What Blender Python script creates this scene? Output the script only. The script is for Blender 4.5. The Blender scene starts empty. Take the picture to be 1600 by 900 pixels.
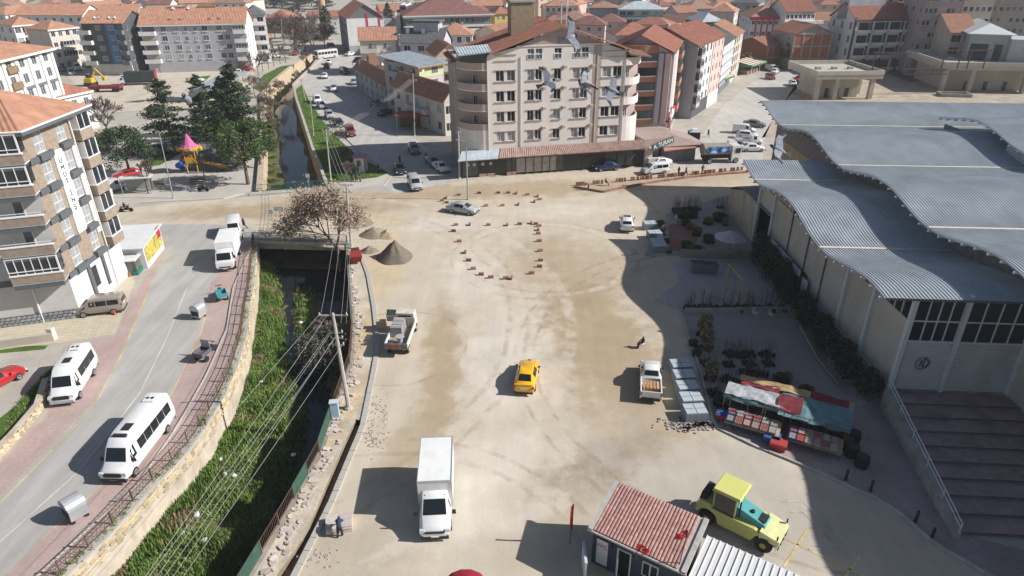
import bpy,bmesh,math,random
from mathutils import Vector,Matrix,noise as mnoise
scene = bpy.context.scene
COL = scene.collection
R = math.radians
# ------------------------------------------------------------------ camera
FPX,PITCH,ROLL,CAMH = 1035.0,R(27.06),R(0.3),33.0
cam_fwd = Vector((0,math.cos(PITCH),-math.sin(PITCH)))
right_flat = Vector((1,0,0)); up_flat = Vector((0,math.sin(PITCH),math.cos(PITCH)))
cam_right = right_flat * math.cos(ROLL) - up_flat * math.sin(ROLL)
cam_up = up_flat * math.cos(ROLL) + right_flat * math.sin(ROLL)
CAM = Vector((0,0,CAMH))
cam_data = bpy.data.cameras.new('camera')
cam_data.sensor_width = 36.0
cam_data.lens = 36.0 * FPX / 1600.0
cam_data.clip_start = 0.5
cam_data.clip_end = 6000
cam = bpy.data.objects.new('camera',cam_data)
COL.objects.link(cam)
m3 = Matrix((cam_right,cam_up,-cam_fwd)).transposed()
cam.matrix_world = Matrix.Translation(CAM) @ m3.to_4x4()
scene.camera = cam
# ------------------------------------------------------------------ light
SUN_EL,SUN_AZ = R(34.5),R(-4)          # azimuth counted from +X towards +Y
sun_dir = Vector((math.cos(SUN_EL) * math.cos(SUN_AZ),math.cos(SUN_EL) * math.sin(SUN_AZ),math.sin(SUN_EL)))
world = bpy.data.worlds.new('World'); scene.world = world; world.use_nodes = True
wn = world.node_tree; wn.nodes.clear()
sky = wn.nodes.new('ShaderNodeTexSky'); sky.sky_type = 'NISHITA'; sky.sun_disc = False
sky.sun_elevation = SUN_EL; sky.sun_rotation = R(90) - SUN_AZ
sky.air_density = 1.0; sky.dust_density = 1.2; sky.ozone_density = 1.0
bg = wn.nodes.new('ShaderNodeBackground'); bg.inputs['Strength'].default_value = 0.06
wo = wn.nodes.new('ShaderNodeOutputWorld')
wn.links.new(sky.outputs[0],bg.inputs[0]); wn.links.new(bg.outputs[0],wo.inputs[0])
sd = bpy.data.lights.new('sun','SUN'); sd.energy = 4.9; sd.angle = R(0.55); sd.color = (1.0,0.972,0.935)
sun = bpy.data.objects.new('sun',sd); COL.objects.link(sun)
sun.rotation_euler = (-sun_dir).to_track_quat('-Z','Y').to_euler()
sun.location = (60,10,80)
scene.view_settings.view_transform = 'Standard'; scene.view_settings.look = 'None'
scene.view_settings.exposure = 0.38; scene.view_settings.gamma = 1.0
# ------------------------------------------------------------------ helpers
def at(x,y,z=0.0):
 """point of the place at height z seen at photograph pixel x, y"""
 d = cam_fwd * FPX + cam_right * (x - 800) + cam_up * (450 - y)
 return CAM + d * ((z - CAMH) / d.z)
def at2(x,y,z=0.0):
 p = at(x,y,z); return (p.x,p.y)
def along(x,y,dist):
 d = (cam_fwd * FPX + cam_right * (x - 800) + cam_up * (450 - y)).normalized()
 return CAM + d * dist
def lin(c):
 def f(v):
  v /= 255.0
  return v / 12.92 if v <= 0.04045 else ((v + 0.055) / 1.055) ** 2.4
 return tuple(f(v) for v in c)
MATS = {}
def M(name,col,rough=0.8,var=0.12,scale=2.0,bump=0.0,bscale=None,metal=0.0,spec=0.3,ovar=0.0,coat=0.0,emit=None,detail=4,stain=None,trans=0.0):
 if name in MATS: return MATS[name]
 m = bpy.data.materials.new(name); m.use_nodes = True
 nt = m.node_tree; N = nt.nodes; L = nt.links
 b = N['Principled BSDF']
 b.inputs['Roughness'].default_value = rough
 b.inputs['Metallic'].default_value = metal
 b.inputs['Specular IOR Level'].default_value = spec
 if coat: b.inputs['Coat Weight'].default_value = coat; b.inputs['Coat Roughness'].default_value = 0.08
 if trans: b.inputs['Transmission Weight'].default_value = trans
 tc = N.new('ShaderNodeTexCoord')
 n1 = N.new('ShaderNodeTexNoise'); n1.inputs['Scale'].default_value = scale; n1.inputs['Detail'].default_value = detail
 n1.inputs['Roughness'].default_value = 0.65
 L.new(tc.outputs['Object'],n1.inputs['Vector'])
 mr = N.new('ShaderNodeMapRange'); mr.inputs[1].default_value = 0.3; mr.inputs[2].default_value = 0.7
 mr.inputs[3].default_value = 1 - var; mr.inputs[4].default_value = 1 + var
 L.new(n1.outputs['Fac'],mr.inputs[0])
 val = mr.outputs[0]
 if ovar:
  oi = N.new('ShaderNodeObjectInfo')
  m2 = N.new('ShaderNodeMapRange'); m2.inputs[3].default_value = 1 - ovar; m2.inputs[4].default_value = 1 + ovar
  L.new(oi.outputs['Random'],m2.inputs[0])
  mm = N.new('ShaderNodeMath'); mm.operation = 'MULTIPLY'
  L.new(val,mm.inputs[0]); L.new(m2.outputs[0],mm.inputs[1]); val = mm.outputs[0]
 vm = N.new('ShaderNodeVectorMath'); vm.operation = 'SCALE'
 vm.inputs[0].default_value = col
 L.new(val,vm.inputs['Scale'])
 out = vm.outputs[0]
 if stain:
  scol,sscale,amt = stain
  n2 = N.new('ShaderNodeTexNoise'); n2.inputs['Scale'].default_value = sscale; n2.inputs['Detail'].default_value = 6
  mp = N.new('ShaderNodeMapping'); mp.inputs['Scale'].default_value = (1,1,0.35)
  L.new(tc.outputs['Object'],mp.inputs[0]); L.new(mp.outputs[0],n2.inputs['Vector'])
  r2 = N.new('ShaderNodeMapRange'); r2.inputs[1].default_value = 0.5; r2.inputs[2].default_value = 0.72; r2.inputs[3].default_value = 0; r2.inputs[4].default_value = amt
  L.new(n2.outputs['Fac'],r2.inputs[0])
  mx = N.new('ShaderNodeMix'); mx.data_type = 'RGBA'
  L.new(r2.outputs[0],mx.inputs[0]); L.new(out,mx.inputs[6]); mx.inputs[7].default_value = (*scol,1)
  out = mx.outputs[2]
 L.new(out,b.inputs['Base Color'])
 if emit: b.inputs['Emission Color'].default_value = (*emit[0],1); b.inputs['Emission Strength'].default_value = emit[1]
 if bump:
  nb = N.new('ShaderNodeTexNoise'); nb.inputs['Scale'].default_value = bscale or scale * 6; nb.inputs['Detail'].default_value = 5
  L.new(tc.outputs['Object'],nb.inputs['Vector'])
  bp = N.new('ShaderNodeBump'); bp.inputs['Strength'].default_value = bump; bp.inputs['Distance'].default_value = 0.05
  L.new(nb.outputs['Fac'],bp.inputs['Height']); L.new(bp.outputs[0],b.inputs['Normal'])
 MATS[name] = m
 return m
class MB:
 def __init__(s): s.v = []; s.f = []; s.mi = []
 def add(s,vs,fs,mi=0):
  o = len(s.v); s.v.extend([tuple(v) for v in vs])
  for f in fs: s.f.append(tuple(o + i for i in f)); s.mi.append(mi)
  return s
 def quad(s,a,b,c,d,mi=0): return s.add([a,b,c,d],[(0,1,2,3)],mi)
 def box(s,c,d,mi=0,rz=0.0,taper=1.0):
  hx,hy,hz = d[0] / 2,d[1] / 2,d[2] / 2
  cs,sn = math.cos(rz),math.sin(rz); vs = []
  for sz in (-1,1):
   t = taper if sz > 0 else 1
   for sx,sy in ((-1,-1),(1,-1),(1,1),(-1,1)):
    x,y = sx * hx * t,sy * hy * t
    vs.append((c[0] + x * cs - y * sn,c[1] + x * sn + y * cs,c[2] + sz * hz))
  return s.add(vs,[(3,2,1,0),(4,5,6,7),(0,1,5,4),(1,2,6,5),(2,3,7,6),(3,0,4,7)],mi)
 def box2(s,a,b,mi=0):
  return s.box([(a[i] + b[i]) / 2 for i in range(3)],[abs(b[i] - a[i]) for i in range(3)],mi)
 def hexa(s,p8,mi=0):
  return s.add(p8,[(3,2,1,0),(4,5,6,7),(0,1,5,4),(1,2,6,5),(2,3,7,6),(3,0,4,7)],mi)
 def prism(s,poly,z0,z1,mi=0,cap=True):
  n = len(poly)
  vs = [(p[0],p[1],z0) for p in poly] + [(p[0],p[1],z1) for p in poly]
  fs = [(i,(i + 1) % n,n + (i + 1) % n,n + i) for i in range(n)]
  if cap: fs += [tuple(range(n - 1,-1,-1)),tuple(range(n,2 * n))]
  return s.add(vs,fs,mi)
 def prof(s,pts,axis0,axis1,sweep,origin=(0,0,0),mi=0):
  """extrude the closed 2-D profile pts (in axis0, axis1) along the vector sweep"""
  a0,a1,sw,o = Vector(axis0),Vector(axis1),Vector(sweep),Vector(origin)
  n = len(pts)
  vs = [o + a0 * p[0] + a1 * p[1] for p in pts]; vs += [v + sw for v in vs]
  fs = [(i,(i + 1) % n,n + (i + 1) % n,n + i) for i in range(n)] + [tuple(range(n - 1,-1,-1)),tuple(range(n,2 * n))]
  return s.add(vs,fs,mi)
 def tube(s,p,q,r0,r1=None,n=6,mi=0,caps=True):
  p,q = Vector(p),Vector(q); r1 = r0 if r1 is None else r1
  d = q - p
  if d.length < 1e-6: return s
  d.normalize(); a = d.orthogonal().normalized(); b = d.cross(a)
  vs = []
  for c,rr in ((p,r0),(q,r1)):
   for i in range(n):
    t = 2 * math.pi * i / n; vs.append(c + a * (rr * math.cos(t)) + b * (rr * math.sin(t)))
  fs = [(i,(i + 1) % n,n + (i + 1) % n,n + i) for i in range(n)]
  if caps: fs += [tuple(range(n - 1,-1,-1)),tuple(range(n,2 * n))]
  return s.add(vs,fs,mi)
 def path(s,pts,r,n=5,mi=0):
  for a,b in zip(pts,pts[1:]): s.tube(a,b,r,r,n,mi)
  return s
 def lathe(s,prof,n=12,c=(0,0,0),mi=0,axis='z',caps=True):
  vs = []
  for r_,h in prof:
   for i in range(n):
    t = 2 * math.pi * i / n; x,y = r_ * math.cos(t),r_ * math.sin(t)
    p = (x,y,h) if axis == 'z' else ((h,x,y) if axis == 'x' else (y,h,x))
    vs.append((c[0] + p[0],c[1] + p[1],c[2] + p[2]))
  fs = []
  for k in range(len(prof) - 1):
   for i in range(n):
    j = (i + 1) % n
    fs.append((k * n + i,k * n + j,(k + 1) * n + j,(k + 1) * n + i))
  if caps: fs += [tuple(range(n - 1,-1,-1)),tuple((len(prof) - 1) * n + i for i in range(n))]
  return s.add(vs,fs,mi)
 def blob(s,c,r,seed=0,mi=0,amp=0.25,sub=2):
  bm = bmesh.new(); bmesh.ops.create_icosphere(bm,subdivisions=sub,radius=1)
  vs = []
  for v in bm.verts:
   k = 1 + amp * mnoise.noise(v.co * 1.7 + Vector((seed * 7.1,seed * 3.3,seed)))
   vs.append((c[0] + v.co.x * r[0] * k,c[1] + v.co.y * r[1] * k,c[2] + v.co.z * r[2] * k))
  fs = [tuple(v.index for v in f.verts) for f in bm.faces]; bm.free()
  return s.add(vs,fs,mi)
 def mesh(s,name,mats,smooth=False,angle=None):
  me = bpy.data.meshes.new(name); me.from_pydata(s.v,[],s.f)
  for m in (mats if isinstance(mats,(list,tuple)) else [mats]): me.materials.append(m)
  if any(s.mi): me.polygons.foreach_set('material_index',s.mi)
  bm = bmesh.new(); bm.from_mesh(me); bmesh.ops.recalc_face_normals(bm,faces=bm.faces); bm.to_mesh(me); bm.free()
  if smooth:
   me.polygons.foreach_set('use_smooth',[True] * len(me.polygons))
   if angle: me.set_sharp_from_angle(angle=R(angle))
  me.update()
  return me
 def build(s,name,mats,parent=None,smooth=False,angle=None,loc=None,rz=None):
  return inst(name,s.mesh(name,mats,smooth,angle),parent,loc,rz)
def inst(name,me,parent=None,loc=None,rz=None,scale=None,mats=None):
 o = bpy.data.objects.new(name,me); COL.objects.link(o)
 if parent is not None: o.parent = parent
 if loc is not None: o.location = loc
 if rz is not None: o.rotation_euler = (0,0,rz)
 if scale is not None: o.scale = scale
 if mats:
  for i,m in mats.items():
   o.material_slots[i].link = 'OBJECT'; o.material_slots[i].material = m
 return o
def tag(o,label,cat,group=None,kind=None):
 if label: o['label'] = label
 if cat: o['category'] = cat
 if group: o['group'] = group
 if kind: o['kind'] = kind
 return o
def thing(name,label,cat,loc=(0,0,0),rz=0.0,group=None):
 o = bpy.data.objects.new(name,None); COL.objects.link(o)
 o.location = loc; o.rotation_euler = (0,0,rz); o.empty_display_size = 0.3
 return tag(o,label,cat,group)
def structure(o): o['kind'] = 'structure'; return o
def stuff(o): o['kind'] = 'stuff'; return o
def kids(o): return KIDS.get(o.name,[])
KIDS = {}
def index_children():
 KIDS.clear()
 for o in COL.objects:
  if o.parent: KIDS.setdefault(o.parent.name,[]).append(o)
def copy_tree(src,loc,rz,label=None,group=None,swap=None,scale=None,children=None):
 """copy of a thing with copies of its parts and sub-parts; swap: {material: material}"""
 if children is None:
  children = {}
  for o in src.children_recursive: children.setdefault(o.parent,[]).append(o)
 def rec(o,par):
  c = o.copy(); COL.objects.link(c)
  if par is not None: c.parent = par
  if swap and c.data is not None:
   for i,sl in enumerate(o.data.materials):
    if sl in swap:
     c.material_slots[i].link = 'OBJECT'; c.material_slots[i].material = swap[sl]
  for k in children.get(o,[]): rec(k,c)
  return c
 r_ = rec(src,None)
 r_.location = loc; r_.rotation_euler = (0,0,rz)
 if scale: r_.scale = scale
 if label: r_['label'] = label
 if group: r_['group'] = group
 return r_
def text_part(name,txt,size,mat,parent,loc,rot,extrude=0.02,align='CENTER',font_scale_x=1.0,spacing=1.0):
 cu_ = bpy.data.curves.new(name,'FONT'); cu_.body = txt; cu_.size = size; cu_.extrude = extrude
 cu_.align_x = align; cu_.align_y = 'CENTER'; cu_.space_character = spacing; cu_.resolution_u = 3
 tmp = bpy.data.objects.new('tmp_text',cu_); COL.objects.link(tmp)
 bpy.context.view_layer.update()
 me = bpy.data.meshes.new_from_object(tmp.evaluated_get(bpy.context.evaluated_depsgraph_get()))
 bpy.data.objects.remove(tmp); bpy.data.curves.remove(cu_)
 me.materials.clear(); me.materials.append(mat)
 o = inst(name,me,parent,loc); o.rotation_euler = rot; o.scale = (font_scale_x,1,1)
 return o
ONES = 'first second third fourth fifth sixth seventh eighth ninth tenth eleventh twelfth thirteenth fourteenth fifteenth sixteenth seventeenth eighteenth nineteenth'.split()
def nth(i):
 """0 -> first, 22 -> twenty-third"""
 if i < 19: return ONES[i]
 t,u = divmod(i + 1,10)
 return ('twentieth','thirtieth','fortieth','fiftieth')[t - 2] if u == 0 else ('twenty','thirty','forty','fifty')[t - 2] + '-' + ONES[u - 1]
# ------------------------------------------------------------------ the ground
rng = random.Random(7)
def P2(pts,z=0.0): return [at2(x,y,z) for x,y in pts]
def resample(poly,n):
 P = [Vector((p[0],p[1])) for p in poly]; d = [0]
 for a,b in zip(P,P[1:]): d.append(d[-1] + (b - a).length)
 out = []; k = 0
 for i in range(n):
  t = d[-1] * i / (n - 1)
  while k < len(P) - 2 and d[k + 1] < t: k += 1
  u = (t - d[k]) / max(1e-6,d[k + 1] - d[k])
  out.append(P[k].lerp(P[k + 1],u))
 return out
def plen(poly): return sum((Vector(a[:2]) - Vector(b[:2])).length for a,b in zip(poly,poly[1:]))
def offset(poly,d):
 P = [Vector((p[0],p[1])) for p in poly]; out = []
 for i,p in enumerate(P):
  t = (P[min(i + 1,len(P) - 1)] - P[max(i - 1,0)]).normalized()
  out.append(p + Vector((-t.y,t.x)) * d)
 return out
def fill(loops,z,name,mat):
 bm = bmesh.new(); es = []
 for lp in loops:
  vs = [bm.verts.new((p[0],p[1],z)) for p in lp]
  for a,b in zip(vs,vs[1:] + vs[:1]): es.append(bm.edges.new((a,b)))
 bmesh.ops.triangle_fill(bm,use_beauty=True,use_dissolve=False,edges=es)
 for f in bm.faces:
  if f.normal.z < 0: f.normal_flip()
 me = bpy.data.meshes.new(name); bm.to_mesh(me); bm.free(); me.materials.append(mat)
 return structure(inst(name,me))
def gmat(name,base,patches=(),arcs=(),var=0.10,streak=0.10,rough=0.95,bump=0.25,brick=None,fine=5.0):
 """ground material in place coordinates: patches = (x, y, rx, ry, angle, colour, amount)"""
 m = bpy.data.materials.new(name); m.use_nodes = True; nt = m.node_tree; N,L = nt.nodes,nt.links
 b = N['Principled BSDF']; b.inputs['Roughness'].default_value = rough; b.inputs['Specular IOR Level'].default_value = 0.15
 geo = N.new('ShaderNodeNewGeometry'); pos = geo.outputs['Position']
 def noise(scale,det=5,sc=None,rough_=0.6):
  n = N.new('ShaderNodeTexNoise'); n.inputs['Scale'].default_value = scale; n.inputs['Detail'].default_value = det; n.inputs['Roughness'].default_value = rough_
  if sc:
   mp = N.new('ShaderNodeMapping'); mp.inputs['Scale'].default_value = sc
   L.new(pos,mp.inputs[0]); L.new(mp.outputs[0],n.inputs['Vector'])
  else: L.new(pos,n.inputs['Vector'])
  return n
 def mrange(sock,a,b_,c,d,smooth=False):
  r_ = N.new('ShaderNodeMapRange'); r_.inputs[1].default_value = a; r_.inputs[2].default_value = b_; r_.inputs[3].default_value = c; r_.inputs[4].default_value = d
  if smooth: r_.interpolation_type = 'SMOOTHSTEP'
  L.new(sock,r_.inputs[0]); return r_.outputs[0]
 if brick:
  c1,c2,cm,bw,bh,rot = brick
  br = N.new('ShaderNodeTexBrick'); mp = N.new('ShaderNodeMapping'); mp.inputs['Rotation'].default_value = (0,0,rot)
  L.new(pos,mp.inputs[0]); L.new(mp.outputs[0],br.inputs['Vector'])
  br.inputs['Color1'].default_value = (*c1,1); br.inputs['Color2'].default_value = (*c2,1); br.inputs['Mortar'].default_value = (*cm,1)
  br.inputs['Scale'].default_value = 1.0; br.inputs['Brick Width'].default_value = bw; br.inputs['Row Height'].default_value = bh; br.inputs['Mortar Size'].default_value = 0.012
  col = br.outputs[0]
 else:
  rgb = N.new('ShaderNodeRGB'); rgb.outputs[0].default_value = (*base,1); col = rgb.outputs[0]
 warp = noise(0.38,9,None,0.68)
 wc = N.new('ShaderNodeVectorMath'); wc.operation = 'SUBTRACT'; L.new(warp.outputs['Color'],wc.inputs[0]); wc.inputs[1].default_value = (0.5,0.5,0.5)
 for (x,y,rx,ry,an,c,amt) in patches:
  ws = N.new('ShaderNodeVectorMath'); ws.operation = 'MULTIPLY_ADD'; L.new(wc.outputs[0],ws.inputs[0])
  k = min(rx,ry) * 2.3; ws.inputs[1].default_value = (k,k,0); L.new(pos,ws.inputs[2])
  mp = N.new('ShaderNodeMapping'); mp.vector_type = 'TEXTURE'
  mp.inputs['Location'].default_value = (x,y,0); mp.inputs['Rotation'].default_value = (0,0,an); mp.inputs['Scale'].default_value = (rx,ry,1e3)
  L.new(ws.outputs[0],mp.inputs[0])
  ln = N.new('ShaderNodeVectorMath'); ln.operation = 'LENGTH'; L.new(mp.outputs[0],ln.inputs[0])
  fac = mrange(ln.outputs['Value'],0.45,1.15,amt,0.0,True)
  mx = N.new('ShaderNodeMix'); mx.data_type = 'RGBA'; L.new(fac,mx.inputs[0]); L.new(col,mx.inputs[6]); mx.inputs[7].default_value = (*c,1)
  col = mx.outputs[2]
 for (x,y,r_,w,c,amt) in arcs:
  sb = N.new('ShaderNodeVectorMath'); sb.operation = 'SUBTRACT'; L.new(pos,sb.inputs[0]); sb.inputs[1].default_value = (x,y,0)
  ln = N.new('ShaderNodeVectorMath'); ln.operation = 'LENGTH'; L.new(sb.outputs[0],ln.inputs[0])
  wd = N.new('ShaderNodeMath'); wd.operation = 'ADD'; L.new(ln.outputs['Value'],wd.inputs[0]); L.new(mrange(warp.outputs['Fac'],0,1,-0.5 - r_,0.5 - r_),wd.inputs[1])
  ab = N.new('ShaderNodeMath'); ab.operation = 'ABSOLUTE'; L.new(wd.outputs[0],ab.inputs[0])
  fc = N.new('ShaderNodeMath'); fc.operation = 'MULTIPLY'; L.new(mrange(ab.outputs[0],w * .4,w,amt,0.0,True),fc.inputs[0]); L.new(mrange(noise(.6,4).outputs['Fac'],.42,.6,0,1),fc.inputs[1])
  mx = N.new('ShaderNodeMix'); mx.data_type = 'RGBA'; L.new(fc.outputs[0],mx.inputs[0]); L.new(col,mx.inputs[6]); mx.inputs[7].default_value = (*c,1); col = mx.outputs[2]
 n1 = noise(0.35,8); v1 = mrange(n1.outputs['Fac'],0.3,0.7,1 - var,1 + var)
 n2 = noise(fine,6); v2 = mrange(n2.outputs['Fac'],0.3,0.7,1 - var * 0.7,1 + var * 0.7)
 n3 = noise(0.9,4,(1.0,0.10,1.0)); v3 = mrange(n3.outputs['Fac'],0.35,0.65,1 - streak,1 + streak * 0.6)
 def mul(a,b_):
  q = N.new('ShaderNodeMath'); q.operation = 'MULTIPLY'; L.new(a,q.inputs[0]); L.new(b_,q.inputs[1]); return q.outputs[0]
 tot = mul(mul(v1,v2),v3)
 sc = N.new('ShaderNodeVectorMath'); sc.operation = 'SCALE'; L.new(col,sc.inputs[0]); L.new(tot,sc.inputs['Scale'])
 L.new(sc.outputs[0],b.inputs['Base Color'])
 if bump:
  nb = noise(3.0,8); bp = N.new('ShaderNodeBump'); bp.inputs['Strength'].default_value = bump; bp.inputs['Distance'].default_value = 0.06
  L.new(nb.outputs['Fac'],bp.inputs['Height']); L.new(bp.outputs[0],b.inputs['Normal'])
 MATS[name] = m
 return m
def patch_px(p,rx,ry,ang,c,amt):
 q = at(*p); return (q.x,q.y,rx,ry,R(ang),c,amt)
TAN = (0.375,0.29,0.19); BROWN = (0.26,0.19,0.12); PALE = (0.60,0.55,0.475); GREYB = (0.44,0.40,0.345)
MAT_TOWN = gmat('town_ground_mat',(0.41,0.375,0.325),var=0.16,streak=0.0)
MAT_DIRT = gmat('dirt_mat',(0.52,0.45,0.355),patches=[
 patch_px((800,296),42,4.2,6,TAN,0.8),patch_px((450,328),22,4.0,5,TAN,0.85),patch_px((1080,275),16,3.0,5,TAN,0.6),
 patch_px((935,520),5.5,16,8,TAN,0.95),patch_px((925,420),6,9,-10,TAN,0.55),patch_px((1000,630),7,7,0,(0.40,0.32,0.22),0.6),
 patch_px((845,400),4.5,9,-12,TAN,0.6),patch_px((690,560),2.0,13,4,TAN,0.85),patch_px((650,690),2.5,6,-18,TAN,0.6),
 patch_px((905,745),7.5,2.4,22,BROWN,0.9),patch_px((860,790),4,2.0,10,TAN,0.7),patch_px((980,700),5,2.0,25,BROWN,0.45),
 patch_px((790,560),4.0,11,-4,PALE,0.8),patch_px((770,760),6,7,0,PALE,0.7),patch_px((740,430),4,9,4,PALE,0.6),
 patch_px((700,350),8,3,5,PALE,0.6),patch_px((880,330),10,3.0,4,PALE,0.55),patch_px((1130,790),12,8,-20,GREYB,0.8),
 patch_px((600,420),3.0,9,3,(0.52,0.41,0.26),0.75),patch_px((590,345),5,3,3,(0.52,0.41,0.26),0.6),
 patch_px((560,860),4,3,0,(0.42,0.36,0.28),0.7),patch_px((880,860),8,3,0,(0.44,0.37,0.28),0.6)],arcs=[(at(*c).x,at(*c).y,r,w,k,a) for c,r,w,k,a in (((850,400),9.5,.22,BROWN,.35),((850,400),11.2,.22,BROWN,.35),((850,400),10.3,.5,PALE,.5),((620,540),6.5,.2,BROWN,.4),((1250,560),24,.25,BROWN,.45),((1250,560),25.7,.25,BROWN,.45),((300,500),32,.35,TAN,.5),((300,500),33.8,.35,TAN,.5),((300,500),38,.8,PALE,.5),((1500,300),48,.35,TAN,.5),((1500,300),46.2,.35,TAN,.5),((560,980),14,.3,BROWN,.3),((560,980),15.6,.3,BROWN,.3))],var=0.085,streak=0.05,bump=0.22,fine=8)
MAT_ASPH = gmat('worn_asphalt_mat',(0.40,0.385,0.36),var=0.07,streak=0.12,fine=9)
MAT_ASPH2 = gmat('dusty_asphalt_mat',(0.46,0.44,0.405),var=0.09,streak=0.10,fine=9)
MAT_PINK = gmat('pink_paver_mat',(0.45,0.33,0.3),brick=((0.47,0.345,0.315),(0.42,0.30,0.275),(0.36,0.30,0.27),0.24,0.12,R(-28)),var=0.09,streak=0.05)
MAT_CREAM = gmat('cream_paver_mat',(0.5,0.45,0.36),brick=((0.54,0.48,0.37),(0.49,0.43,0.32),(0.30,0.26,0.2),0.5,0.5,R(8)),var=0.08,streak=0.02)
MAT_PARK = gmat('park_paver_mat',(0.5,0.46,0.4),brick=((0.50,0.46,0.41),(0.46,0.425,0.375),(0.36,0.33,0.29),0.6,0.3,R(10)),var=0.10,streak=0.03)
MAT_NURS = gmat('nursery_floor_mat',(0.42,0.37,0.35),brick=((0.37,0.34,0.32),(0.33,0.30,0.28),(0.25,0.23,0.21),0.4,0.2,R(3)),var=0.12,streak=0.02)
MAT_NURS2 = gmat('red_floor_mat',(0.30,0.15,0.125),brick=((0.31,0.165,0.14),(0.27,0.14,0.12),(0.2,0.12,0.1),0.4,0.2,R(3)),var=0.12,streak=0.02)
MAT_GRASS = gmat('grass_ground_mat',(0.075,0.13,0.025),patches=[],var=0.35,streak=0.0,bump=0.6)
MAT_BED = gmat('channel_bed_mat',(0.10,0.095,0.045),var=0.45,streak=0.0,bump=0.6)
MAT_CONC = M('concrete_mat',(0.44,0.415,0.37),var=0.14,scale=1.2,bump=0.2,stain=((0.25,0.22,0.18),1.2,0.5))
MAT_KERB = M('kerb_mat',(0.47,0.44,0.39),var=0.12,ovar=0.12,scale=4)
MAT_YELLOW_LINE = gmat('worn_yellow_paint_mat',(0.62,0.49,0.22),var=0.3,streak=0.2,bump=0)
MAT_WHITE_LINE = gmat('worn_white_paint_mat',(0.58,0.57,0.54),var=0.22,streak=0.1,bump=0)
CH_L = P2([(107,900),(175,835),(240,762),(295,707),(322,668),(350,620),(370,575),(385,525),(391,475),(396,450),(402,378)])
CH_R = P2([(385,900),(400,875),(445,800),(495,710),(507,675),(530,610),(545,567),(549,512),(545,462),(540,382)])
def extrap(pl,d):
 a,b = Vector(pl[0]),Vector(pl[1]); return [tuple(a + (a - b).normalized() * d)] + pl
CH_L = extrap(CH_L,14); CH_R = extrap(CH_R,17)
CU_L = P2([(410,301),(414,231),(414,190),(412,150),(430,128),(463,101),(488,87)])
CU_R = P2([(509,293),(498,262),(487,235),(473,190),(463,160),(457,135),(472,120),(497,97),(510,87)])
DI_L = P2([(428,905),(478,835),(503,775),(535,700),(546,676),(556,655)])
DI_R = P2([(455,900),(512,785),(545,708),(562,668),(566,658)])
BIG = 2500
fill([[(-BIG,-200),(BIG,-200),(BIG,BIG),(-BIG,BIG)],CH_L + CH_R[::-1],CU_L + CU_R[::-1],DI_L + DI_R[::-1]],0.0,'ground',MAT_TOWN)
def sheet_px(name,pts,mat,layer=1): return fill([P2(pts)],0.004 * layer,name,mat)
# dirt square and main road with everything the dust has covered
fill([P2([(-300,352),(0,345),(160,336),(220,322),(385,308),(545,297),(620,303),(700,286),(800,274),(990,262),(1170,262),(1260,270),(1300,330),(1150,400),(1060,420),(1062,490),(1115,668),(1180,700),(1280,742),(1390,793),(1440,835),(1500,878),(1600,930),(1000,1000),(700,1000),(455,905),(512,785),(545,708),(562,668),(580,580),(586,540),(580,480),(566,420),(556,392),(398,374),(400,360),(330,352),(160,362),(-300,400)])],0.004,'dirt_square',MAT_DIRT)
# old asphalt road on the left with its parking strip
fill([P2([(-330,900),(0,782),(105,675),(150,630),(195,545),(237,448),(268,378),(262,366),(240,358),(160,362),(165,352),(330,350),(400,358),(398,374),(365,450),(355,515),(322,590),(275,672),(215,760),(135,832),(65,897),(-40,990),(-400,1300),(-700,1200)])],0.008,'asphalt_road',MAT_ASPH)
fill([P2([(394,372),(330,440),(325,482),(317,515),(275,605),(225,690),(145,770),(60,850),(0,905),(-60,960),(-40,990),(65,897),(135,832),(215,760),(275,672),(322,590),(355,515),(365,450),(398,378)])],0.012,'parking_strip',MAT_PINK)
fill([P2([(-330,890),(0,775),(103,672),(147,627),(192,543),(234,446),(262,378),(205,470),(180,525),(100,540),(75,650),(40,680),(0,725),(-300,860)])],0.012,'pink_pavement',MAT_PINK)
fill([P2([(-250,560),(0,545),(110,535),(180,522),(212,440),(205,432),(120,455),(0,480),(-250,500)])],0.016,'cream_pavement',MAT_CREAM)
# pavement beside the channel (raised) with kerb stones along the road
KB = P2([(398,376),(365,450),(355,515),(322,590),(275,672),(215,760),(135,832),(65,897),(-40,990)])
SW_OUT = [tuple(v) for v in offset(CH_L,0.75)]
def raised(name,poly,z,mat,parent=None):
 b = MB(); b.prism(poly,-0.05,z); o = b.build(name,mat,parent); structure(o) if parent is None else None
 return o
sw_poly = [tuple(p) for p in KB] + [tuple(v) for v in offset(CH_L,0.10)]
pv = fill([sw_poly],0.13,'channel_pavement',MAT_PINK)
def kerb(parent,line,w=0.16,h=0.15,piece=1.0,z0=0.0,mat=None,side=1,jit=0.01):
 """kerb stones laid one by one along the line"""
 n = max(2,int(plen(line) / piece)); pts = resample(line,n + 1)
 b = MB(); b.box((0,0,h / 2 - 0.04),(piece - 0.02,w,h + 0.08),taper=0.985); me = b.mesh('kerbstone',mat or MAT_KERB)
 for i in range(n):
  a,c = pts[i],pts[i + 1]; d = c - a; mid = (a + c) / 2
  o = inst('kerbstone',me,parent,(mid.x,mid.y,z0 + rng.uniform(-jit,jit)),math.atan2(d.y,d.x) + rng.uniform(-jit,jit))
  o.scale = (d.length / piece,1,1)
kerb(pv,KB)
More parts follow.
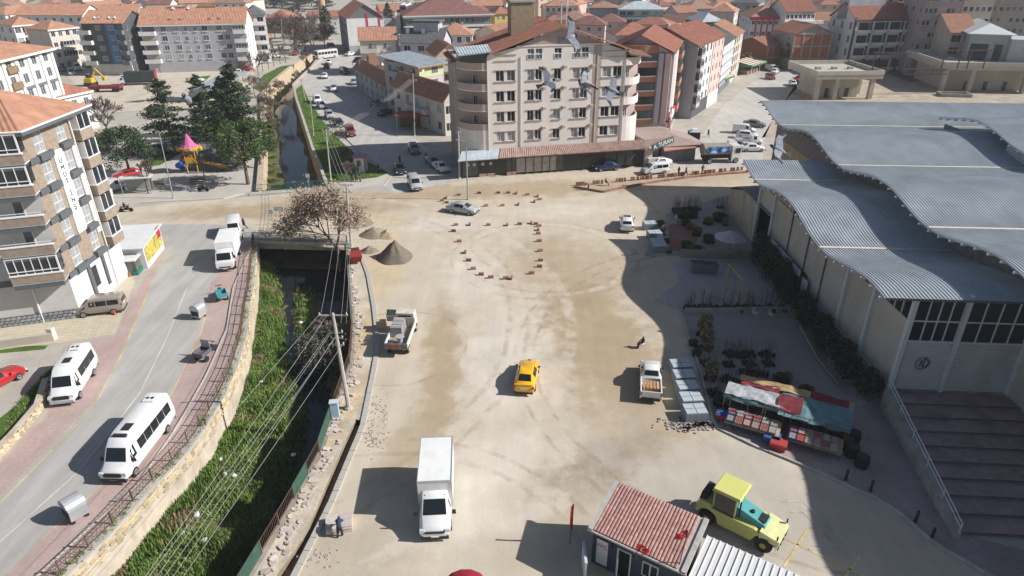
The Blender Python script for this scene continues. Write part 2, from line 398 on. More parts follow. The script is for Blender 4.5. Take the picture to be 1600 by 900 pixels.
# road at the far side of the crossing,going up the valley,and the one on the right
fill([P2([(472,128),(478,150),(500,190),(520,222),(545,250),(572,280),(622,302),(700,286),(730,280),(700,256),(655,222),(612,190),(585,170),(560,140),(572,110),(560,92),(545,70),(520,60),(508,72),(497,88),(480,110)])],0.008,'valley_road',MAT_ASPH2)
fill([P2([(1010,262),(1065,250),(1095,215),(1130,165),(1175,130),(1225,104),(1215,90),(1262,92),(1262,108),(1243,140),(1215,170),(1195,215),(1190,265)])],0.008,'market_road',MAT_ASPH2)
fill([P2([(160,334),(163,322),(215,318),(350,310),(383,302),(404,300),(412,225),(390,205),(300,205),(150,220),(150,300)])],0.012,'park_paving',MAT_PARK)
fill([P2([(95,108),(345,112),(395,100),(400,130),(350,165),(180,175),(120,135)])],0.008,'dirt_lot',gmat('lot_dirt_mat',(0.52,0.46,0.37),var=0.16,streak=0.03))
# kerbed corners
for nm,pts in (('park_kerb',[(160,324),(215,318),(350,311),(383,303),(404,302)]),('valley_kerb',[(545,297),(600,290),(612,275),(570,245),(538,215)]),('front_kerb',[(700,285),(800,272),(985,254)])):
 b = MB(); L_ = P2(pts)
 for a,c in zip(L_,L_[1:]):
  b.hexa([(a[0],a[1],0),(c[0],c[1],0),(c[0],c[1] + 0.3,0),(a[0],a[1] + 0.3,0),(a[0],a[1],0.14),(c[0],c[1],0.14),(c[0],c[1] + 0.3,0.14),(a[0],a[1] + 0.3,0.14)])
 structure(b.build(nm,MAT_KERB))
# concrete corner pavements
fill([P2([(545,296),(600,289),(680,262),(640,225),(590,250),(552,250),(525,225),(520,270)])],0.012,'corner_paving',MAT_PARK)
fill([P2([(700,284),(800,271),(985,253),(1010,255),(1000,235),(720,262)])],0.016,'front_pavement',MAT_PARK)
# greens
for nm,pts in (('verge_grass',[(509,290),(522,285),(590,277),(608,270),(560,245),(530,218),(505,190),(482,155),(472,132),(462,140),(470,180),(490,235)]),
    ('far_verge_grass',[(396,138),(412,147),(430,126),(460,101),(440,103),(412,117)]),
    ('park_grass',[(305,190),(345,184),(360,205),(345,214),(300,212)]),('park_lawn',[(225,245),(290,232),(282,240),(250,258),(222,262)]),
    ('lot_grass',[(290,122),(330,118),(322,125),(292,130)]),('corner_grass',[(0,690),(60,610),(85,575),(72,585),(30,630),(-60,700),(-60,730)]),('yard_grass',[(-40,553),(40,541),(75,540),(70,546),(0,552)])):
 fill([P2(pts)],0.02,nm,MAT_GRASS)
# lower right: lane in front of the stalls,nursery floors
fill([P2([(1062,485),(1230,485),(1250,480),(1225,400),(1050,408),(1062,440),(1020,470)])],0.008,'nursery_lane',MAT_ASPH)
fill([P2([(1040,400),(1205,400),(1165,300),(1120,310),(1040,335)])],0.012,'nursery_yard',MAT_NURS)
fill([P2([(1046,392),(1085,392),(1095,355),(1070,340),(1044,352)])],0.016,'nursery_red_floor',MAT_NURS2)
fill([P2([(1070,490),(1115,662),(1190,690),(1300,730),(1380,700),(1260,492)])],0.012,'nursery_floor',MAT_NURS)
fill([P2([(1120,672),(1190,698),(1285,738),(1335,762),(1392,788),(1440,830),(1500,872),(1560,900),(1640,960),(1750,900),(1490,830),(1400,625),(1300,640),(1190,660)])],0.016,'stall_pavement',gmat('stall_paver_mat',(.4,.34,.32),brick=((0.37,0.31,0.29),(0.33,0.27,0.255),(0.25,0.21,0.2),0.24,0.12,R(20)),var=.2,streak=.05))
KC = P2([(1062,488),(1088,560),(1117,668),(1180,698),(1240,722),(1285,741),(1335,765),(1375,782),(1410,806),(1440,834),(1475,860),(1520,884),(1600,935)])
kb = MB(); kb.box((KC[2][0],KC[2][1],0.0),(0.2,0.2,0.06)); kbo = structure(kb.build('stall_kerb',MAT_KERB)); kerb(kbo,KC,jit=0.02)
def stripe(name,a,b,w,mat,dash=None,layer=5):
 A,B = Vector(at2(*a)),Vector(at2(*b)); d = (B - A); n = Vector((-d.y,d.x)).normalized() * w / 2; bm_ = MB(); L_ = d.length; t = 0
 while t < L_:
  e = min(L_,t + (dash[0] if dash else L_)); p,q = A + d * (t / L_),A + d * (e / L_)
  bm_.quad(*[(v.x,v.y,0.004 * layer) for v in (p - n,q - n,q + n,p + n)]); t = e + (dash[1] if dash else 0)
 return structure(bm_.build(name,mat))
cl = [(292,450),(262,525),(220,612),(125,735),(0,847),(-120,950)]
for a,b in zip(cl,cl[1:]): stripe('centre_line',a,b,0.10,MAT_WHITE_LINE)
el = [(234,450),(193,548),(148,634),(104,680),(0,787)]
for a,b in zip(el,el[1:]): stripe('edge_line',a,b,0.10,MAT_YELLOW_LINE)
er = [(322,490),(314,520),(272,608),(222,694),(143,773),(55,852)]
for a,b in zip(er,er[1:]): stripe('edge_line',a,b,0.08,MAT_YELLOW_LINE)
for a,b in (((1215,836),(1380,915)),((1262,826),(1225,885)),((1345,868),(1310,915))): stripe('parking_line',a,b,0.12,MAT_YELLOW_LINE)
MAT_FAINT = gmat('faint_chevron_mat',(0.50,0.47,0.42),var=0.3,streak=0.2,bump=0)
for a,b in (((1222,784),(1256,784)),((1256,784),(1325,855)),((1325,855),(1262,858)),((1235,800),(1255,800)),((1255,800),(1300,845))): stripe('chevron_line',a,b,0.12,MAT_FAINT)
# ------------------------------------------------------------------ channel
NSEC = 60
LL,RR = resample(CH_L,NSEC),resample(CH_R,NSEC)
def interp(x,xs,ys):
 if x <= xs[0]: return ys[0]
 for a,b,c,d in zip(xs,xs[1:],ys,ys[1:]):
  if x <= b: return c + (d - c) * (x - a) / (b - a)
 return ys[-1]
def bank_z(t,y):
 tb = interp(y,[20,38,46,52,60,80],[0.72,0.72,0.66,0.45,0.26,0.16])
 z = -2.9 if t < tb * 0.55 else (-2.9 - 1.15 * min(1,(t - tb * 0.55) / (tb * 0.45 + 0.02)))
 if 50 < y < 63 and t > 0.72: z = max(z,-4.05 + (t - 0.72) * 5)
 if 60 < y < 72: z = max(z,-3.9 + 0.45 * math.exp(-((t - 0.5) / 0.12) ** 2 - ((y - 66) / 3) ** 2))
 return z + 0.22 * mnoise.noise(Vector((t * 9,y * 0.5,0)))
b = MB(); NT = 22; vs = []
for i in range(NSEC):
 for j in range(NT):
  t = j / (NT - 1); p = LL[i].lerp(RR[i],t); vs.append((p.x,p.y,bank_z(t,p.y)))
b.add(vs,[(i * NT + j,i * NT + j + 1,(i + 1) * NT + j + 1,(i + 1) * NT + j) for i in range(NSEC - 1) for j in range(NT - 1)])
# bed runs on under the bridge and up the valley
structure(b.build('channel_bed',MAT_BED,smooth=True))
ul,ur = resample(CU_L,30),resample(CU_R,30); b = MB(); vs = []
for i in range(30):
 for j in range(12):
  t = j / 11; p = ul[i].lerp(ur[i],t)
  z = -3.3 + 0.35 * mnoise.noise(Vector((t * 6,p.y * 0.3,3))) - 0.9 * math.exp(-((t - 0.6) / 0.3) ** 2) + (0.9 * math.exp(-((t - 0.32) / 0.15) ** 2) if p.y < 106 else 0)
  vs.append((p.x,p.y,z))
b.add(vs,[(i * 12 + j,i * 12 + j + 1,(i + 1) * 12 + j + 1,(i + 1) * 12 + j) for i in range(29) for j in range(11)])
structure(b.build('upper_channel_bed',MAT_BED,smooth=True))
b = MB(); q = [CH_L[-1],CH_R[-1],CU_R[0],CU_L[0]]; b.add([(p[0],p[1],-3.6) for p in q],[(0,1,2,3)]); structure(b.build('culvert_bed',MAT_BED))
mw = bpy.data.materials.new('channel_water_mat'); mw.use_nodes = True; nt = mw.node_tree; pb = nt.nodes['Principled BSDF']
pb.inputs['Base Color'].default_value = (0.018,0.022,0.026,1); pb.inputs['Roughness'].default_value = 0.06; pb.inputs['Specular IOR Level'].default_value = 0.5
nz = nt.nodes.new('ShaderNodeTexNoise'); nz.inputs['Scale'].default_value = 2.2; nz.inputs['Detail'].default_value = 3; gg = nt.nodes.new('ShaderNodeNewGeometry'); nt.links.new(gg.outputs['Position'],nz.inputs['Vector'])
bp = nt.nodes.new('ShaderNodeBump'); bp.inputs['Strength'].default_value = 0.25; bp.inputs['Distance'].default_value = 0.05; nt.links.new(nz.outputs['Fac'],bp.inputs['Height']); nt.links.new(bp.outputs[0],pb.inputs['Normal'])
fill([[tuple(p) for p in offset(CH_L,-0.02)] + [tuple(p) for p in offset(CH_R,0.02)][::-1]],-3.82,'channel_water',mw)
fill([[tuple(p) for p in offset(CU_L,-0.02)] + [tuple(p) for p in offset(CU_R,0.02)][::-1]],-3.7,'upper_channel_water',mw)
MAT_RUBBLE = M('rubble_stone_mat',(0.50,0.40,0.25),var=0.25,ovar=0.3,scale=3,bump=0.4)
MAT_PLASTER_WALL = M('cement_wall_mat',(0.52,0.45,0.36),var=0.16,scale=0.8,bump=0.3,stain=((0.30,0.24,0.17),1.0,0.6))
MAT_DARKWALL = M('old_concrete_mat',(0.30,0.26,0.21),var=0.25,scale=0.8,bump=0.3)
def wall_strip(line,z0,z1,th,mb=None,side=1):
 """wall of thickness th along the line"""
 mb = mb or MB(); o2 = offset(line,th * side)
 for i in range(len(line) - 1):
  a,c,d,e = line[i],line[i + 1],o2[i + 1],o2[i]
  mb.hexa([(a[0],a[1],z0),(c[0],c[1],z0),(d[0],d[1],z0),(e[0],e[1],z0),(a[0],a[1],z1),(c[0],c[1],z1),(d[0],d[1],z1),(e[0],e[1],z1)])
 return mb
w = thing('retaining_wall','long pale retaining wall with rubble masonry under the brown iron railing','wall',(0,0,0))
wall_strip(CH_L,-4.2,-0.02,0.5).build('wall',MAT_PLASTER_WALL,w)
wall_strip(offset(CH_L,-0.06),-0.02,0.16,0.8).build('coping',MAT_CONC,w)
smesh = []
for k in range(5):
 mb = MB(); n = 7; ring = [(0.5 * math.cos(2 * math.pi * i / n) * rng.uniform(0.8,1.1),0.5 * math.sin(2 * math.pi * i / n) * rng.uniform(0.8,1.1)) for i in range(n)]
 mb.add([(x,0,z) for x,z in ring] + [(x * 0.8,1,z * 0.8) for x,z in ring],[(i,(i + 1) % n,n + (i + 1) % n,n + i) for i in range(n)] + [tuple(range(n,2 * n))])
 smesh.append(mb.mesh('stone',MAT_RUBBLE))
rows = 3; LN = [p for p in resample(CH_L,100)]; cnt = 0
for i in range(14,99):
 a,c = LN[i],LN[i + 1]; d = (c - a); 
 for r_ in range(rows):
  if cnt >= 300 or rng.random() < 0.06: continue
  p = a.lerp(c,rng.uniform(0.3,0.7)); nrm = Vector((d.y,-d.x)).normalized()
  o = inst('stone',rng.choice(smesh),w,(p.x - nrm.x * 0.02,p.y - nrm.y * 0.02,-0.22 - r_ * 0.36 + rng.uniform(-0.05,0.05)),math.atan2(d.y,d.x) + math.pi)
  o.scale = (d.length * rng.uniform(0.85,1.1),rng.uniform(0.07,0.14),rng.uniform(0.3,0.42)); cnt += 1
w = thing('channel_wall','dark stained concrete wall along the shaded side of the near channel','wall')
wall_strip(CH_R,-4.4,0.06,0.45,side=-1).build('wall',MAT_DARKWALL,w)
w = thing('channel_wall','long thin concrete wall on the road side of the far channel','wall')
wall_strip(CU_R,-4.4,0.55,0.4,side=-1).build('wall',M('brown_wall_mat',(0.40,0.31,0.25),var=0.2,scale=0.7,bump=0.2),w)
wall_strip(offset(CU_R,0.04),0.55,0.68,0.5,side=-1).build('coping',MAT_CONC,w)
w = thing('channel_wall','warm stone wall on the park side of the far channel','wall')
wall_strip(CU_L,-4.4,0.45,0.5).build('wall',M('warm_stone_mat',(0.52,0.41,0.28),var=0.28,scale=1.6,bump=0.5),w)
wall_strip(offset(CU_L,-0.05),0.45,0.6,0.9).build('coping',M('coping_stone_mat',(0.46,0.38,0.30),var=0.25,scale=1.5,bump=0.3),w)
# bridge: deck edges,parapets and rails
br = thing('road_bridge','short concrete bridge carrying the dusty road over the channel','bridge')
n0,n1 = Vector(CH_L[-1]),Vector(CH_R[-1]); f0,f1 = Vector(CU_L[0]),Vector(CU_R[0])
b = MB(); b.hexa([(v.x,v.y,z) for z in (-0.75,-0.012) for v in (n0 + Vector((-0.6,-0.35)),n1 + Vector((0.6,-0.35)),f1 + Vector((0.6,0.1)),f0 + Vector((-0.6,0.1)))]); b.build('deck',MAT_DARKWALL,br)
b = MB(); b.hexa([(v.x,v.y,z) for z in (-0.05,0.28) for v in (n0 + Vector((-0.6,-0.35)),n1 + Vector((0.6,-0.35)),n1 + Vector((0.6,0.9)),n0 + Vector((-0.6,0.9)))]); b.build('footway',MAT_CONC,br)
b = MB(); b.hexa([(v.x,v.y,z) for z in (-0.05,0.2) for v in (f0 + Vector((-1.5,-1.6)),f1 + Vector((0.6,-1.3)),f1 + Vector((0.6,0.0)),f0 + Vector((-1.5,0.0)))]); b.build('footway',MAT_CONC,br)
def railing(name,label,a,b_,h,z,mat,every=2.0,bar=0.16,cat='railing'):
 a,b_ = Vector(a),Vector(b_); d = b_ - a; n = max(1,round(d.length / every)); t = thing(name,label,cat,(a.x,a.y,z),math.atan2(d.y,d.x)); L_ = d.length
 pm = MB().box((0,0,h / 2),(0.07,0.07,h)).mesh('post',mat)
 for i in range(n + 1): inst('post',pm,t,(L_ * i / n,0,0))
 rm = MB().box((L_ / 2,0,0),(L_,0.05,0.05)).mesh('rail',mat)
 inst('rail',rm,t,(0,0,h)); inst('rail',rm,t,(0,0,0.15))
 if bar:
  m_ = MB(); k = int(L_ / bar)
  for i in range(k): m_.box((L_ * (i + 0.5) / k,0,(h + 0.15) / 2),(0.022,0.022,h - 0.15))
  stuff(m_.build('bars',mat,t))
 return t
MAT_GREENRAIL = M('green_rail_mat',(0.03,0.16,0.12),rough=0.5,var=0.1)
MAT_RUSTRAIL = M('rusty_rail_mat',(0.12,0.075,0.05),rough=0.8,var=0.3,scale=6)
railing('bridge_railing','dark bar railing on the near side of the bridge',tuple(n0 + Vector((-0.3,-0.2))),tuple(n1 + Vector((0.3,-0.2))),1.1,0.28,M('dark_rail_mat',(0.07,0.08,0.08),rough=0.6))
railing('bridge_railing','green bar railing on the far side of the bridge',tuple(f0 + Vector((-1.0,-0.2))),tuple(f1 + Vector((0.9,-0.2))),1.1,0.2,MAT_GREENRAIL)
# brown iron railing on the retaining wall,with lattice
t = thing('iron_railing','long rusty brown lattice railing beside the pink channel pavement','railing')
FL = resample(offset(CH_L,0.45),34)
pm = MB().box((0,0,0.5),(0.09,0.09,1.05)).mesh('post',MAT_RUSTRAIL)
for p in FL[4:]: inst('post',pm,t,(p.x,p.y,0.14),rng.uniform(0,1))
mb = MB()
for a,c in zip(FL[4:],FL[5:]):
 A,C = Vector((a.x,a.y,0)),Vector((c.x,c.y,0))
 for z in (0.25,0.75,1.1): mb.tube(A + Vector((0,0,z)),C + Vector((0,0,z)),0.024,n=4)
 k = max(3,int((C - A).length / 0.3))
 for i in range(k):
  u,v = A.lerp(C,i / k),A.lerp(C,(i + 1) / k)
  mb.tube(u + Vector((0,0,0.25)),v + Vector((0,0,1.1)),0.014,n=3,caps=False); mb.tube(v + Vector((0,0,0.25)),u + Vector((0,0,1.1)),0.014,n=3,caps=False)
stuff(mb.build('lattice',MAT_RUSTRAIL,t))
# fence on the other side: green sheet panels and rusty bars by turns
t = thing('channel_fence','patched fence of green sheet and rusty bars beside the broken pavement','fence')
FR = resample(offset(CH_R,-0.15),30)
MAT_GREENSHEET = M('green_sheet_mat',(0.035,0.085,0.06),rough=0.6,var=0.25,scale=2)
for i in range(6,20):
 a,c = FR[i],FR[i + 1]; A,C = Vector((a.x,a.y,0.05)),Vector((c.x,c.y,0.05))
 inst('post',pm,t,A)
 if i in (6,7,10,12,13): 
  MB().hexa([tuple(A),tuple(C),tuple(C + Vector((0.03,0,0))),tuple(A + Vector((0.03,0,0)))] + [tuple(v + Vector((0,0,1.15))) for v in (A,C,C + Vector((0.03,0,0)),A + Vector((0.03,0,0)))]).build('sheet_panel',MAT_GREENSHEET,t)
 else:
  mb = MB()
  for z in (0.15,1.05): mb.tube(A + Vector((0,0,z)),C + Vector((0,0,z)),0.025,n=4)
  k = int((C - A).length / 0.18)
  for q in range(k): u = A.lerp(C,(q + 0.5) / k); mb.tube(u + Vector((0,0,0.15)),u + Vector((0,0,1.05)),0.013,n=3,caps=False)
  mb.build('bar_panel',MAT_RUSTRAIL,t)
railing('channel_railing','thin green railing by the far stretch of broken pavement',tuple(FR[20]),tuple(FR[29]),1.0,0.05,M('teal_rail_mat',(0.06,0.12,0.12),rough=0.5),bar=0.4)
# ditch with its own bottom,broken slabs,kerb
bd = MB(); n = 12; dl,dr = resample(DI_L,n),resample(DI_R,n)
for i in range(n - 1):
 a,c,e,g = dl[i],dl[i + 1],dr[i + 1],dr[i]
 bd.quad((a.x,a.y,-0.55),(c.x,c.y,-0.55),(e.x,e.y,-0.55),(g.x,g.y,-0.55))
 bd.quad((a.x,a.y,0),(c.x,c.y,0),(c.x,c.y,-0.55),(a.x,a.y,-0.55)); bd.quad((g.x,g.y,0),(e.x,e.y,0),(e.x,e.y,-0.55),(g.x,g.y,-0.55))
structure(bd.build('ditch',M('ditch_soil_mat',(0.26,0.20,0.13),var=0.3,scale=2,bump=0.5)))
kl = P2([(452,905),(512,787),(545,708),(562,668),(580,580),(587,540),(581,480),(572,430),(558,392)])
mb = MB().box((kl[3][0],kl[3][1],0.0),(0.2,0.2,0.05)); ko = structure(mb.build('new_kerb_line',MAT_CONC)); kerb(ko,offset(kl,-0.22),w=0.42,h=0.12,piece=1.0,mat=MAT_CONC)
MAT_SLAB = M('broken_slab_mat',(0.50,0.43,0.39),var=0.15,ovar=0.2,scale=4,bump=0.2)
bp_ = fill([P2([(400,905),(450,805),(500,712),(513,675),(535,612),(550,568),(553,512),(549,462),(544,385),(556,392),(570,430),(578,480),(584,540),(577,580),(556,655),(546,676),(535,700),(503,775),(478,835),(428,905)])],0.006,'broken_pavement',gmat('broken_pavement_mat',(0.50,0.43,0.34),var=0.25,streak=0.0,bump=0.6,patches=[patch_px((540,640),1.2,9,-14,(0.50,0.38,0.22),0.7),patch_px((570,520),0.8,9,0,(0.50,0.38,0.22),0.8)]))
sl = []
for k in range(5):
 n = rng.choice((4,4,5)); mb = MB(); mb.prism([(0.5 * math.cos(2 * math.pi * (i + 0.5) / n) * rng.uniform(0.7,1.15),0.5 * math.sin(2 * math.pi * (i + 0.5) / n) * rng.uniform(0.7,1.15)) for i in range(n)],0,0.07); sl.append(mb.mesh('paving_slab',MAT_SLAB))
for k in range(190):
 y = rng.uniform(400,895); xl = interp(y,[385,462,512,567,610,675,712,805,905],[546,551,556,552,537,515,503,454,408]); xr = interp(y,[385,480,540,580,655,700,775,835,905],[553,566,572,565,540,527,492,466,430])
 x = xl + (xr - xl) * rng.random() ** 1.4; p = at(x,y); s_ = rng.uniform(0.25,0.65)
 o = inst('paving_slab',rng.choice(sl),bp_,(p.x,p.y,rng.uniform(0.0,0.06))); o.rotation_euler = (rng.uniform(-0.15,0.15),rng.uniform(-0.15,0.15),rng.uniform(0,3)); o.scale = (s_,s_,1)
# ------------------------------------------------------------------ market hall with the wavy roof
HX,HY = 30.3,43.5
def HT(sx,sy,z): return (HX + sx,HY - 0.075 * sx + sy,z)
MAT_ROOFSHEET = M('ribbed_zinc_mat',(0.42,0.455,0.48),rough=0.5,var=0.14,scale=0.5,metal=0.15,spec=0.4,stain=((0.30,0.31,0.32),0.35,0.5))
MAT_GUTTER = M('gutter_mat',(0.62,0.56,0.48),rough=0.6,var=0.12,scale=1.5)
MAT_PANELWALL = M('beige_wall_panel_mat',(0.46,0.43,0.39),var=0.10,scale=0.5,bump=0.1,stain=((0.33,0.30,0.26),0.7,0.5))
MAT_STEELW = M('pale_steel_mat',(0.55,0.57,0.60),rough=0.5,var=0.08)
MAT_SHUTTER = M('shutter_mat',(0.52,0.53,0.53),rough=0.5,var=0.06,scale=0.8,stain=((0.25,0.25,0.26),0.35,0.6))
MAT_DARKGLASS = M('dark_window_mat',(0.02,0.024,0.03),rough=0.12,var=0.1,spec=0.5)
MAT_STEP = M('purple_step_mat',(0.33,0.255,0.245),var=0.22,scale=1.2,bump=0.2,stain=((0.17,0.14,0.14),0.6,0.6))
PER = 17.9
def wave(s,z0,slope): return z0 + slope * s - 0.66 * math.cos(2 * math.pi * (s - 10.6) / PER)
hall = thing('market_hall','covered market hall with three stepped wavy blue-grey metal roofs','market hall',(0,0,0))
def roof_strip(x0,x1,s0,s1,z0,slope,rib=0.27):
 cuts = [s0] + [c for c in (10.6 - 2 * PER,10.6 - PER,10.6,10.6 + PER,10.6 + 2 * PER) if s0 + 1 < c < s1 - 1] + [s1]
 n = int((x1 - x0) / rib)
 for ka,(a,c) in enumerate(zip(cuts,cuts[1:])):
  mb = MB(); ns = max(6,int((c - a) / 0.75)); prof_ = []
  for i in range(n):
   x = x0 + (x1 - x0) * i / n; w_ = (x1 - x0) / n
   prof_ += [(x,0),(x + w_ * .45,0),(x + w_ * .55,.055),(x + w_ * .9,.055)]
  prof_.append((x1,0)); m_ = len(prof_); vs = []
  for k in range(ns + 1):
   s = a + (c - a) * k / ns; z = wave(s,z0,slope)
   vs += [HT(px_,s,z + dz) for px_,dz in prof_]
  mb.add(vs,[(k * m_ + i,k * m_ + i + 1,(k + 1) * m_ + i + 1,(k + 1) * m_ + i) for k in range(ns) for i in range(m_ - 1)])
  # underside
  vs = []
  for k in range(ns + 1):
   s = a + (c - a) * k / ns; z = wave(s,z0,slope) - 0.16
   vs += [HT(x0,s,z + .15),HT(x0,s,z),HT(x1,s,z),HT(x1,s,z + .15)]
  mb.add(vs,[(k * 4 + i,k * 4 + i + 1,(k + 1) * 4 + i + 1,(k + 1) * 4 + i) for k in range(ns) for i in range(3)])
  mb.build('roof_sheet',MAT_ROOFSHEET,hall)
  if ka > 0:
   z = wave(a,z0,slope); g = MB()
   p = [HT(x0 - .12,a - .16,z),HT(x1,a - .16,z),HT(x1,a + .16,z),HT(x0 - .12,a + .16,z)]
   g.hexa([(q[0],q[1],q[2] - .1) for q in p] + [(q[0],q[1],q[2] + .13) for q in p]); g.build('gutter',MAT_GUTTER,hall)
 pm = MB().box((0,0,0),(.5,.12,.16)).mesh('purlin_end',MAT_STEELW)
 s = s0 + .4
 while s < s1:
  inst('purlin_end',pm,hall,Vector(HT(x0 - .02,s,wave(s,z0,slope) - .2))); s += 1.5
LZ,LS = 9.45,0.03
MZ,MS = 11.75,0.013
roof_strip(-2.7,9.4,-0.5,33.5,LZ,LS)
roof_strip(6.1,32,-26.0,55.6,MZ,MS)
roof_strip(25.5,50,-20,45.6,MZ + 1.6,MS)
roof_strip(31.5,80,45.7,55.6,MZ - .03,MS)
# outer walls in bays with columns
def wall_bay(p,q,zlo,zhi0,zhi1,mat,name,th=0.2):
 p,q = Vector(p),Vector(q); d = (q - p).normalized(); n = Vector((-d.y,d.x)) * th
 b = MB(); b.hexa([(p.x,p.y,zlo),(q.x,q.y,zlo),(q.x + n.x,q.y + n.y,zlo),(p.x + n.x,p.y + n.y,zlo),(p.x,p.y,zhi0),(q.x,q.y,zhi1),(q.x + n.x,q.y + n.y,zhi1),(p.x + n.x,p.y + n.y,zhi0)])
 return b.build(name,mat,hall)
def H2(sx,sy): p = HT(sx,sy,0); return (p[0],p[1])
cols = [0,5.2,9.8,14.4,18.6,23.2,28.3,33]
for a,c in zip(cols,cols[1:]):
 wall_bay(H2(0,c - .06),H2(0,a + .06),1.5,7.6,7.6,MAT_PANELWALL,'wall_panel')
 za,zc = wave(a,LZ,LS) - .35,wave(c,LZ,LS) - .35
 wall_bay(H2(.08,c),H2(.08,a),7.66,zc,za,MAT_DARKGLASS if a < 8 else M('ochre_panel_mat',(.36,.29,.2),var=.15),'clerestory',.1)
 mm = MB()
 for k in range(5):
  s = a + (c - a) * (k + .5) / 5; mm.box2(HT(-.02,s - .04,7.6)[:3],HT(.1,s + .04,wave(s,LZ,LS) - .35)[:3])
 mm.build('mullion',MAT_STEELW,hall)
for c in cols:
 z = wave(c,LZ,LS) - .25; x,y,_ = HT(-.08,c,0)
 big = c in (0,5.2,9.8,28.3,33)
 MB().box2((x - .02 - (.2 if big else .02),y - (.17 if big else .06),0 if big else 1.5),(x + .12,y + (.17 if big else .06),z)).build('column',MAT_STEELW if big else M('joint_steel_mat',(.12,.11,.1)),hall)
b = MB(); b.hexa([HT(*v) for v in ((-.25,-.3,-.1),(8.6,-.3,-.1),(8.6,33,-.1),(-.25,33,-.1),(-.25,-.3,1.5),(8.6,-.3,1.5),(8.6,33,1.5),(-.25,33,1.5))]); b.build('plinth',M('plinth_mat',(.27,.245,.22),var=.3,scale=.8,bump=.2),hall)
rb = MB(); rb.tube(HT(-.2,.2,1.75),HT(-.2,28,1.75),.04,n=5)
for k in range(10): rb.tube(HT(-.2,.2 + k * 3,1.5),HT(-.2,.2 + k * 3,1.75),.025,n=4)
rb.build('ledge_pipe',MAT_STEELW,hall)
# front: two bays of shutters below panes
fc = [0,3.7,8.75]
for a,c in zip(fc,fc[1:]):
 sh = MB(); n = 30
 for k in range(n):
  z0,z1 = 1.52 + 4.45 * k / n,1.52 + 4.45 * (k + 1) / n
  p0,p1 = HT(a + .2,0,0),HT(c - .2,0,0)
  sh.quad((p0[0],p0[1] + .05,z0),(p1[0],p1[1] + .05,z0),(p1[0],p1[1],z1 - .02),(p0[0],p0[1],z1 - .02))
  sh.quad((p0[0],p0[1],z1 - .02),(p1[0],p1[1],z1 - .02),(p1[0],p1[1] + .05,z1),(p0[0],p0[1] + .05,z1))
 sh.build('roller_shutter',MAT_SHUTTER,hall)
 nn = 4
 for i in range(nn):
  for (z0,z1) in ((6.1,7.75),(7.85,9.75)):
   u0,u1 = a + .2 + (c - a - .4) * i / nn,a + .2 + (c - a - .4) * (i + 1) / nn
   p0,p1 = HT(u0 + .04,.06,0),HT(u1 - .04,.06,0)
   m_ = MB(); m_.hexa([(p0[0],p0[1],z0),(p1[0],p1[1],z0),(p1[0],p1[1] + .05,z0),(p0[0],p0[1] + .05,z0),(p0[0],p0[1],z1),(p1[0],p1[1],z1),(p1[0],p1[1] + .05,z1),(p0[0],p0[1] + .05,z1)]); m_.build('window_pane',MAT_DARKGLASS,hall)
 fr = MB()
 for i in range(1,nn): 
  u = a + .2 + (c - a - .4) * i / nn; p = HT(u,0,0); fr.box((p[0],p[1] + .05,7.93),(.08,.14,3.7))
 for z in (6.03,7.8,9.8):
  p0,p1 = HT(a + .12,0,0),HT(c - .12,0,0); fr.hexa([(p0[0],p0[1] - .03,z - .05),(p1[0],p1[1] - .03,z - .05),(p1[0],p1[1] + .12,z - .05),(p0[0],p0[1] + .12,z - .05),(p0[0],p0[1] - .03,z + .05),(p1[0],p1[1] - .03,z + .05),(p1[0],p1[1] + .12,z + .05),(p0[0],p0[1] + .12,z + .05)])
 fr.build('window_frame',MAT_STEELW,hall)
for c in fc[1:]:
 x,y,_ = HT(c,0,0); MB().box2((x - .16,y - .18,1.45),(x + .16,y + .18,10.1)).build('column',MAT_STEELW,hall)
# sprayed sign on the first shutter
sg = MB(); px0 = HT(1.75,-.03,4.05)
def ringtube(cx,cy,cz,r,a0,a1,n,rad,sq=1.0):
 pts = [(cx + r * math.cos(a0 + (a1 - a0) * i / n),cy,cz + sq * r * math.sin(a0 + (a1 - a0) * i / n)) for i in range(n + 1)]
 sg.path(pts,rad,4)
ringtube(px0[0],px0[1],px0[2],.52,0,2 * math.pi,18,.022)
ringtube(px0[0] + .08,px0[1],px0[2] + .02,.36,-1.4,1.5,9,.035)
sg.path([(px0[0] + .1,px0[1],px0[2] - .38),(px0[0] + .1,px0[1],px0[2] + .42)],.035,4); sg.path([(px0[0] - .22,px0[1],px0[2] - .3),(px0[0] - .12,px0[1],px0[2] + .3),(px0[0] - .02,px0[1],px0[2] - .25)],.03,4)
for k in range(16):
 t_ = 2 * math.pi * k / 16; sg.path([(px0[0] + .56 * math.cos(t_),px0[1],px0[2] + .56 * math.sin(t_)),(px0[0] + .66 * math.cos(t_),px0[1],px0[2] + .66 * math.sin(t_))],.018,4)
sg.build('painted_emblem',BLACK_PAINT if 'BLACK_PAINT' in globals() else M('spray_paint_mat',(.04,.04,.045)),hall)
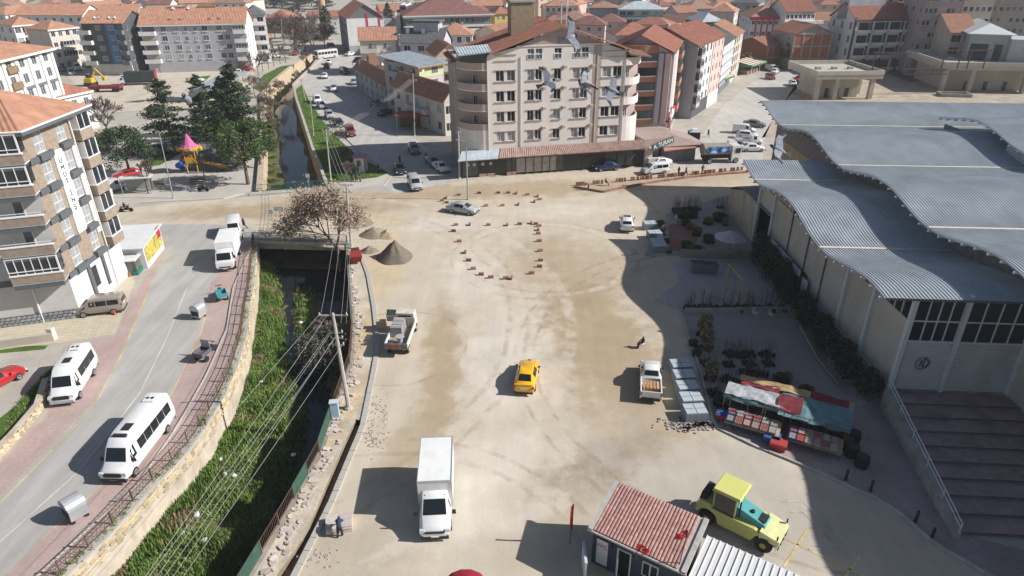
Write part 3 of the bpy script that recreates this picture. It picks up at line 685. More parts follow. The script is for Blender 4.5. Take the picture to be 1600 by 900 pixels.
# long side of the middle strip,coming forward; upper wall over the low roof
wall_bay(H2(8.75,-.3),H2(8.75,-25),-.05,10.4,10.4,MAT_PANELWALL,'side_wall')
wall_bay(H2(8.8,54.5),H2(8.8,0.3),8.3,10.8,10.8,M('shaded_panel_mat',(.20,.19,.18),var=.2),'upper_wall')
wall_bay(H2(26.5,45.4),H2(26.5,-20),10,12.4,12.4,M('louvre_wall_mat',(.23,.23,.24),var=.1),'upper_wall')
lv = MB()
for k in range(9): lv.hexa([HT(26.2,-20,10.7 + k * .27),HT(26.35,-20,10.7 + k * .27),HT(26.35,33,10.7 + k * .27),HT(26.2,33,10.7 + k * .27),HT(26.3,-20,10.85 + k * .27),HT(26.4,-20,10.85 + k * .27),HT(26.4,33,10.85 + k * .27),HT(26.3,33,10.85 + k * .27)])
stuff(lv.build('louvre',MAT_STEELW,hall))
wall_bay(H2(78,54.5),H2(8.75,54.5),0,10.6,10.6,MAT_PANELWALL,'rear_wall')
wall_bay(H2(8.75,33),H2(0,33),1.5,9,9,MAT_PANELWALL,'rear_wall')
wall_bay(H2(9,54.5),H2(9,34),0,9,9,M('tan_wall_mat',(.42,.33,.2),var=.2,scale=.6),'side_wall')
# annex with the bent roof behind the nursery
an = MB(); Z = 5.25
an.hexa([HT(0,28.9,0),HT(9,28.9,0),HT(9,38,0),HT(0,38,0),HT(0,28.9,Z),HT(9,28.9,Z + 1.5),HT(9,38,Z + 1.5),HT(0,38,Z)])
an.hexa([HT(0,38,0),HT(9,38,0),HT(9,44,0),HT(0,44,0),HT(0,38,Z),HT(9,38,Z + 1.5),HT(9,44,3.8),HT(0,44,3.5)])
an.build('annex_wall',M('stained_wall_mat',(.44,.39,.31),var=.2,scale=.7,bump=.2,stain=((.26,.22,.17),.8,.6)),hall)
ar = MB()
for k in range(9):
 a = 28.7 + k * 1.04; ar.hexa([HT(-.3,a,Z - .02),HT(9,a,Z + 1.5),HT(9,a + 1.0,Z + 1.5),HT(-.3,a + 1.0,Z - .02),HT(-.3,a,Z + .1),HT(9,a,Z + 1.62),HT(9,a + 1.0,Z + 1.66),HT(-.3,a + 1.0,Z + .14)])
for k in range(5):
 f0,f1 = k / 5,(k + 1) / 5; g = lambda f: (Z - 1.75 * f ** 1.6)
 ar.hexa([HT(-.3,38 + 6 * f0,g(f0) - .02),HT(9,38 + 6 * f0,g(f0) + 1.5 * (1 - f0)),HT(9,38 + 6 * f1,g(f1) + 1.5 * (1 - f1)),HT(-.3,38 + 6 * f1,g(f1) - .02),HT(-.3,38 + 6 * f0,g(f0) + .1),HT(9,38 + 6 * f0,g(f0) + 1.5 * (1 - f0) + .12),HT(9,38 + 6 * f1,g(f1) + 1.5 * (1 - f1) + .14),HT(-.3,38 + 6 * f1,g(f1) + .13)])
ar.build('annex_roof',M('dull_sheet_mat',(.17,.18,.19),rough=.6,var=.15,scale=.6),hall)
# shop front in the hall's side wall,with its signs
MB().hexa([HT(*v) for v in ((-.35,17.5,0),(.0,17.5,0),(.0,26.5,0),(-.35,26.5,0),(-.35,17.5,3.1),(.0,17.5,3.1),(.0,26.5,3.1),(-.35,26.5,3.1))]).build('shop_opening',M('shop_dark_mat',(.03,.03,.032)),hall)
MB().hexa([HT(*v) for v in ((-.55,20.5,2.7),(-.4,20.5,2.7),(-.4,26.5,2.7),(-.55,26.5,2.7),(-.55,20.5,3.35),(-.4,20.5,3.35),(-.4,26.5,3.35),(-.55,26.5,3.35))]).build('shop_sign',M('white_sign_mat',(.6,.6,.62)),hall)
MB().hexa([HT(*v) for v in ((-.55,18.2,2.6),(-.4,18.2,2.6),(-.4,20.2,2.6),(-.55,20.2,2.6),(-.55,18.2,3.3),(-.4,18.2,3.3),(-.4,20.2,3.3),(-.55,20.2,3.3))]).build('shop_sign',MATS['white_sign_mat'],hall)
MB().hexa([HT(*v) for v in ((-.58,20.25,2.6),(-.4,20.25,2.6),(-.4,20.45,2.6),(-.58,20.45,2.6),(-.58,20.25,3.4),(-.4,20.25,3.4),(-.4,20.45,3.4),(-.58,20.45,3.4))]).build('shop_sign',M('red_sign_mat',(.4,.03,.04)),hall)
MB().hexa([HT(*v) for v in ((-.5,16.2,.6),(-.4,16.2,.6),(-.4,17.4,.6),(-.5,17.4,.6),(-.5,16.2,3.0),(-.4,16.2,3.0),(-.4,17.4,3.0),(-.5,17.4,3.0))]).build('banner',M('pale_banner_mat',(.5,.5,.55),var=.2),hall)
# terraced steps up to the shutters
st = thing('terraced_steps','wide dark purple terraced steps rising to the two roller shutters','steps')
NS = 9
for k in range(NS):
 y0,y1 = -13.6 + 13.2 * k / NS,-13.6 + 13.2 * (k + 1) / NS; z = 1.5 * (k + 1) / NS - .03
 xa = -2.2 + 2.0 * (k + .5) / NS
 MB().hexa([HT(xa,y0,-.05),HT(8.7,y0,-.05),HT(8.7,-.31,-.05),HT(-.2,-.31,-.05),HT(xa,y0,z),HT(8.7,y0,z),HT(8.7,y1,z),HT(xa + .2,y1,z)]).build('step',MAT_STEP,st)
 MB().hexa([HT(xa,y0 - .04,z - .07),HT(8.7,y0 - .04,z - .07),HT(8.7,y0 + .12,z - .07),HT(xa,y0 + .12,z - .07),HT(xa,y0 - .04,z + .012),HT(8.7,y0 - .04,z + .012),HT(8.7,y0 + .12,z + .012),HT(xa,y0 + .12,z + .012)]).build('step_nosing',M('dark_nosing_mat',(.13,.11,.11),var=.2),st)
b = MB(); b.hexa([HT(-2.75,-13.9,-.05),HT(-2.3,-13.9,-.05),HT(-.2,-.3,-.05),HT(-.65,-.3,-.05),HT(-2.75,-13.9,.45),HT(-2.3,-13.9,.45),HT(-.2,-.3,1.75),HT(-.65,-.3,1.75)]); b.build('side_parapet',M('parapet_mat',(.36,.33,.3),var=.25,scale=1.2,bump=.2),st)
hr = MB(); A,B = Vector(HT(-2.5,-13.9,.45)),Vector(HT(-.4,-.3,1.75))
for h in (.45,.8): hr.tube(A + Vector((0,0,h)),B + Vector((0,0,h)),.045,n=6)
for k in range(6): p = A.lerp(B,k / 5); hr.tube(p,p + Vector((0,0,.8)),.04,n=5)
hr.build('handrail',M('white_rail_mat',(.6,.62,.63),rough=.4),st)
# ------------------------------------------------------------------ vehicles
def paint(name,c,rough=0.28,coat=0.6): return M(name,c,rough=rough,var=0.04,scale=1.5,coat=coat,spec=0.5)
GLASS = M('vehicle_glass_mat',(0.012,0.016,0.02),rough=0.06,var=0.0,spec=0.6)
TYRE = M('tyre_mat',(0.025,0.024,0.022),rough=0.9,var=0.2,scale=5)
RIM = M('rim_mat',(0.42,0.42,0.42),rough=0.35,metal=0.7,var=0.05)
BLACKP = M('black_plastic_mat',(0.03,0.03,0.032),rough=0.6)
LAMP = M('headlamp_mat',(0.62,0.64,0.66),rough=0.12,var=0.02,spec=0.7)
TAIL = M('tail_lamp_mat',(0.38,0.015,0.012),rough=0.2,var=0.02,spec=0.6)
PLATE = M('plate_mat',(0.7,0.7,0.7),rough=0.4,var=0.05)
PAINT = paint('white_paint_mat',(0.74,0.74,0.73))
P_ = {'white': PAINT,'yellow': paint('taxi_yellow_mat',(0.80,0.42,0.01)),'silver': paint('silver_paint_mat',(0.38,0.40,0.42),0.3),'grey': paint('grey_paint_mat',(0.17,0.18,0.19),0.3),
      'dark': paint('dark_paint_mat',(0.028,0.03,0.036)),'blue': paint('navy_paint_mat',(0.016,0.028,0.075)),'red': paint('red_paint_mat',(0.42,0.02,0.025)),'wine': paint('wine_paint_mat',(0.24,0.045,0.045)),
      'beige': paint('brown_grey_paint_mat',(0.27,0.235,0.195),0.3),'bluegrey': paint('blue_grey_paint_mat',(0.16,0.22,0.28))}
_wheels = {}
def wheel_mesh(r,w):
 k = (round(r,2),round(w,2))
 if k not in _wheels:
  _wheels[k] = (MB().lathe([(r * 0.62,-w / 2),(r * 0.94,-w / 2),(r,-w * 0.3),(r,w * 0.3),(r * 0.94,w / 2),(r * 0.62,w / 2)],18,axis='x').mesh('wheel',TYRE,True,40),
                      MB().lathe([(r * 0.18,-0.005),(r * 0.22,0.02),(r * 0.5,0.015),(r * 0.62,0.03),(r * 0.64,0.0)],10,axis='x').mesh('rim',RIM))
 return _wheels[k]
def add_wheels(t,r,w,half,ys):
 tm,rm = wheel_mesh(r,w)
 for y in ys:
  for s in (-1,1):
   o = inst('wheel',tm,t,(s * (half - w / 2 + 0.015),y,r)); k = inst('rim',rm,o,(s * (w / 2 - 0.005),0,0)); k.scale = (s,1,1)
def loft(st):
 """closed body from stations (y, zb, wl, zm, wm, zbelt, wb, ztop, wt)"""
 rings = []
 for (y,zb,wl,zm,wm,zl,wb,zt,wt) in st:
  h = [(wl * 0.86,zb),(wl,zb + 0.1),(wm,zm),(wb,zl),(wt,zt - 0.045),(wt * 0.9,zt)]
  rings.append([(x,y,z) for x,z in h] + [(-x,y,z) for x,z in reversed(h)])
 return rings
def car_body(rings,name,mat,t,glass_cells,gname='window',gmat_=None):
 n = len(rings[0]); mb = MB(); vs = [p for r_ in rings for p in r_]; fs = []
 for k in range(len(rings) - 1):
  for i in range(n):
   fs.append((k * n + i,k * n + (i + 1) % n,(k + 1) * n + (i + 1) % n,(k + 1) * n + i))
 fs += [tuple(range(n)),tuple((len(rings) - 1) * n + i for i in range(n))]
 mb.add(vs,fs); body = mb.build(name,mat,t,True,38)
 for cell in glass_cells:
  nm,k,i,u0,u1,v0,v1 = cell
  for side in ((0,) if i == 5 else (0,1)):
   a,b_ = (i,i + 1) if side == 0 else (n - 1 - i,n - 2 - i)
   A,B,C,D = (Vector(rings[k][a]),Vector(rings[k + 1][a]),Vector(rings[k + 1][b_]),Vector(rings[k][b_]))
   def uv(u,v): return A.lerp(B,u).lerp(D.lerp(C,u),v)
   q = [uv(u0,v0),uv(u1,v0),uv(u1,v1),uv(u0,v1)]
   nr = (q[1] - q[0]).cross(q[3] - q[0]).normalized(); cen = sum(q,Vector()) / 4
   if nr.dot(cen - Vector((0,cen.y - 0.2 * (1 if i == 5 and cen.y > 0 else -1 if i == 5 else 0),0.9))) < 0: nr = -nr
   m_ = MB(); m_.hexa([tuple(p - nr * 0.02) for p in q] + [tuple(p + nr * 0.014) for p in q]); m_.build(nm,gmat_ or GLASS,t)
 return body
def trim(t,L_,W,zl,zh,front=True,wl=0.30,hl=0.14,ztail=0.85,yr=None):
 """lamps, plates, mirrors, bumpers"""
 yf = L_ / 2; yr = -L_ / 2 if yr is None else yr
 hm = MB().box((0,0,0),(wl,0.16,hl),taper=0.8).mesh('headlight',LAMP); tm = MB().box((0,0,0),(0.14,0.10,0.26),taper=0.9).mesh('tail_light',TAIL)
 for s in (-1,1):
  inst('headlight',hm,t,(s * (W / 2 - wl * 0.62),yf - 0.10,zh)); inst('tail_light',tm,t,(s * (W / 2 - 0.12),yr + 0.03,ztail))
 pm = MB().box((0,0,0),(0.5,0.03,0.11)).mesh('licence_plate',PLATE)
 inst('licence_plate',pm,t,(0,yf + 0.012,0.42)); inst('licence_plate',pm,t,(0,yr - 0.012,ztail - 0.12))
 MB().box((0,0,0),(W * 0.62,0.06,0.14)).build('grille',BLACKP,t,loc=(0,yf - 0.005,zh - 0.08))
 for y,nm in ((yf - 0.05,'bumper'),(yr + 0.05,'bumper')): MB().box((0,0,0),(W * 0.86,0.16,0.16),taper=0.97).build(nm,BLACKP,t,loc=(0,y,0.33))
 mm = MB().box((0,0,0),(0.2,0.1,0.15),taper=0.8).mesh('mirror',BLACKP)
 return mm
def make_sedan(col,name='parked_car',L_=4.5,W=1.8,H=1.46):
 t = thing(name,None,'car'); w = W / 2; yf = L_ / 2
 st = [(-yf,.38,.74 * w,.55,.80 * w,.80,.78 * w,.86,.6 * w),(-yf + .12,.27,.86 * w,.58,.95 * w,.93,.90 * w,1.02,.74 * w),(-yf + .55,.25,.92 * w,.6,w,.95,.94 * w,1.05,.76 * w),
          (-yf + 1.25,.22,.94 * w,.6,w,.95,.95 * w,H - .04,.62 * w),(-.15,.22,.94 * w,.6,w,.94,.95 * w,H,.64 * w),(.42,.22,.94 * w,.6,w,.92,.95 * w,H - .05,.62 * w),
          (1.12,.22,.94 * w,.6,w,.88,.95 * w,.97,.78 * w),(1.75,.24,.92 * w,.58,.98 * w,.80,.92 * w,.87,.74 * w),(yf - .12,.28,.84 * w,.52,.92 * w,.68,.84 * w,.74,.62 * w),(yf,.36,.7 * w,.5,.78 * w,.60,.72 * w,.64,.5 * w)]
 car_body(loft(st),'body',col,t,[('windscreen',5,5,.06,.94,.04,.96),('rear_window',2,5,.1,.92,.04,.96),('side_window',3,3,.12,.97,.1,.9),('side_window',4,3,.05,.96,.1,.9)])
 mm = trim(t,L_,W,.9,.62)
 for s in (-1,1): inst('mirror',mm,t,(s * (w + .06),.82,.98))
 add_wheels(t,.32,.21,w,(-1.35,1.38)); return t
def make_suv(col,name='parked_car',L_=4.4,W=1.84,H=1.62,sunroof=False):
 t = thing(name,None,'car'); w = W / 2; yf = L_ / 2
 st = [(-yf,.4,.78 * w,.62,.86 * w,.92,.84 * w,1.0,.66 * w),(-yf + .1,.3,.88 * w,.66,.97 * w,1.04,.92 * w,1.16,.78 * w),(-yf + .55,.28,.93 * w,.66,w,1.05,.95 * w,H - .03,.68 * w),
          (-.5,.28,.94 * w,.66,w,1.02,.95 * w,H,.68 * w),(.42,.28,.94 * w,.66,w,.99,.95 * w,H - .05,.66 * w),(1.05,.28,.94 * w,.66,w,.97,.95 * w,1.08,.8 * w),(1.7,.28,.93 * w,.64,.98 * w,.9,.92 * w,.98,.76 * w),(yf - .1,.32,.85 * w,.6,.93 * w,.76,.86 * w,.84,.64 * w),(yf,.42,.72 * w,.58,.8 * w,.68,.74 * w,.72,.52 * w)]
 cells = [('windscreen',4,5,.06,.94,.04,.96),('rear_window',1,5,.15,.85,.04,.96),('side_window',2,3,.1,.97,.1,.88),('side_window',3,3,.04,.97,.1,.88)]
 if sunroof: cells.append(('sunroof',3,5,.1,.9,.1,.9))
 car_body(loft(st),'body',col,t,cells); mm = trim(t,L_,W,.98,.74,ztail=.98)
 for s in (-1,1): inst('mirror',mm,t,(s * (w + .06),.8,1.06))
 add_wheels(t,.35,.23,w,(-1.3,1.36)); return t
def make_hatch(col,name='parked_car'): return make_suv(col,name,4.1,1.74,1.5)
def make_mpv(col,name='parked_van',L_=4.5,W=1.85,H=1.85,panel=False):
 t = thing(name,None,'van'); w = W / 2; yf = L_ / 2
 st = [(-yf,.4,.82 * w,.66,.92 * w,1.02,.9 * w,H - .14,.72 * w),(-yf + .12,.3,.9 * w,.66,.98 * w,1.05,.95 * w,H - .03,.76 * w),(-.9,.28,.94 * w,.66,w,1.03,.96 * w,H,.78 * w),(.15,.28,.94 * w,.66,w,1.02,.96 * w,H,.78 * w),
          (.75,.28,.94 * w,.66,w,1.0,.96 * w,H - .1,.74 * w),(1.42,.28,.94 * w,.66,w,.99,.95 * w,1.12,.82 * w),(1.85,.28,.92 * w,.64,.98 * w,.9,.92 * w,1.0,.76 * w),(yf - .1,.32,.86 * w,.6,.94 * w,.76,.88 * w,.84,.66 * w),(yf,.42,.74 * w,.58,.82 * w,.68,.76 * w,.73,.52 * w)]
 cells = [('windscreen',4,5,.06,.94,.03,.97),('side_window',3,3,.1,.98,.08,.72)]
 if not panel: cells += [('side_window',2,3,.04,.95,.08,.72),('side_window',1,3,.12,.96,.08,.72)]
 car_body(loft(st),'body',col,t,cells)
 MB().box((0,0,0),(W * .66,.03,.42)).build('rear_window',GLASS,t,loc=(0,-yf - .005,1.32)).rotation_euler = (R(4),0,0)
 mm = trim(t,L_,W,1.0,.74,ztail=1.05)
 for s in (-1,1): inst('mirror',mm,t,(s * (w + .07),1.15,1.1))
 add_wheels(t,.33,.21,w,(-1.35,1.42)); return t
def make_minibus(name,L_,W=2.02,H=2.65,win=4,dark_front=True,hatches=2):
 t = thing(name,None,'minibus'); w = W / 2; yf = L_ / 2
 st = [(-yf,.45,.86 * w,.8,.95 * w,1.3,.94 * w,H - .22,.74 * w),(-yf + .14,.36,.92 * w,.8,.99 * w,1.3,.98 * w,H - .05,.78 * w),(-yf + 1.2,.34,.95 * w,.8,w,1.3,.98 * w,H,.8 * w),(yf - 2.6,.34,.95 * w,.8,w,1.3,.98 * w,H,.8 * w),(yf - 1.75,.34,.95 * w,.8,w,1.28,.97 * w,H - .1,.76 * w),
          (yf - 1.25,.34,.95 * w,.8,w,1.25,.97 * w,H - .48,.76 * w),(yf - .72,.34,.95 * w,.78,w,1.14,.96 * w,1.36,.84 * w),(yf - .2,.36,.92 * w,.74,.97 * w,.98,.92 * w,1.12,.74 * w),(yf - .06,.4,.88 * w,.66,.93 * w,.84,.88 * w,.92,.7 * w),(yf,.46,.8 * w,.6,.86 * w,.72,.8 * w,.78,.6 * w)]
 cells = [('windscreen',5,5,.02,.92,.02,.98),('cab_window',4,3,.0,.97,.06,.70),('cab_window',5,3,.05,.5,.08,.55)]
 body = car_body(loft(st),'body',PAINT,t,cells)
 y0,y1 = -yf + .5,yf - 2.15; n = win
 gm = MB()
 for s in (-1,1):
  for i in range(n):
   a,b_ = y0 + (y1 - y0) * i / n + .03,y0 + (y1 - y0) * (i + 1) / n - .03
   m_ = MB(); m_.hexa([(s * (.985 * w),a,1.36),(s * (.985 * w),b_,1.36),(s * (.985 * w - .05),b_,1.36),(s * (.985 * w - .05),a,1.36),(s * (.915 * w),a,2.12),(s * (.915 * w),b_,2.12),(s * (.915 * w - .05),b_,2.12),(s * (.915 * w - .05),a,2.12)]); m_.build('side_window',GLASS,t)
 m_ = MB().box((0,0,0),(W * .72,.04,.62)); o = m_.build('rear_window',GLASS,t,loc=(0,-yf - .002,1.75)); o.rotation_euler = (R(6),0,0)
 for i in range(hatches): MB().box((0,0,0),(.62,.8,.05),taper=.95).build('roof_hatch',BLACKP if i < 2 else PAINT,t,loc=(0,yf - 2.9 - i * 1.9,H + .015))
 MB().box((0,0,0),(.9,.75,.16),taper=.9).build('roof_vent',PAINT,t,loc=(0,-yf + 1.1,H + .06))
 fm = MB().lathe([(.13,0),(.13,.03)],10).mesh('vent_fan',BLACKP)
 for s in (-1,1): inst('vent_fan',fm,t,(s * .18,-yf + 1.05,H + .14))
 mm = trim(t,L_,W,1.1,.9,wl=.34,hl=.22,ztail=1.2)
 for s in (-1,1):
  o = inst('mirror',mm,t,(s * (w + .14),yf - 1.05,1.4)); o.scale = (1.2,1,2)
 MB().box((0,yf - .03,.84),(W * .6,.1,.3),taper=.9).build('front_grille',BLACKP,t); MB().box((0,yf - .08,.47),(W * .9,.22,.24),taper=.94).build('front_bumper',BLACKP if L_ > 6.5 else P_['silver'],t)
 add_wheels(t,.35,.24,w,(-yf + 1.55,yf - 1.0)); return t
def make_pickup():
 t = thing('pickup_truck',None,'pickup'); W,L_ = 1.82,5.1; w = W / 2; yf = L_ / 2
 st = [(-.45,.4,.9 * w,.7,.98 * w,1.08,.95 * w,1.12,.86 * w),(-.42,.34,.94 * w,.7,w,1.08,.95 * w,1.15,.84 * w),(-.2,.34,.94 * w,.7,w,1.08,.95 * w,1.7,.68 * w),(.35,.34,.94 * w,.7,w,1.06,.95 * w,1.76,.7 * w),(.85,.34,.94 * w,.7,w,1.05,.95 * w,1.7,.68 * w),(1.45,.34,.94 * w,.7,w,1.02,.95 * w,1.14,.82 * w),(2.0,.34,.93 * w,.68,.98 * w,.95,.92 * w,1.05,.76 * w),(yf - .1,.38,.86 * w,.64,.94 * w,.8,.88 * w,.9,.66 * w),(yf,.46,.76 * w,.6,.84 * w,.7,.78 * w,.76,.54 * w)]
 car_body(loft(st),'body',PAINT,t,[('windscreen',4,5,.06,.94,.03,.97),('rear_window',1,5,.2,.9,.04,.96),('side_window',2,3,.05,.95,.1,.88),('side_window',3,3,.05,.95,.1,.88)])
 mb = MB(); y0,y1 = -yf,-.46
 mb.box2((-w * .9,y0,.45),(w * .9,y1,.62))
 for s in (-1,1): mb.hexa([(s * w * .98,y0 + .05,.4),(s * w * .98,y1,.4),(s * w * .84,y1,.4),(s * w * .84,y0 + .05,.4),(s * w * .95,y0 + .05,1.1),(s * w * .95,y1,1.1),(s * w * .84,y1,1.1),(s * w * .84,y0 + .05,1.1)])
 mb.box2((-w * .84,y1 - .06,.6),(w * .84,y1,1.1)); mb.build('load_bed',PAINT,t,angle=30)
 MB().box((0,0,0),(W * .93,.07,.56)).build('tailgate',PAINT,t,loc=(0,y0 + .02,.84))
 MB().box((0,0,0),(W * .8,.14,.14)).build('rear_bumper',BLACKP,t,loc=(0,y0 - .05,.46))
 mm = trim(t,L_,W,1,.78,ztail=.88)
 for s in (-1,1): inst('mirror',mm,t,(s * (w + .08),1.1,1.12))
 add_wheels(t,.37,.24,w,(-1.55,1.55)); return t
def make_boxvan():
 """light lorry: van cab and a tall white box"""
 t = thing('box_lorry',None,'lorry'); W,L_ = 2.0,6.4; w = W / 2; yf = L_ / 2
 st = [(.9,.45,.95 * w,.8,w,1.3,.98 * w,2.2,.78 * w),(1.5,.38,.95 * w,.8,w,1.28,.98 * w,2.28,.8 * w),(yf - 1.5,.36,.95 * w,.8,w,1.26,.98 * w,2.2,.78 * w),(yf - .85,.36,.95 * w,.78,w,1.16,.97 * w,1.36,.86 * w),(yf - .25,.38,.92 * w,.74,.97 * w,.98,.92 * w,1.14,.76 * w),(yf - .08,.42,.88 * w,.66,.93 * w,.84,.88 * w,.92,.7 * w),(yf,.48,.8 * w,.6,.86 * w,.72,.8 * w,.78,.6 * w)]
 car_body(loft(st),'cab',PAINT,t,[('windscreen',2,5,.04,.95,.02,.98),('cab_window',1,3,.1,.98,.06,.72)])
 cb = MB(); cb.box2((-1.08,-yf,.85),(1.08,1.05,3.0)); cb.build('cargo_box',M('box_panel_mat',(0.74,0.74,0.72),rough=.5,var=.04,scale=.7,stain=((.5,.47,.4),.8,.35)),t)
 em = MB().box((0,0,0),(.06,.06,2.2)).mesh('corner_strip',M('alu_mat',(.55,.56,.57),rough=.4,metal=.5))
 for x in (-1.08,1.08):
  for y in (-yf,1.05): inst('corner_strip',em,t,(x,y,1.93))
 lm = MB().box((0,0,0),(2.2,.06,.06)).mesh('roof_strip',MATS['alu_mat'])
 for y in (-yf,1.05): inst('roof_strip',lm,t,(0,y,3.0))
 sm = MB().box((0,0,0),(.06,4.2,.06)).mesh('roof_strip',MATS['alu_mat'])
 for x in (-1.08,1.08): inst('roof_strip',sm,t,(x,-1.07,3.0))
 MB().box((0,-1.0,.62),(.9,4.3,.22)).build('chassis',BLACKP,t)
 ml = MB().lathe([(.05,0),(.05,.04)],8).mesh('roof_lamp',TAIL)
 for s in (-1,1): inst('roof_lamp',ml,t,(s * .62,1.5,2.24))
 mm = trim(t,L_,W,1.1,.88,wl=.34,hl=.22,ztail=.9)
 for s in (-1,1):
  o = inst('mirror',mm,t,(s * (w + .2),yf - 1.05,1.45)); o.scale = (1.3,1,2)
 add_wheels(t,.36,.26,w,(-1.75,yf - 1.0)); return t
def make_caboverbox(name='box_truck',boxmat=None,L_=6.6,bh=3.1,boxname='cargo_box',W=2.15):
 t = thing(name,None,'truck'); w = W / 2; yf = L_ / 2
 st = [(yf - 1.65,.55,.9 * w,1,.95 * w,1.4,.95 * w,2.28,.84 * w),(yf - 1.2,.5,.92 * w,1,.96 * w,1.4,.95 * w,2.36,.84 * w),(yf - .55,.5,.92 * w,1,.96 * w,1.38,.95 * w,2.28,.82 * w),(yf - .12,.5,.92 * w,.98,.96 * w,1.34,.94 * w,1.42,.88 * w),(yf,.5,.9 * w,.9,.93 * w,1.2,.9 * w,1.28,.8 * w),(yf,.48,.88 * w,.7,.9 * w,.9,.88 * w,1.0,.74 * w)]
 car_body(loft(st),'cab',PAINT,t,[('windscreen',2,5,.1,.95,.02,.98),('cab_window',1,3,.08,.95,.08,.78),])
 MB().box2((-w - .02,-yf,.95),(w + .02,yf - 1.75,bh)).build(boxname,boxmat or MATS['box_panel_mat'],t)
 MB().box2((-.45,-yf + .1,.55),(.45,yf - .8,.9)).build('chassis',BLACKP,t)
 mm = trim(t,L_,W,1.1,.72,wl=.3,hl=.18,ztail=.8)
 for s in (-1,1):
  o = inst('mirror',mm,t,(s * (w + .16),yf - .25,1.75)); o.scale = (1,1,2.4)
 add_wheels(t,.42,.28,w,(-yf + 1.4,yf - .95)); return t
def place(rear,front,z=0.0):
 a,b_ = at(*rear,z),at(*front,z); d = b_ - a
 m_ = (a + b_) / 2
 return (m_.x,m_.y,z + 0.012),math.atan2(d.y,d.x) - math.pi / 2
PROTO = {}
def park(kind,col,rear,front,label,cat=None,group=None,name=None):
 """one vehicle; the first of a kind is built, the others are copies of it"""
 loc,rz = place(rear,front)
 mk = {'sedan': make_sedan,'suv': make_suv,'hatch': make_hatch,'mpv': make_mpv,'panelvan': lambda c: make_mpv(c,panel=True)}[kind]
 if kind not in PROTO:
  PROTO[kind] = mk(PAINT); o = PROTO[kind]; ch = {}
  for k in o.children_recursive: ch.setdefault(k.parent,[]).append(k)
  PROTO[kind + '_ch'] = ch; PROTO[kind + '_used'] = False
 o = PROTO[kind]
 c = copy_tree(o,loc,rz,label,group,{PAINT: P_[col]} if col != 'white' else None,children=PROTO[kind + '_ch'])
 if cat: c['category'] = cat
 if name: c.name = name
 return c
def drop_protos():
 for k in list(PROTO):
  if not k.endswith(('_ch','_used')):
   o = PROTO[k]
   for c in list(o.children_recursive): bpy.data.objects.remove(c)
   bpy.data.objects.remove(o)
 PROTO.clear()
G1 = 'cars on and beside the roads'
t = park('sedan','yellow',(819,615),(827,576),'yellow taxi driving away across the dusty square','taxi',name='taxi')
MB().box((0,0,0),(.28,.16,.012)).build('hood_stripe',BLACKP,t,loc=(0,1.95,.86))
MB().box((0,0,0),(1.5,.12,.05)).build('spoiler',P_['yellow'],t,loc=(0,-2.12,1.07))
c = make_suv(P_['white'],'crossover_car',sunroof=True); loc,rz = place((979,366),(979,345)); c.location = loc; c.rotation_euler = (0,0,rz)
tag(c,'white crossover with a black glass roof beside the shadow edge','car',G1)
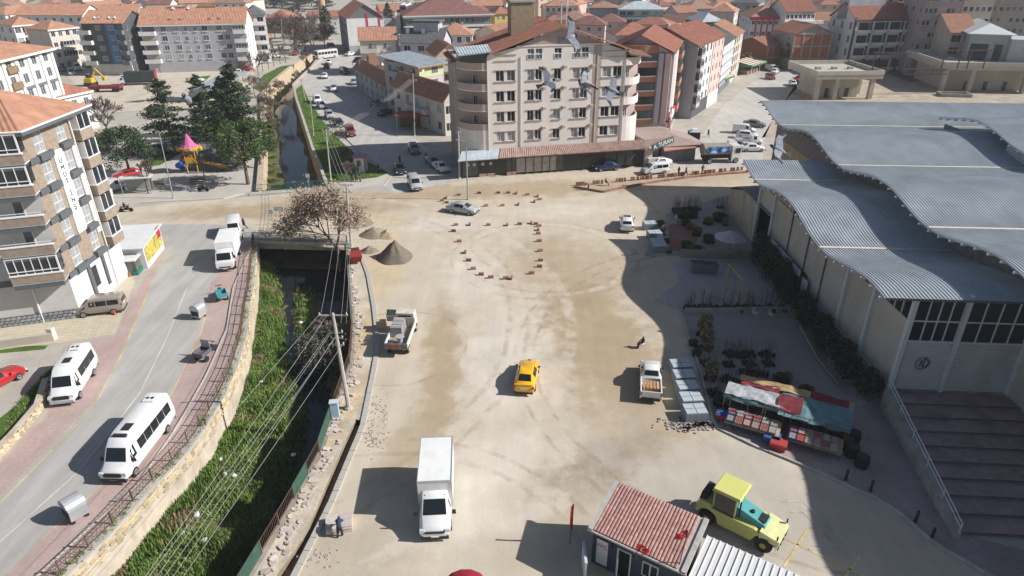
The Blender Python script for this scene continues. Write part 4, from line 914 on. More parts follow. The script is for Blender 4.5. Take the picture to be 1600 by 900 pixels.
for a in [
 ('sedan','silver',(703,329),(744,335),'silver saloon car crossing by the ring of kerb blocks'),
 ('mpv','silver',(643,284),(654,303),'grey minivan driving down onto the dusty crossing'),
 ('sedan','dark',(622,262),(628,276),'black saloon car in the shade at the junction mouth'),
 ('sedan','white',(681,261),(697,272),'white saloon car parked beside the lamp posts in the side lane'),
 ('sedan','bluegrey',(670,252),(683,263),'blue-grey saloon car parked behind the white one in the side lane'),
 ('suv','grey',(643,232),(652,245),'dark grey off-road car parked in the shaded side lane'),
 ('sedan','blue',(966,264),(929,267),'navy blue saloon car parked before the long tiled shopfront'),
 ('mpv','white',(1041,269),(1004,273),'white family van standing at the shop corner'),
 ('sedan','white',(1046,257),(1012,262),'white saloon car half hidden behind the white family van'),
 ('mpv','beige',(1064,240),(1046,248),'beige-grey van parked near the black kiosk'),
 ('sedan','grey',(1166,197),(1190,199),'grey saloon car topmost of the row by the wavy roof'),
 ('panelvan','white',(1150,207),(1175,209),'small white van second in the row by the wavy roof'),
 ('hatch','white',(1153,215),(1181,217),'white hatchback between the small van and the white flatbed'),
 ('sedan','white',(1158,236),(1192,236),'white saloon car lowest of the row by the wavy roof'),
 ('sedan','white',(509,117),(506,127),'white saloon car alone high up on the valley road'),
 ('hatch','white',(522,137),(522,148),'white hatchback in mid lane of the valley road'),
 ('panelvan','white',(493,156),(499,165),'white van parked at the channel side of the valley road'),
 ('sedan','silver',(499,165),(507,172),'silver saloon parked right behind the white van by the channel'),
 ('suv','silver',(512,180),(519,189),'silver-grey car pulled over beside the channel verge'),
 ('hatch','dark',(526,191),(535,203),'dark car in the shade stripe just above the red minivan'),
 ('mpv','wine',(544,203),(552,219),'wine red minivan parked at the verge with roof in the sun'),
 ('suv','white',(516,96),(513,105),'white off-road car behind the dark pickup near the bus'),
 ('suv','dark',(513,103),(509,111),'dark pickup-like car leading the white off-road car near the bus'),
 ('sedan','silver',(553,127),(554,136),'silver car parked in the sunny bay off the valley road'),
 ('panelvan','dark',(536,114),(542,116),'dark van beneath the tarpaulin lean-to beside the valley road'),
 ('sedan','dark',(594,183),(610,176),'dark saloon in deep shade before the tiled low houses'),
 ('hatch','grey',(583,168),(592,162),'grey hatchback in the carport of the low houses'),
 ('sedan','white',(543,88),(552,86),'white saloon in the sunny yard of the white gabled house'),
 ('sedan','white',(556,84),(563,83),'white saloon next to the yard lorry of the white gabled house'),
 ('sedan','dark',(541,82),(545,80),'black saloon behind the white ones in the yard'),
 ('sedan','dark',(240,236),(262,240),'dark saloon parked under the pines on the park edge'),
 ('hatch','red',(208,277),(188,281),'red hatchback parked behind the bus shelter'),
 ('sedan','white',(1236,129),(1241,139),'white car driving down the market road'),
 ('sedan','red',(1248,124),(1245,130),'red car parked along the unfinished concrete frame'),
 ('sedan','dark',(1254,120),(1251,125),'dark car parked above the red one by the unfinished frame'),
 ('hatch','white',(1214,113),(1206,118),'white hatchback by the shed roof on the market road'),
 ('panelvan','white',(1201,110),(1210,112),'white van at the top bend of the market road'),
 ('sedan','white',(1203,105),(1212,107),'white saloon above the van at the top bend'),
 ('sedan','silver',(1200,100),(1209,102),'silver saloon at the very top of the market road'),
 ('hatch','wine',(1200,122),(1206,125),'dark red hatchback just below the top bend'),
 ('mpv','silver',(108,113),(117,121),'silver people carrier parked at the dirt lot corner'),
 ('sedan','dark',(88,104),(100,108),'black saloon in the shade of the cream flats'),
 ('suv','dark',(131,104),(143,106),'dark off-road car in front of the slate and blue block'),
 ('sedan','grey',(103,112),(92,111),'grey saloon nose out before the cream flats'),
 ('sedan','white',(300,128),(315,128),'white saloon parked just left of the long shed roof'),
 ('sedan','dark',(338,136),(350,137),'dark saloon under the long shed roof'),
 ('sedan','silver',(350,130),(362,131),'silver saloon parked at the right side of the long shed'),
 ('sedan','white',(356,123),(368,124),'white saloon near the end of the long shed'),
 ('suv','white',(367,117),(380,116),'white off-road car in front of the red saloon by the shed'),
 ('sedan','red',(378,111),(389,110),'bright red saloon parked below the grey flats corner'),
 ('sedan','white',(384,107),(396,105),'white saloon right of the bright red one'),
 ('panelvan','white',(396,103),(408,99),'white panel van in the crowded lot near the lamp mast'),
 ('panelvan','white',(402,97),(414,95),'second white panel van behind the first in the crowded lot'),
 ('sedan','dark',(414,97),(418,93),'dark car between the leafless saplings of the crowded lot'),
 ('hatch','white',(426,91),(433,90),'white hatchback on the far lane near the lamp mast'),
 ('hatch','wine',(460,87),(464,85),'dark red hatchback on the far lane by the bare trees'),
 ('panelvan','bluegrey',(464,83),(474,81),'pale blue van on the far lane by the bare trees'),
 ('sedan','white',(492,61),(498,60),'white car in deep shade behind the bare trees'),
 ('sedan','red',(-16,610),(8,597),'bright red car at the left picture edge behind the stone wall')]:
 park(*a,group=G1)
park('mpv','beige',(192,484),(128,491),'brown-grey people carrier with a glass roof beside the tower block entrance','van',G1)
v = park('panelvan','silver',(165,302),(188,296),'silver-blue minibus parked by the bus shelter','van',G1); v.scale = (1.08,1.1,1.15)
v = park('panelvan','white',(121,107),(124,114),'old white minibus facing out beside the cream flats','van',G1); v.scale = (1.1,1.2,1.3)
drop_protos()
# big individual vehicles
o = make_minibus('minibus',5.9,win=3,hatches=2); loc,rz = place((137,577),(102,632)); o.location = loc; o.rotation_euler = (0,0,rz)
tag(o,'shorter white minibus with grey bumper parked by the rubble garden wall','minibus','minibuses on the left road')
o = make_minibus('minibus',7.2,win=5,hatches=1,H=2.75); loc,rz = place((250,668),(192,743)); o.location = loc; o.rotation_euler = (0,0,rz)
tag(o,'long white minibus with black side glass on the left road','minibus','minibuses on the left road')
MB().box((0,0,0),(.95,.22,.26)).build('destination_sign',BLACKP,o,loc=(0,7.2 / 2 - 1.95,2.72))
o = make_pickup(); loc,rz = place((1016,628),(1015,578)); o.location = loc; o.rotation_euler = (0,0,rz); tag(o,'white pickup loaded with crates at the roof shadow edge','pickup')
crate = MB()
for k in range(3): crate.box((0,0,.07 + k * .13),(.22,1.05,.1))
cm = crate.mesh('crate',M('crate_wood_mat',(.50,.27,.14),var=.2,ovar=.2,scale=5))
for i in range(5):
 c = inst('crate',cm,None,None); q = o.matrix_basis @ Vector((-.56 + i * .28,-1.35,.64)); c.location = q; c.rotation_euler = (0,0,rz)
 tag(c,('leftmost','second from left','middle','second from right','rightmost')[i] + ' slim wooden crate in the white pickup bed','crate','crates in the pickup bed')
o = make_boxvan(); loc,rz = place((686,745),(681,835)); o.location = loc; o.rotation_euler = (0,0,rz); tag(o,'white box lorry facing the viewer on the dusty square','lorry')
o = make_caboverbox(L_=6.3,bh=3.0,W=2.05); loc,rz = place((366,388),(352,430)); o.location = loc; o.rotation_euler = (0,0,rz); tag(o,'white box truck parked along the pink strip near the bridge','truck')
o = make_mpv(PAINT,'white_van',5.0,1.95,2.2,panel=True); loc,rz = place((369,358),(367,380)); o.location = loc; o.rotation_euler = (0,0,rz); tag(o,'white van parked right behind the white box truck','van')
o = make_caboverbox('tarpaulin_truck',M('dark_tarp_mat',(.035,.045,.045),rough=.7,var=.3,scale=1),9.5,3.5,'tarpaulin_body',2.5); loc,rz = place((241,131),(194,133)); o.location = loc; o.rotation_euler = (0,0,rz); tag(o,'long truck with a dark tarpaulin body on the dirt lot','truck')
MB().box2((-1.25,-4.76,1.2),(1.25,-4.6,3.45)).build('rear_flap',M('red_flap_mat',(.30,.04,.04),var=.1),o)
o = make_caboverbox('box_truck',M('dark_box_mat',(.05,.05,.055),var=.1),6.5,3.2); loc,rz = place((516,80),(521,86)); o.location = loc; o.rotation_euler = (0,0,rz); tag(o,'dark box truck stopped above the pale bus','truck')
o = make_caboverbox('box_truck',None,6.0,3.0); loc,rz = place((552,80),(548,79)); o.location = loc; o.rotation_euler = (0,0,rz); tag(o,'white lorry parked against the yard wall of the gabled house','truck')
# town bus
t = thing('town_bus','pale town bus with a dark window band at the channel bend','bus'); b = MB()
loc,rz = place((502,92),(519,90)); t.location = loc; t.rotation_euler = (0,0,rz)
ring = [(-1.2,.4),(-1.25,1.3),(-1.2,2.6),(-1.0,2.85),(1.0,2.85),(1.2,2.6),(1.25,1.3),(1.2,.4)]
b.prof(ring,(1,0,0),(0,0,1),(0,7.6,0),(0,-3.8,0)); b.build('body',M('bus_paint_mat',(.55,.55,.53),rough=.4,var=.05),t)
for s in (-1,1):
 for i in range(6): MB().box((0,0,0),(.04,1.0,.8)).build('side_window',GLASS,t,loc=(s * 1.235,-3.1 + i * 1.2,1.9)).rotation_euler = (0,-s * R(2),0)
for y,nm in ((3.82,'windscreen'),(-3.82,'rear_window')): MB().box((0,0,0),(2.0,.06,1.1)).build(nm,GLASS,t,loc=(0,y,1.9))
for s in (-.9,.9): MB().box((0,0,0),(.25,.06,.2)).build('tail_light',TAIL,t,loc=(s,-3.81,.9))
add_wheels(t,.45,.28,1.22,(-2.2,2.4))
# ------------------------------------------------------------------ toilet hut,shed,roller,site traffic
MAT_NAVY = M('navy_wall_mat',(.05,.065,.09),rough=.6,var=.12,scale=1)
MAT_TILE = M('pink_tile_mat',(.44,.25,.215),rough=.85,var=.22,scale=1.3,ovar=.2,bump=.2,stain=((.50,.44,.41),1.9,.85))
MAT_CEMENT = M('cement_edge_mat',(.47,.44,.40),var=.15,scale=3,bump=.3)
MAT_WHITEPVC = M('white_pvc_mat',(.66,.67,.68),rough=.4,var=.05)
hut = thing('toilet_hut','small navy toilet hut with pink tiled roof and a WC door','hut')
TL,FL_,FR_,TR = Vector((5.84,31.29,3.75)),Vector((4.56,28.11,2.95)),Vector((9.30,25.03,2.95)),Vector((11.0,27.9,3.75))
ex = (FR_ - FL_); ex.z = 0; LW = ex.length; ex.normalize(); ey = Vector((-ex.y,ex.x,0)); O = Vector((FL_.x,FL_.y,0)); DEP = 3.45
hut.location = O; hut.rotation_euler = (0,0,math.atan2(ex.y,ex.x))
def zroof(y): return 2.86 + .23 * y
wb = MB(); wb.hexa([(.1,.12,0),(LW - .1,.12,0),(LW - .1,DEP - .1,0),(.1,DEP - .1,0),(.1,.12,2.75),(LW - .1,.12,2.75),(LW - .1,DEP - .1,3.5),(.1,DEP - .1,3.5)]); wb.build('wall',MAT_NAVY,hut)
rs = MB(); rs.hexa([(-.12,-.12,zroof(-.12) - .12),(LW + .1,-.12,zroof(-.12) - .12),(LW + .1,DEP,zroof(DEP) - .12),(-.12,DEP,zroof(DEP) - .12),(-.12,-.12,zroof(-.12)),(LW + .1,-.12,zroof(-.12)),(LW + .1,DEP,zroof(DEP)),(-.12,DEP,zroof(DEP))]); rs.build('roof_slab',MAT_CEMENT,hut)
tm = MB(); n = 5
ring = [(.105 * math.cos(math.pi * i / n),.075 * math.sin(math.pi * i / n)) for i in range(n + 1)]
tm.add([(x,0,z) for x,z in ring] + [(x * .86,.36,z * .86) for x,z in ring],[(i,i + 1,n + 2 + i,n + 1 + i) for i in range(n)] + [tuple(range(n + 1))]); tme = tm.mesh('roof_tile',MAT_TILE)
nc,nr = int((LW - .35) / .205),11; cnt = 0; rest = MB(); rr = random.Random(3)
sl = math.atan(.23)
for c in range(nc):
 for r_ in range(nr):
  x = .22 + c * .205; y = -.06 + r_ * .315; z = zroof(y) + .02
  if cnt < 290:
   o = inst('roof_tile',tme,hut,(x,y,z)); o.rotation_euler = (sl + rr.uniform(-.02,.04),rr.uniform(-.05,.05),rr.uniform(-.03,.03)); cnt += 1
for (a,b_) in (((-.14,-.14),(.14,DEP)),((LW - .16,-.14),(LW + .12,DEP))):
 k = MB(); k.hexa([(a[0],a[1],zroof(a[1]) - .06),(b_[0],a[1],zroof(a[1]) - .06),(b_[0],b_[1],zroof(b_[1]) - .06),(a[0],b_[1],zroof(b_[1]) - .06),(a[0],a[1],zroof(a[1]) + .1),(b_[0],a[1],zroof(a[1]) + .1),(b_[0],b_[1],zroof(b_[1]) + .1),(a[0],b_[1],zroof(b_[1]) + .1)]); k.build('verge',MAT_CEMENT,hut)
MB().box((LW / 2,-.15,zroof(-.15) - .03),(LW + .3,.1,.12)).build('eaves_board',M('eaves_mat',(.45,.40,.36),var=.15),hut)
d = MB().box((.75,.09,1.25),(.72,.06,2.0)).build('door',MAT_WHITEPVC,hut)
MB().box((.75,.06,2.42),(.72,.06,.36)).build('door_light',MAT_DARKGLASS,hut)
text_part('door_lettering','WC',.42,M('red_letter_mat',(.55,.02,.04)),hut,(.75,.05,1.75),(R(90),0,0),.005)
fr = MB()
for x in (1.75,2.55): fr.box((x,.06,1.1),(.07,.1,2.2))
fr.box((2.15,.06,2.2),(.87,.1,.07)); fr.build('door_frame',MAT_WHITEPVC,hut)
MB().box((2.15,.1,1.1),(.72,.06,2.1)).build('doorway',M('dark_room_mat',(.02,.02,.022)),hut)
o = MB().box((.35,0,1.1),(.7,.05,2.1)).build('open_door',MAT_WHITEPVC,hut,loc=(1.8,.06,0)); o.rotation_euler = (0,0,R(-70))
wf = thing  # window of the hut
w = MB(); w.box((3.75,.07,1.6),(.95,.08,1.1)); wo_ = w.build('window',MAT_WHITEPVC,hut)
for s in (-1,1): MB().box((3.75 + s * .23,.02,1.6),(.36,.03,.92)).build('window_pane',MAT_DARKGLASS,wo_)
MB().box((1.38,.0,2.45),(.1,.2,.7)).build('stovepipe',M('pipe_black_mat',(.03,.03,.03)),hut)
# its side fence and the low shed
shed = thing('site_shed','low white shed with ribbed sheet roof next to the tiled hut','shed')
p0 = O + ex * (LW + .25) + ey * .1; shed.location = p0; shed.rotation_euler = hut.rotation_euler
SL,SD = 7.6,3.0; zr = lambda y: 2.35 + .12 * y
MB().hexa([(0,.1,0),(SL,.1,0),(SL,SD,0),(0,SD,0),(0,.1,2.3),(SL,.1,2.3),(SL,SD,2.6),(0,SD,2.6)]).build('wall',M('grey_panel_mat',(.45,.47,.5),var=.08),shed)
k = 0; x = -.1; MW = M('white_sheet_mat',(.66,.66,.65),rough=.5,var=.07,scale=.8)
pan = MB(); pan.hexa([(0,-.15,zr(-.15)),(.36,-.15,zr(-.15)),(.36,SD + .1,zr(SD)),(0,SD + .1,zr(SD)),(0,-.15,zr(-.15) + .05),(.36,-.15,zr(-.15) + .05),(.36,SD + .1,zr(SD) + .05),(0,SD + .1,zr(SD) + .05)]); pan.hexa([(.0,-.15,zr(-.15) + .04),(.07,-.15,zr(-.15) + .04),(.07,SD + .1,zr(SD) + .04),(0,SD + .1,zr(SD) + .04),(.015,-.15,zr(-.15) + .11),(.055,-.15,zr(-.15) + .11),(.055,SD + .1,zr(SD) + .11),(.015,SD + .1,zr(SD) + .11)])
pme = pan.mesh('roof_panel',MW)
for k in range(20): inst('roof_panel',pme,shed,(-.05 + k * .375,0,0))
MB().box((SL * .97,SD * .75,2.75),(1.2,1.0,.3)).build('roof_box',M('teal_box_mat',(.06,.2,.17)),shed)
def flagthing(name,label,base,top,mat,cw,ch,lean=0,emblem=True,pos=1.0,dirx=-1,drop=.0):
 b_,t_ = Vector(base),Vector(top); t = thing(name,label,'flag',b_)
 MB().tube((0,0,0),t_ - b_,.028,.02,6).build('pole',M('flagpole_mat',(.06,.05,.05),rough=.5),t)
 c = MB(); n,m_ = 8,5; tp = t_ - b_; vs = []
 for i in range(n + 1):
  for j in range(m_ + 1):
   u,v = i / n,j / m_
   vs.append((tp.x + dirx * (cw * u),tp.y + .1 * math.sin(u * 6 + v * 2) * u,tp.z - .05 - ch * v - drop * u * u))
 c.add(vs,[(i * (m_ + 1) + j,i * (m_ + 1) + j + 1,(i + 1) * (m_ + 1) + j + 1,(i + 1) * (m_ + 1) + j) for i in range(n) for j in range(m_)])
 c.add([(v[0],v[1] + .012,v[2]) for v in vs],[(i * (m_ + 1) + j,(i + 1) * (m_ + 1) + j,(i + 1) * (m_ + 1) + j + 1,i * (m_ + 1) + j + 1) for i in range(n) for j in range(m_)])
 o = c.build('cloth',mat,t)
 if emblem:
  e = MB(); cx,cz,q = tp.x + dirx * cw * .45,tp.z - .05 - ch * .5 - drop * .2,ch * .27; yy = tp.y + .1 * math.sin(.45 * 6 + 1) * .45 - .02
  ring = []; N_ = 14
  for i in range(N_ + 1):
   a = R(40) + R(280) * i / N_; ring.append((cx + q * math.cos(a),yy,cz + q * math.sin(a)))
  for i in range(N_,-1,-1):
   a = R(40) + R(280) * i / N_; ring.append((cx + q * .22 + q * .78 * math.cos(a) * .98,yy,cz + q * .8 * math.sin(a)))
  for i in range(N_): e.quad(ring[i],ring[i + 1],ring[2 * N_ - i],ring[2 * N_ + 1 - i])
  st_ = []
  for i in range(10):
   rad = q * (.42 if i % 2 == 0 else .17); a = math.pi * 2 * i / 10 + math.pi; st_.append((cx + q * .95 + rad * math.cos(a),yy,cz + rad * math.sin(a)))
  e.add(st_,[tuple(range(10))]); e.build('crescent_and_star',M('flag_white_mat',(.7,.7,.7)),o)
 return t
MAT_FLAG = M('flag_red_mat',(.50,.025,.025),rough=.8,var=.12)
q = O + ex * (LW * .93) + ey * .25
flagthing('flag','small dark red flag on a tall thin pole above the tiled hut roof',(q.x,q.y,2.9),(q.x + .3,q.y + .3,5.2),MAT_FLAG,.62,.55,drop=.25)
q = O + ex * (LW * .60) + ey * -.15
flagthing('flag','bright red flag draped over the hut eaves with white crescent and star',(q.x - .45,q.y - .02,2.5),(q.x - .45,q.y,3.75),M('flag_bright_mat',(.62,.02,.02),var=.1),.7,.55,dirx=1,drop=.45)
q = at(890,850); ft = at(899,772,3.2)
flagthing('flag','furled red and white pennant on a leaning pole left of the hut',(q.x,q.y,0),(q.x + .15,q.y + .05,3.3),MAT_FLAG,.18,2.0,emblem=False,drop=.1)
q = at(912,893); t = thing('site_barrier','narrow white barrier panel leaning beside the toilet hut','barrier',(q.x,q.y,0)); MB().box((0,0,.8),(.12,1.5,1.6)).build('panel',MAT_WHITEPVC,t); MB().box((0,0,1.62),(.16,1.6,.06)).build('top_rail',MAT_STEELW,t)
# pneumatic road roller
ra,rb_ = Vector((12.34,31.25,0)),Vector((15.28,28.92,0)); hd = (rb_ - ra).normalized(); lf = Vector((-hd.y,hd.x,0)); mid = (ra + rb_) / 2 + lf * 0.85
rl = thing('road_roller','lime yellow road roller with turquoise bonnet and black tyres','road roller',(mid.x,mid.y,.012),math.atan2(hd.y,hd.x) - math.pi / 2)
LIME = M('lime_paint_mat',(.46,.47,.15),rough=.45,var=.08,scale=1,coat=.2); LIME2 = M('lime_roof_mat',(.60,.59,.19),rough=.45,var=.05); TEAL = M('teal_paint_mat',(.09,.34,.35),rough=.4,var=.08,coat=.2)
bd = MB(); bd.prof([(-2.55,.75),(-2.55,1.35),(-2.3,1.7),(-1.6,1.75),(-1.55,1.45),(1.2,1.42),(2.35,1.0),(2.6,.8)] + [(1.9 + .68 * math.cos(a),.54 + .68 * math.sin(a)) for a in [math.pi * k / 8 + .25 * (1 - k / 4) for k in range(9)]] + [(1.1,.42),(-1.0,.42)] + [(-1.75 + .68 * math.cos(a),.54 + .68 * math.sin(a)) for a in [math.pi * k / 8 + .25 * (1 - k / 4) for k in range(9)]],(0,1,0),(0,0,1),(1.9,0,0),(-.95,0,0)); bd.build('body',LIME,rl)
nose = MB(); nose.hexa([(-.98,1.55,.95),(.98,1.55,.95),(.98,2.75,.95),(-.98,2.75,.95),(-.98,1.55,1.5),(.98,1.55,1.5),(.9,2.75,1.25),(-.9,2.75,1.25)]); nose.build('front_hood',M('pale_lime_mat',(.60,.60,.30),rough=.45),rl)
hood = MB(); hood.hexa([(-.6,-.1,1.4),(.6,-.1,1.4),(.6,1.75,1.4),(-.6,1.75,1.4),(-.52,-.1,2.1),(.52,-.1,2.1),(.5,1.65,1.62),(-.5,1.65,1.62)]); hood.build('bonnet',TEAL,rl)
MB().box((0,1.42,1.74),(.74,.5,.04)).build('radiator_grille',BLACKP,rl).rotation_euler = (0,0,0)
MB().lathe([(.13,0),(.13,.12),(.08,.16)],10).build('filler_cap',BLACKP,rl,loc=(.08,.75,1.88))
MB().tube((.62,.1,1.5),(.62,.1,2.7),.05,.05,8).tube((.62,.1,2.7),(.62,-.1,2.85),.05,.05,8).build('exhaust',BLACKP,rl)
cab_ = MB()
for sx in (-.82,.82):
 for y in (-1.5,-.12): cab_.box((sx,y,2.15),(.09,.09,1.5))
cab_.build('cab_frame',LIME,rl)
MB().hexa([(-.95,-1.68,2.88),(.95,-1.68,2.88),(.95,.12,2.88),(-.95,.12,2.88),(-.88,-1.6,3.06),(.88,-1.6,3.06),(.88,.05,3.06),(-.88,.05,3.06)]).build('cab_roof',LIME2,rl)
for s in (-1,1): MB().box((s * .84,-.8,2.15),(.03,1.28,1.35)).build('cab_window',GLASS,rl)
for y in (-1.52,-.1): MB().box((0,y,2.15),(1.55,.03,1.35)).build('cab_window',GLASS,rl)
st_ = MB()
for k in range(3): st_.box((-.97,-.35,.62 + k * .28),(.06,.5,.2))
st_.build('step_recess',M('recess_mat',(.09,.09,.03)),rl)
MB().box((0,-2.2,1.85),(1.5,.5,.5),taper=.8).build('rear_tank',BLACKP,rl)
tw = MB().lathe([(.2,-.17),(.5,-.17),(.54,-.1),(.54,.1),(.5,.17),(.2,.17)],18,axis='x').mesh('tyre',TYRE,True,40); hubm = MB().lathe([(.05,0),(.2,.01),(.2,-.02)],10,axis='x').mesh('hub',M('hub_mat',(.3,.25,.08)))
for y in (-1.75,1.9):
 for i in range(5):
  x = -.86 + .43 * i; o = inst('tyre',tw,rl,(x,y,.54))
  if i in (0,4): h_ = inst('hub',hubm,o,(-.18 if i == 0 else .18,0,0)); 
for s in (-1,1): MB().box((s * .9,2.6,1.5),(.1,.08,.3)).build('marker_lamp',BLACKP,rl)
stp = MB()
for i in range(4): stp.box((-.72 + i * .48,2.72,.78),(.2,.06,.5))
stp.build('hazard_stripes',M('hazard_black_mat',(.03,.03,.03)),rl)
MB().box((0,2.66,.78),(1.9,.08,.5)).build('hazard_board',MAT_WHITEPVC,rl)
# old flatbed lorry with slabs
fb = thing('flatbed_lorry','rusty old flatbed lorry seen from behind with its cab door open','lorry',(-10.35,53.3,.012),R(-3)); WOODG = M('weathered_board_mat',(.27,.24,.20),var=.3,scale=3,bump=.2); RUST = M('rusty_white_mat',(.56,.52,.46),var=.15,scale=2,stain=((.3,.12,.05),2.2,.8))
MB().box2((-1.0,-2.5,.9),(1.0,1.5,1.0)).build('bed_floor',WOODG,fb)
for s in (-1,1): MB().box2((s * 1.0 - .04,-2.5,1.0),(s * 1.0 + .04,1.5,1.5)).build('side_board',M('old_white_board_mat',(.58,.56,.52),var=.12,scale=2),fb)
tg = MB(); tg.box((0,-2.53,1.2),(2.1,.06,.62)); tgo = tg.build('tailgate',M('tailgate_mat',(.22,.16,.15),var=.25,scale=3),fb)
for k in range(5): MB().box((0,-2.575,.96 + k * .12),(2.06,.03,.05)).build('slat',WOODG,tgo)
for x in (-.35,.3):
 m_ = MB()
 for k in range(5): m_.box((x + .09 * math.sin(k * 1.9),-2.6,1.02 + k * .09),(.22 - .03 * (k % 3),.02,.05))
 m_.build('orange_mark',M('orange_mark_mat',(.62,.17,.03)),tgo)
MB().box2((-1.0,1.5,1.0),(1.0,1.56,1.9)).build('head_board',RUST,fb)
cab_ = MB(); cab_.hexa([(-.95,1.65,.6),(.95,1.65,.6),(.95,3.1,.6),(-.95,3.1,.6),(-.85,1.75,2.2),(.85,1.75,2.2),(.85,2.75,2.2),(-.85,2.75,2.2)]); cab_.build('cab',RUST,fb)
MB().box((0,1.7,1.75),(1.2,.05,.5)).build('rear_window',GLASS,fb)
dr = thing; d_ = MB(); d_.box((-.5,0,.62),(1.0,.06,.55)); 
do = d_.build('open_door',RUST,fb,loc=(-.98,2.6,.5)); f_ = MB()
for a,b_ in (((-.98,0,.9),(-.85,0,1.6)),((-.85,0,1.6),(-.05,0,1.6)),((0,0,.9),(-.05,0,1.6))): f_.tube(a,b_,.04,n=5)
f_.build('door_frame',BLACKP,do); MB().box((-.5,0,1.25),(.85,.02,.62)).build('door_window',M('clear_pane_mat',(.35,.42,.3),rough=.1),do)
MB().box2((-.45,-2.4,.5),(.45,2.6,.85)).build('chassis',BLACKP,fb); add_w = [( -1.6),(2.3)]
ld = thing('slab_stack','stack of grey boards on the bed of the rusty flatbed lorry','stack',(-10.35,53.3,1.02),R(-3))
bm_ = MB().box((0,0,0),(1.05,.3,.95)).mesh('board',M('grey_slab_mat',(.30,.29,.28),var=.2,ovar=.25,scale=2,bump=.2))
for k in range(6): inst('board',bm_,ld,(-.38,1.2 - k * .33,.48 + .03 * (k % 2)),.03 * (k % 3))
cr = thing('cable_reel','round grey cable reel standing on the flatbed lorry bed','reel',(-10.35,53.3,1.02),0)
MB().lathe([(.42,0),(.42,.06)],18,c=(.1,-1.55,.62)).build('flange',M('reel_mat',(.40,.36,.32),var=.15),cr); MB().lathe([(.25,0),(.25,.62)],14,c=(.1,-1.55,0)).build('drum',M('reel_blue_mat',(.25,.33,.42),var=.15),cr)
bx = at(596,507,.4); t = thing('carton','pale wooden box standing beside the open lorry door','box',(bx.x,bx.y,0)); MB().box((0,0,.45),(.9,.6,.9)).build('box_body',M('plywood_mat',(.52,.40,.24),var=.1),t); MB().box((0,0,.92),(.94,.64,.05)).build('lid',M('plywood_mat2',(.58,.46,.29),var=.1),t)
add_wheels(fb,.42,.28,.95,(-1.6,2.3))
# water tanker
wt = thing('tanker_truck','tanker truck with a bright blue water advert crossing to the right','truck'); loc,rz = place((1100,254),(1148,252)); wt.location = loc; wt.rotation_euler = (0,0,rz)
tk = MB(); ring = [(1.2 * math.cos(2 * math.pi * i / 16),1.0 * math.sin(2 * math.pi * i / 16) + 2.35) for i in range(16)]
tk.prof(ring,(1,0,0),(0,0,1),(0,4.6,0),(0,-3.4,0)); tk.build('tank',M('tank_mat',(.30,.25,.21),rough=.5,var=.2),wt,smooth=True,angle=40)
MB().box2((-.6,-3.3,.8),(.6,3.0,1.3)).build('chassis',BLACKP,wt)
ad = bpy.data.materials.new('advert_print_mat'); ad.use_nodes = True; nt = ad.node_tree; tc = nt.nodes.new('ShaderNodeTexCoord'); nz = nt.nodes.new('ShaderNodeTexNoise'); nz.inputs['Scale'].default_value = 1.1; nz.inputs['Detail'].default_value = 2; rp = nt.nodes.new('ShaderNodeValToRGB')
rp.color_ramp.elements[0].position = .38; rp.color_ramp.elements[0].color = (.01,.03,.25,1); rp.color_ramp.elements[1].position = .62; rp.color_ramp.elements[1].color = (.6,.75,.85,1); e = rp.color_ramp.elements.new(.5); e.color = (.02,.32,.6,1)
nt.links.new(tc.outputs['Object'],nz.inputs['Vector']); nt.links.new(nz.outputs['Fac'],rp.inputs[0]); nt.links.new(rp.outputs[0],nt.nodes['Principled BSDF'].inputs['Base Color'])
for s in (-1,1): MB().box((s * 1.24,-1.0,2.45),(.05,4.0,1.15)).build('advert_board',ad,wt)
for s in (-1,1): MB().box((s * 1.24,-1.0,1.85),(.07,4.1,.12)).build('red_trim',M('red_trim_mat',(.4,.05,.06)),wt)
cb = MB(); cb.hexa([(-1.15,1.6,.7),(1.15,1.6,.7),(1.15,3.4,.7),(-1.15,3.4,.7),(-1.05,1.6,3.0),(1.05,1.6,3.0),(1.05,3.1,3.0),(-1.05,3.1,3.0)]); cb.build('cab',PAINT,wt)
for s in (-1,1): MB().box((s * 1.13,2.6,2.2),(.05,.9,.8)).build('cab_window',GLASS,wt)
MB().box((0,3.29,2.2),(1.9,.05,.9)).build('windscreen',GLASS,wt).rotation_euler = (0,0,0)
MB().tube((-.9,1.45,1.2),(-.9,1.45,3.4),.12,n=8).build('exhaust',BLACKP,wt)
add_wheels(wt,.5,.35,1.15,(-2.3,2.4))
# small flatbed in the row by the roof
o = thing('flatbed_pickup','white flatbed pickup in the row of cars by the wavy roof','pickup'); loc,rz = place((1148,226),(1190,226)); o.location = loc; o.rotation_euler = (0,0,rz); w = .95
car_body(loft([(.2,.4,.9,.7,.95,1.1,.93,1.8,.72),(.6,.38,.93,.7,.95,1.1,.93,1.95,.74),(1.2,.38,.93,.7,.95,1.08,.93,1.9,.72),(1.85,.38,.93,.7,.95,1.0,.92,1.15,.8),(2.4,.4,.85,.65,.9,.8,.85,.9,.65),(2.5,.46,.75,.6,.8,.7,.75,.76,.55)]),'cab',PAINT,o,[('windscreen',2,5,.06,.94,.03,.97),('side_window',1,3,.08,.95,.1,.85)])
MB().box2((-.95,-2.5,.8),(.95,.1,.9)).build('bed_floor',MAT_STEELW,o)
for s in (-1,1): MB().box2((s * .95 - .03,-2.5,.9),(s * .95 + .03,.1,1.25)).build('side_board',MAT_STEELW,o)
MB().box2((-.95,-2.53,.9),(.95,-2.47,1.25)).build('tailgate',MAT_STEELW,o)
add_wheels(o,.35,.24,.95,(-1.5,1.7))
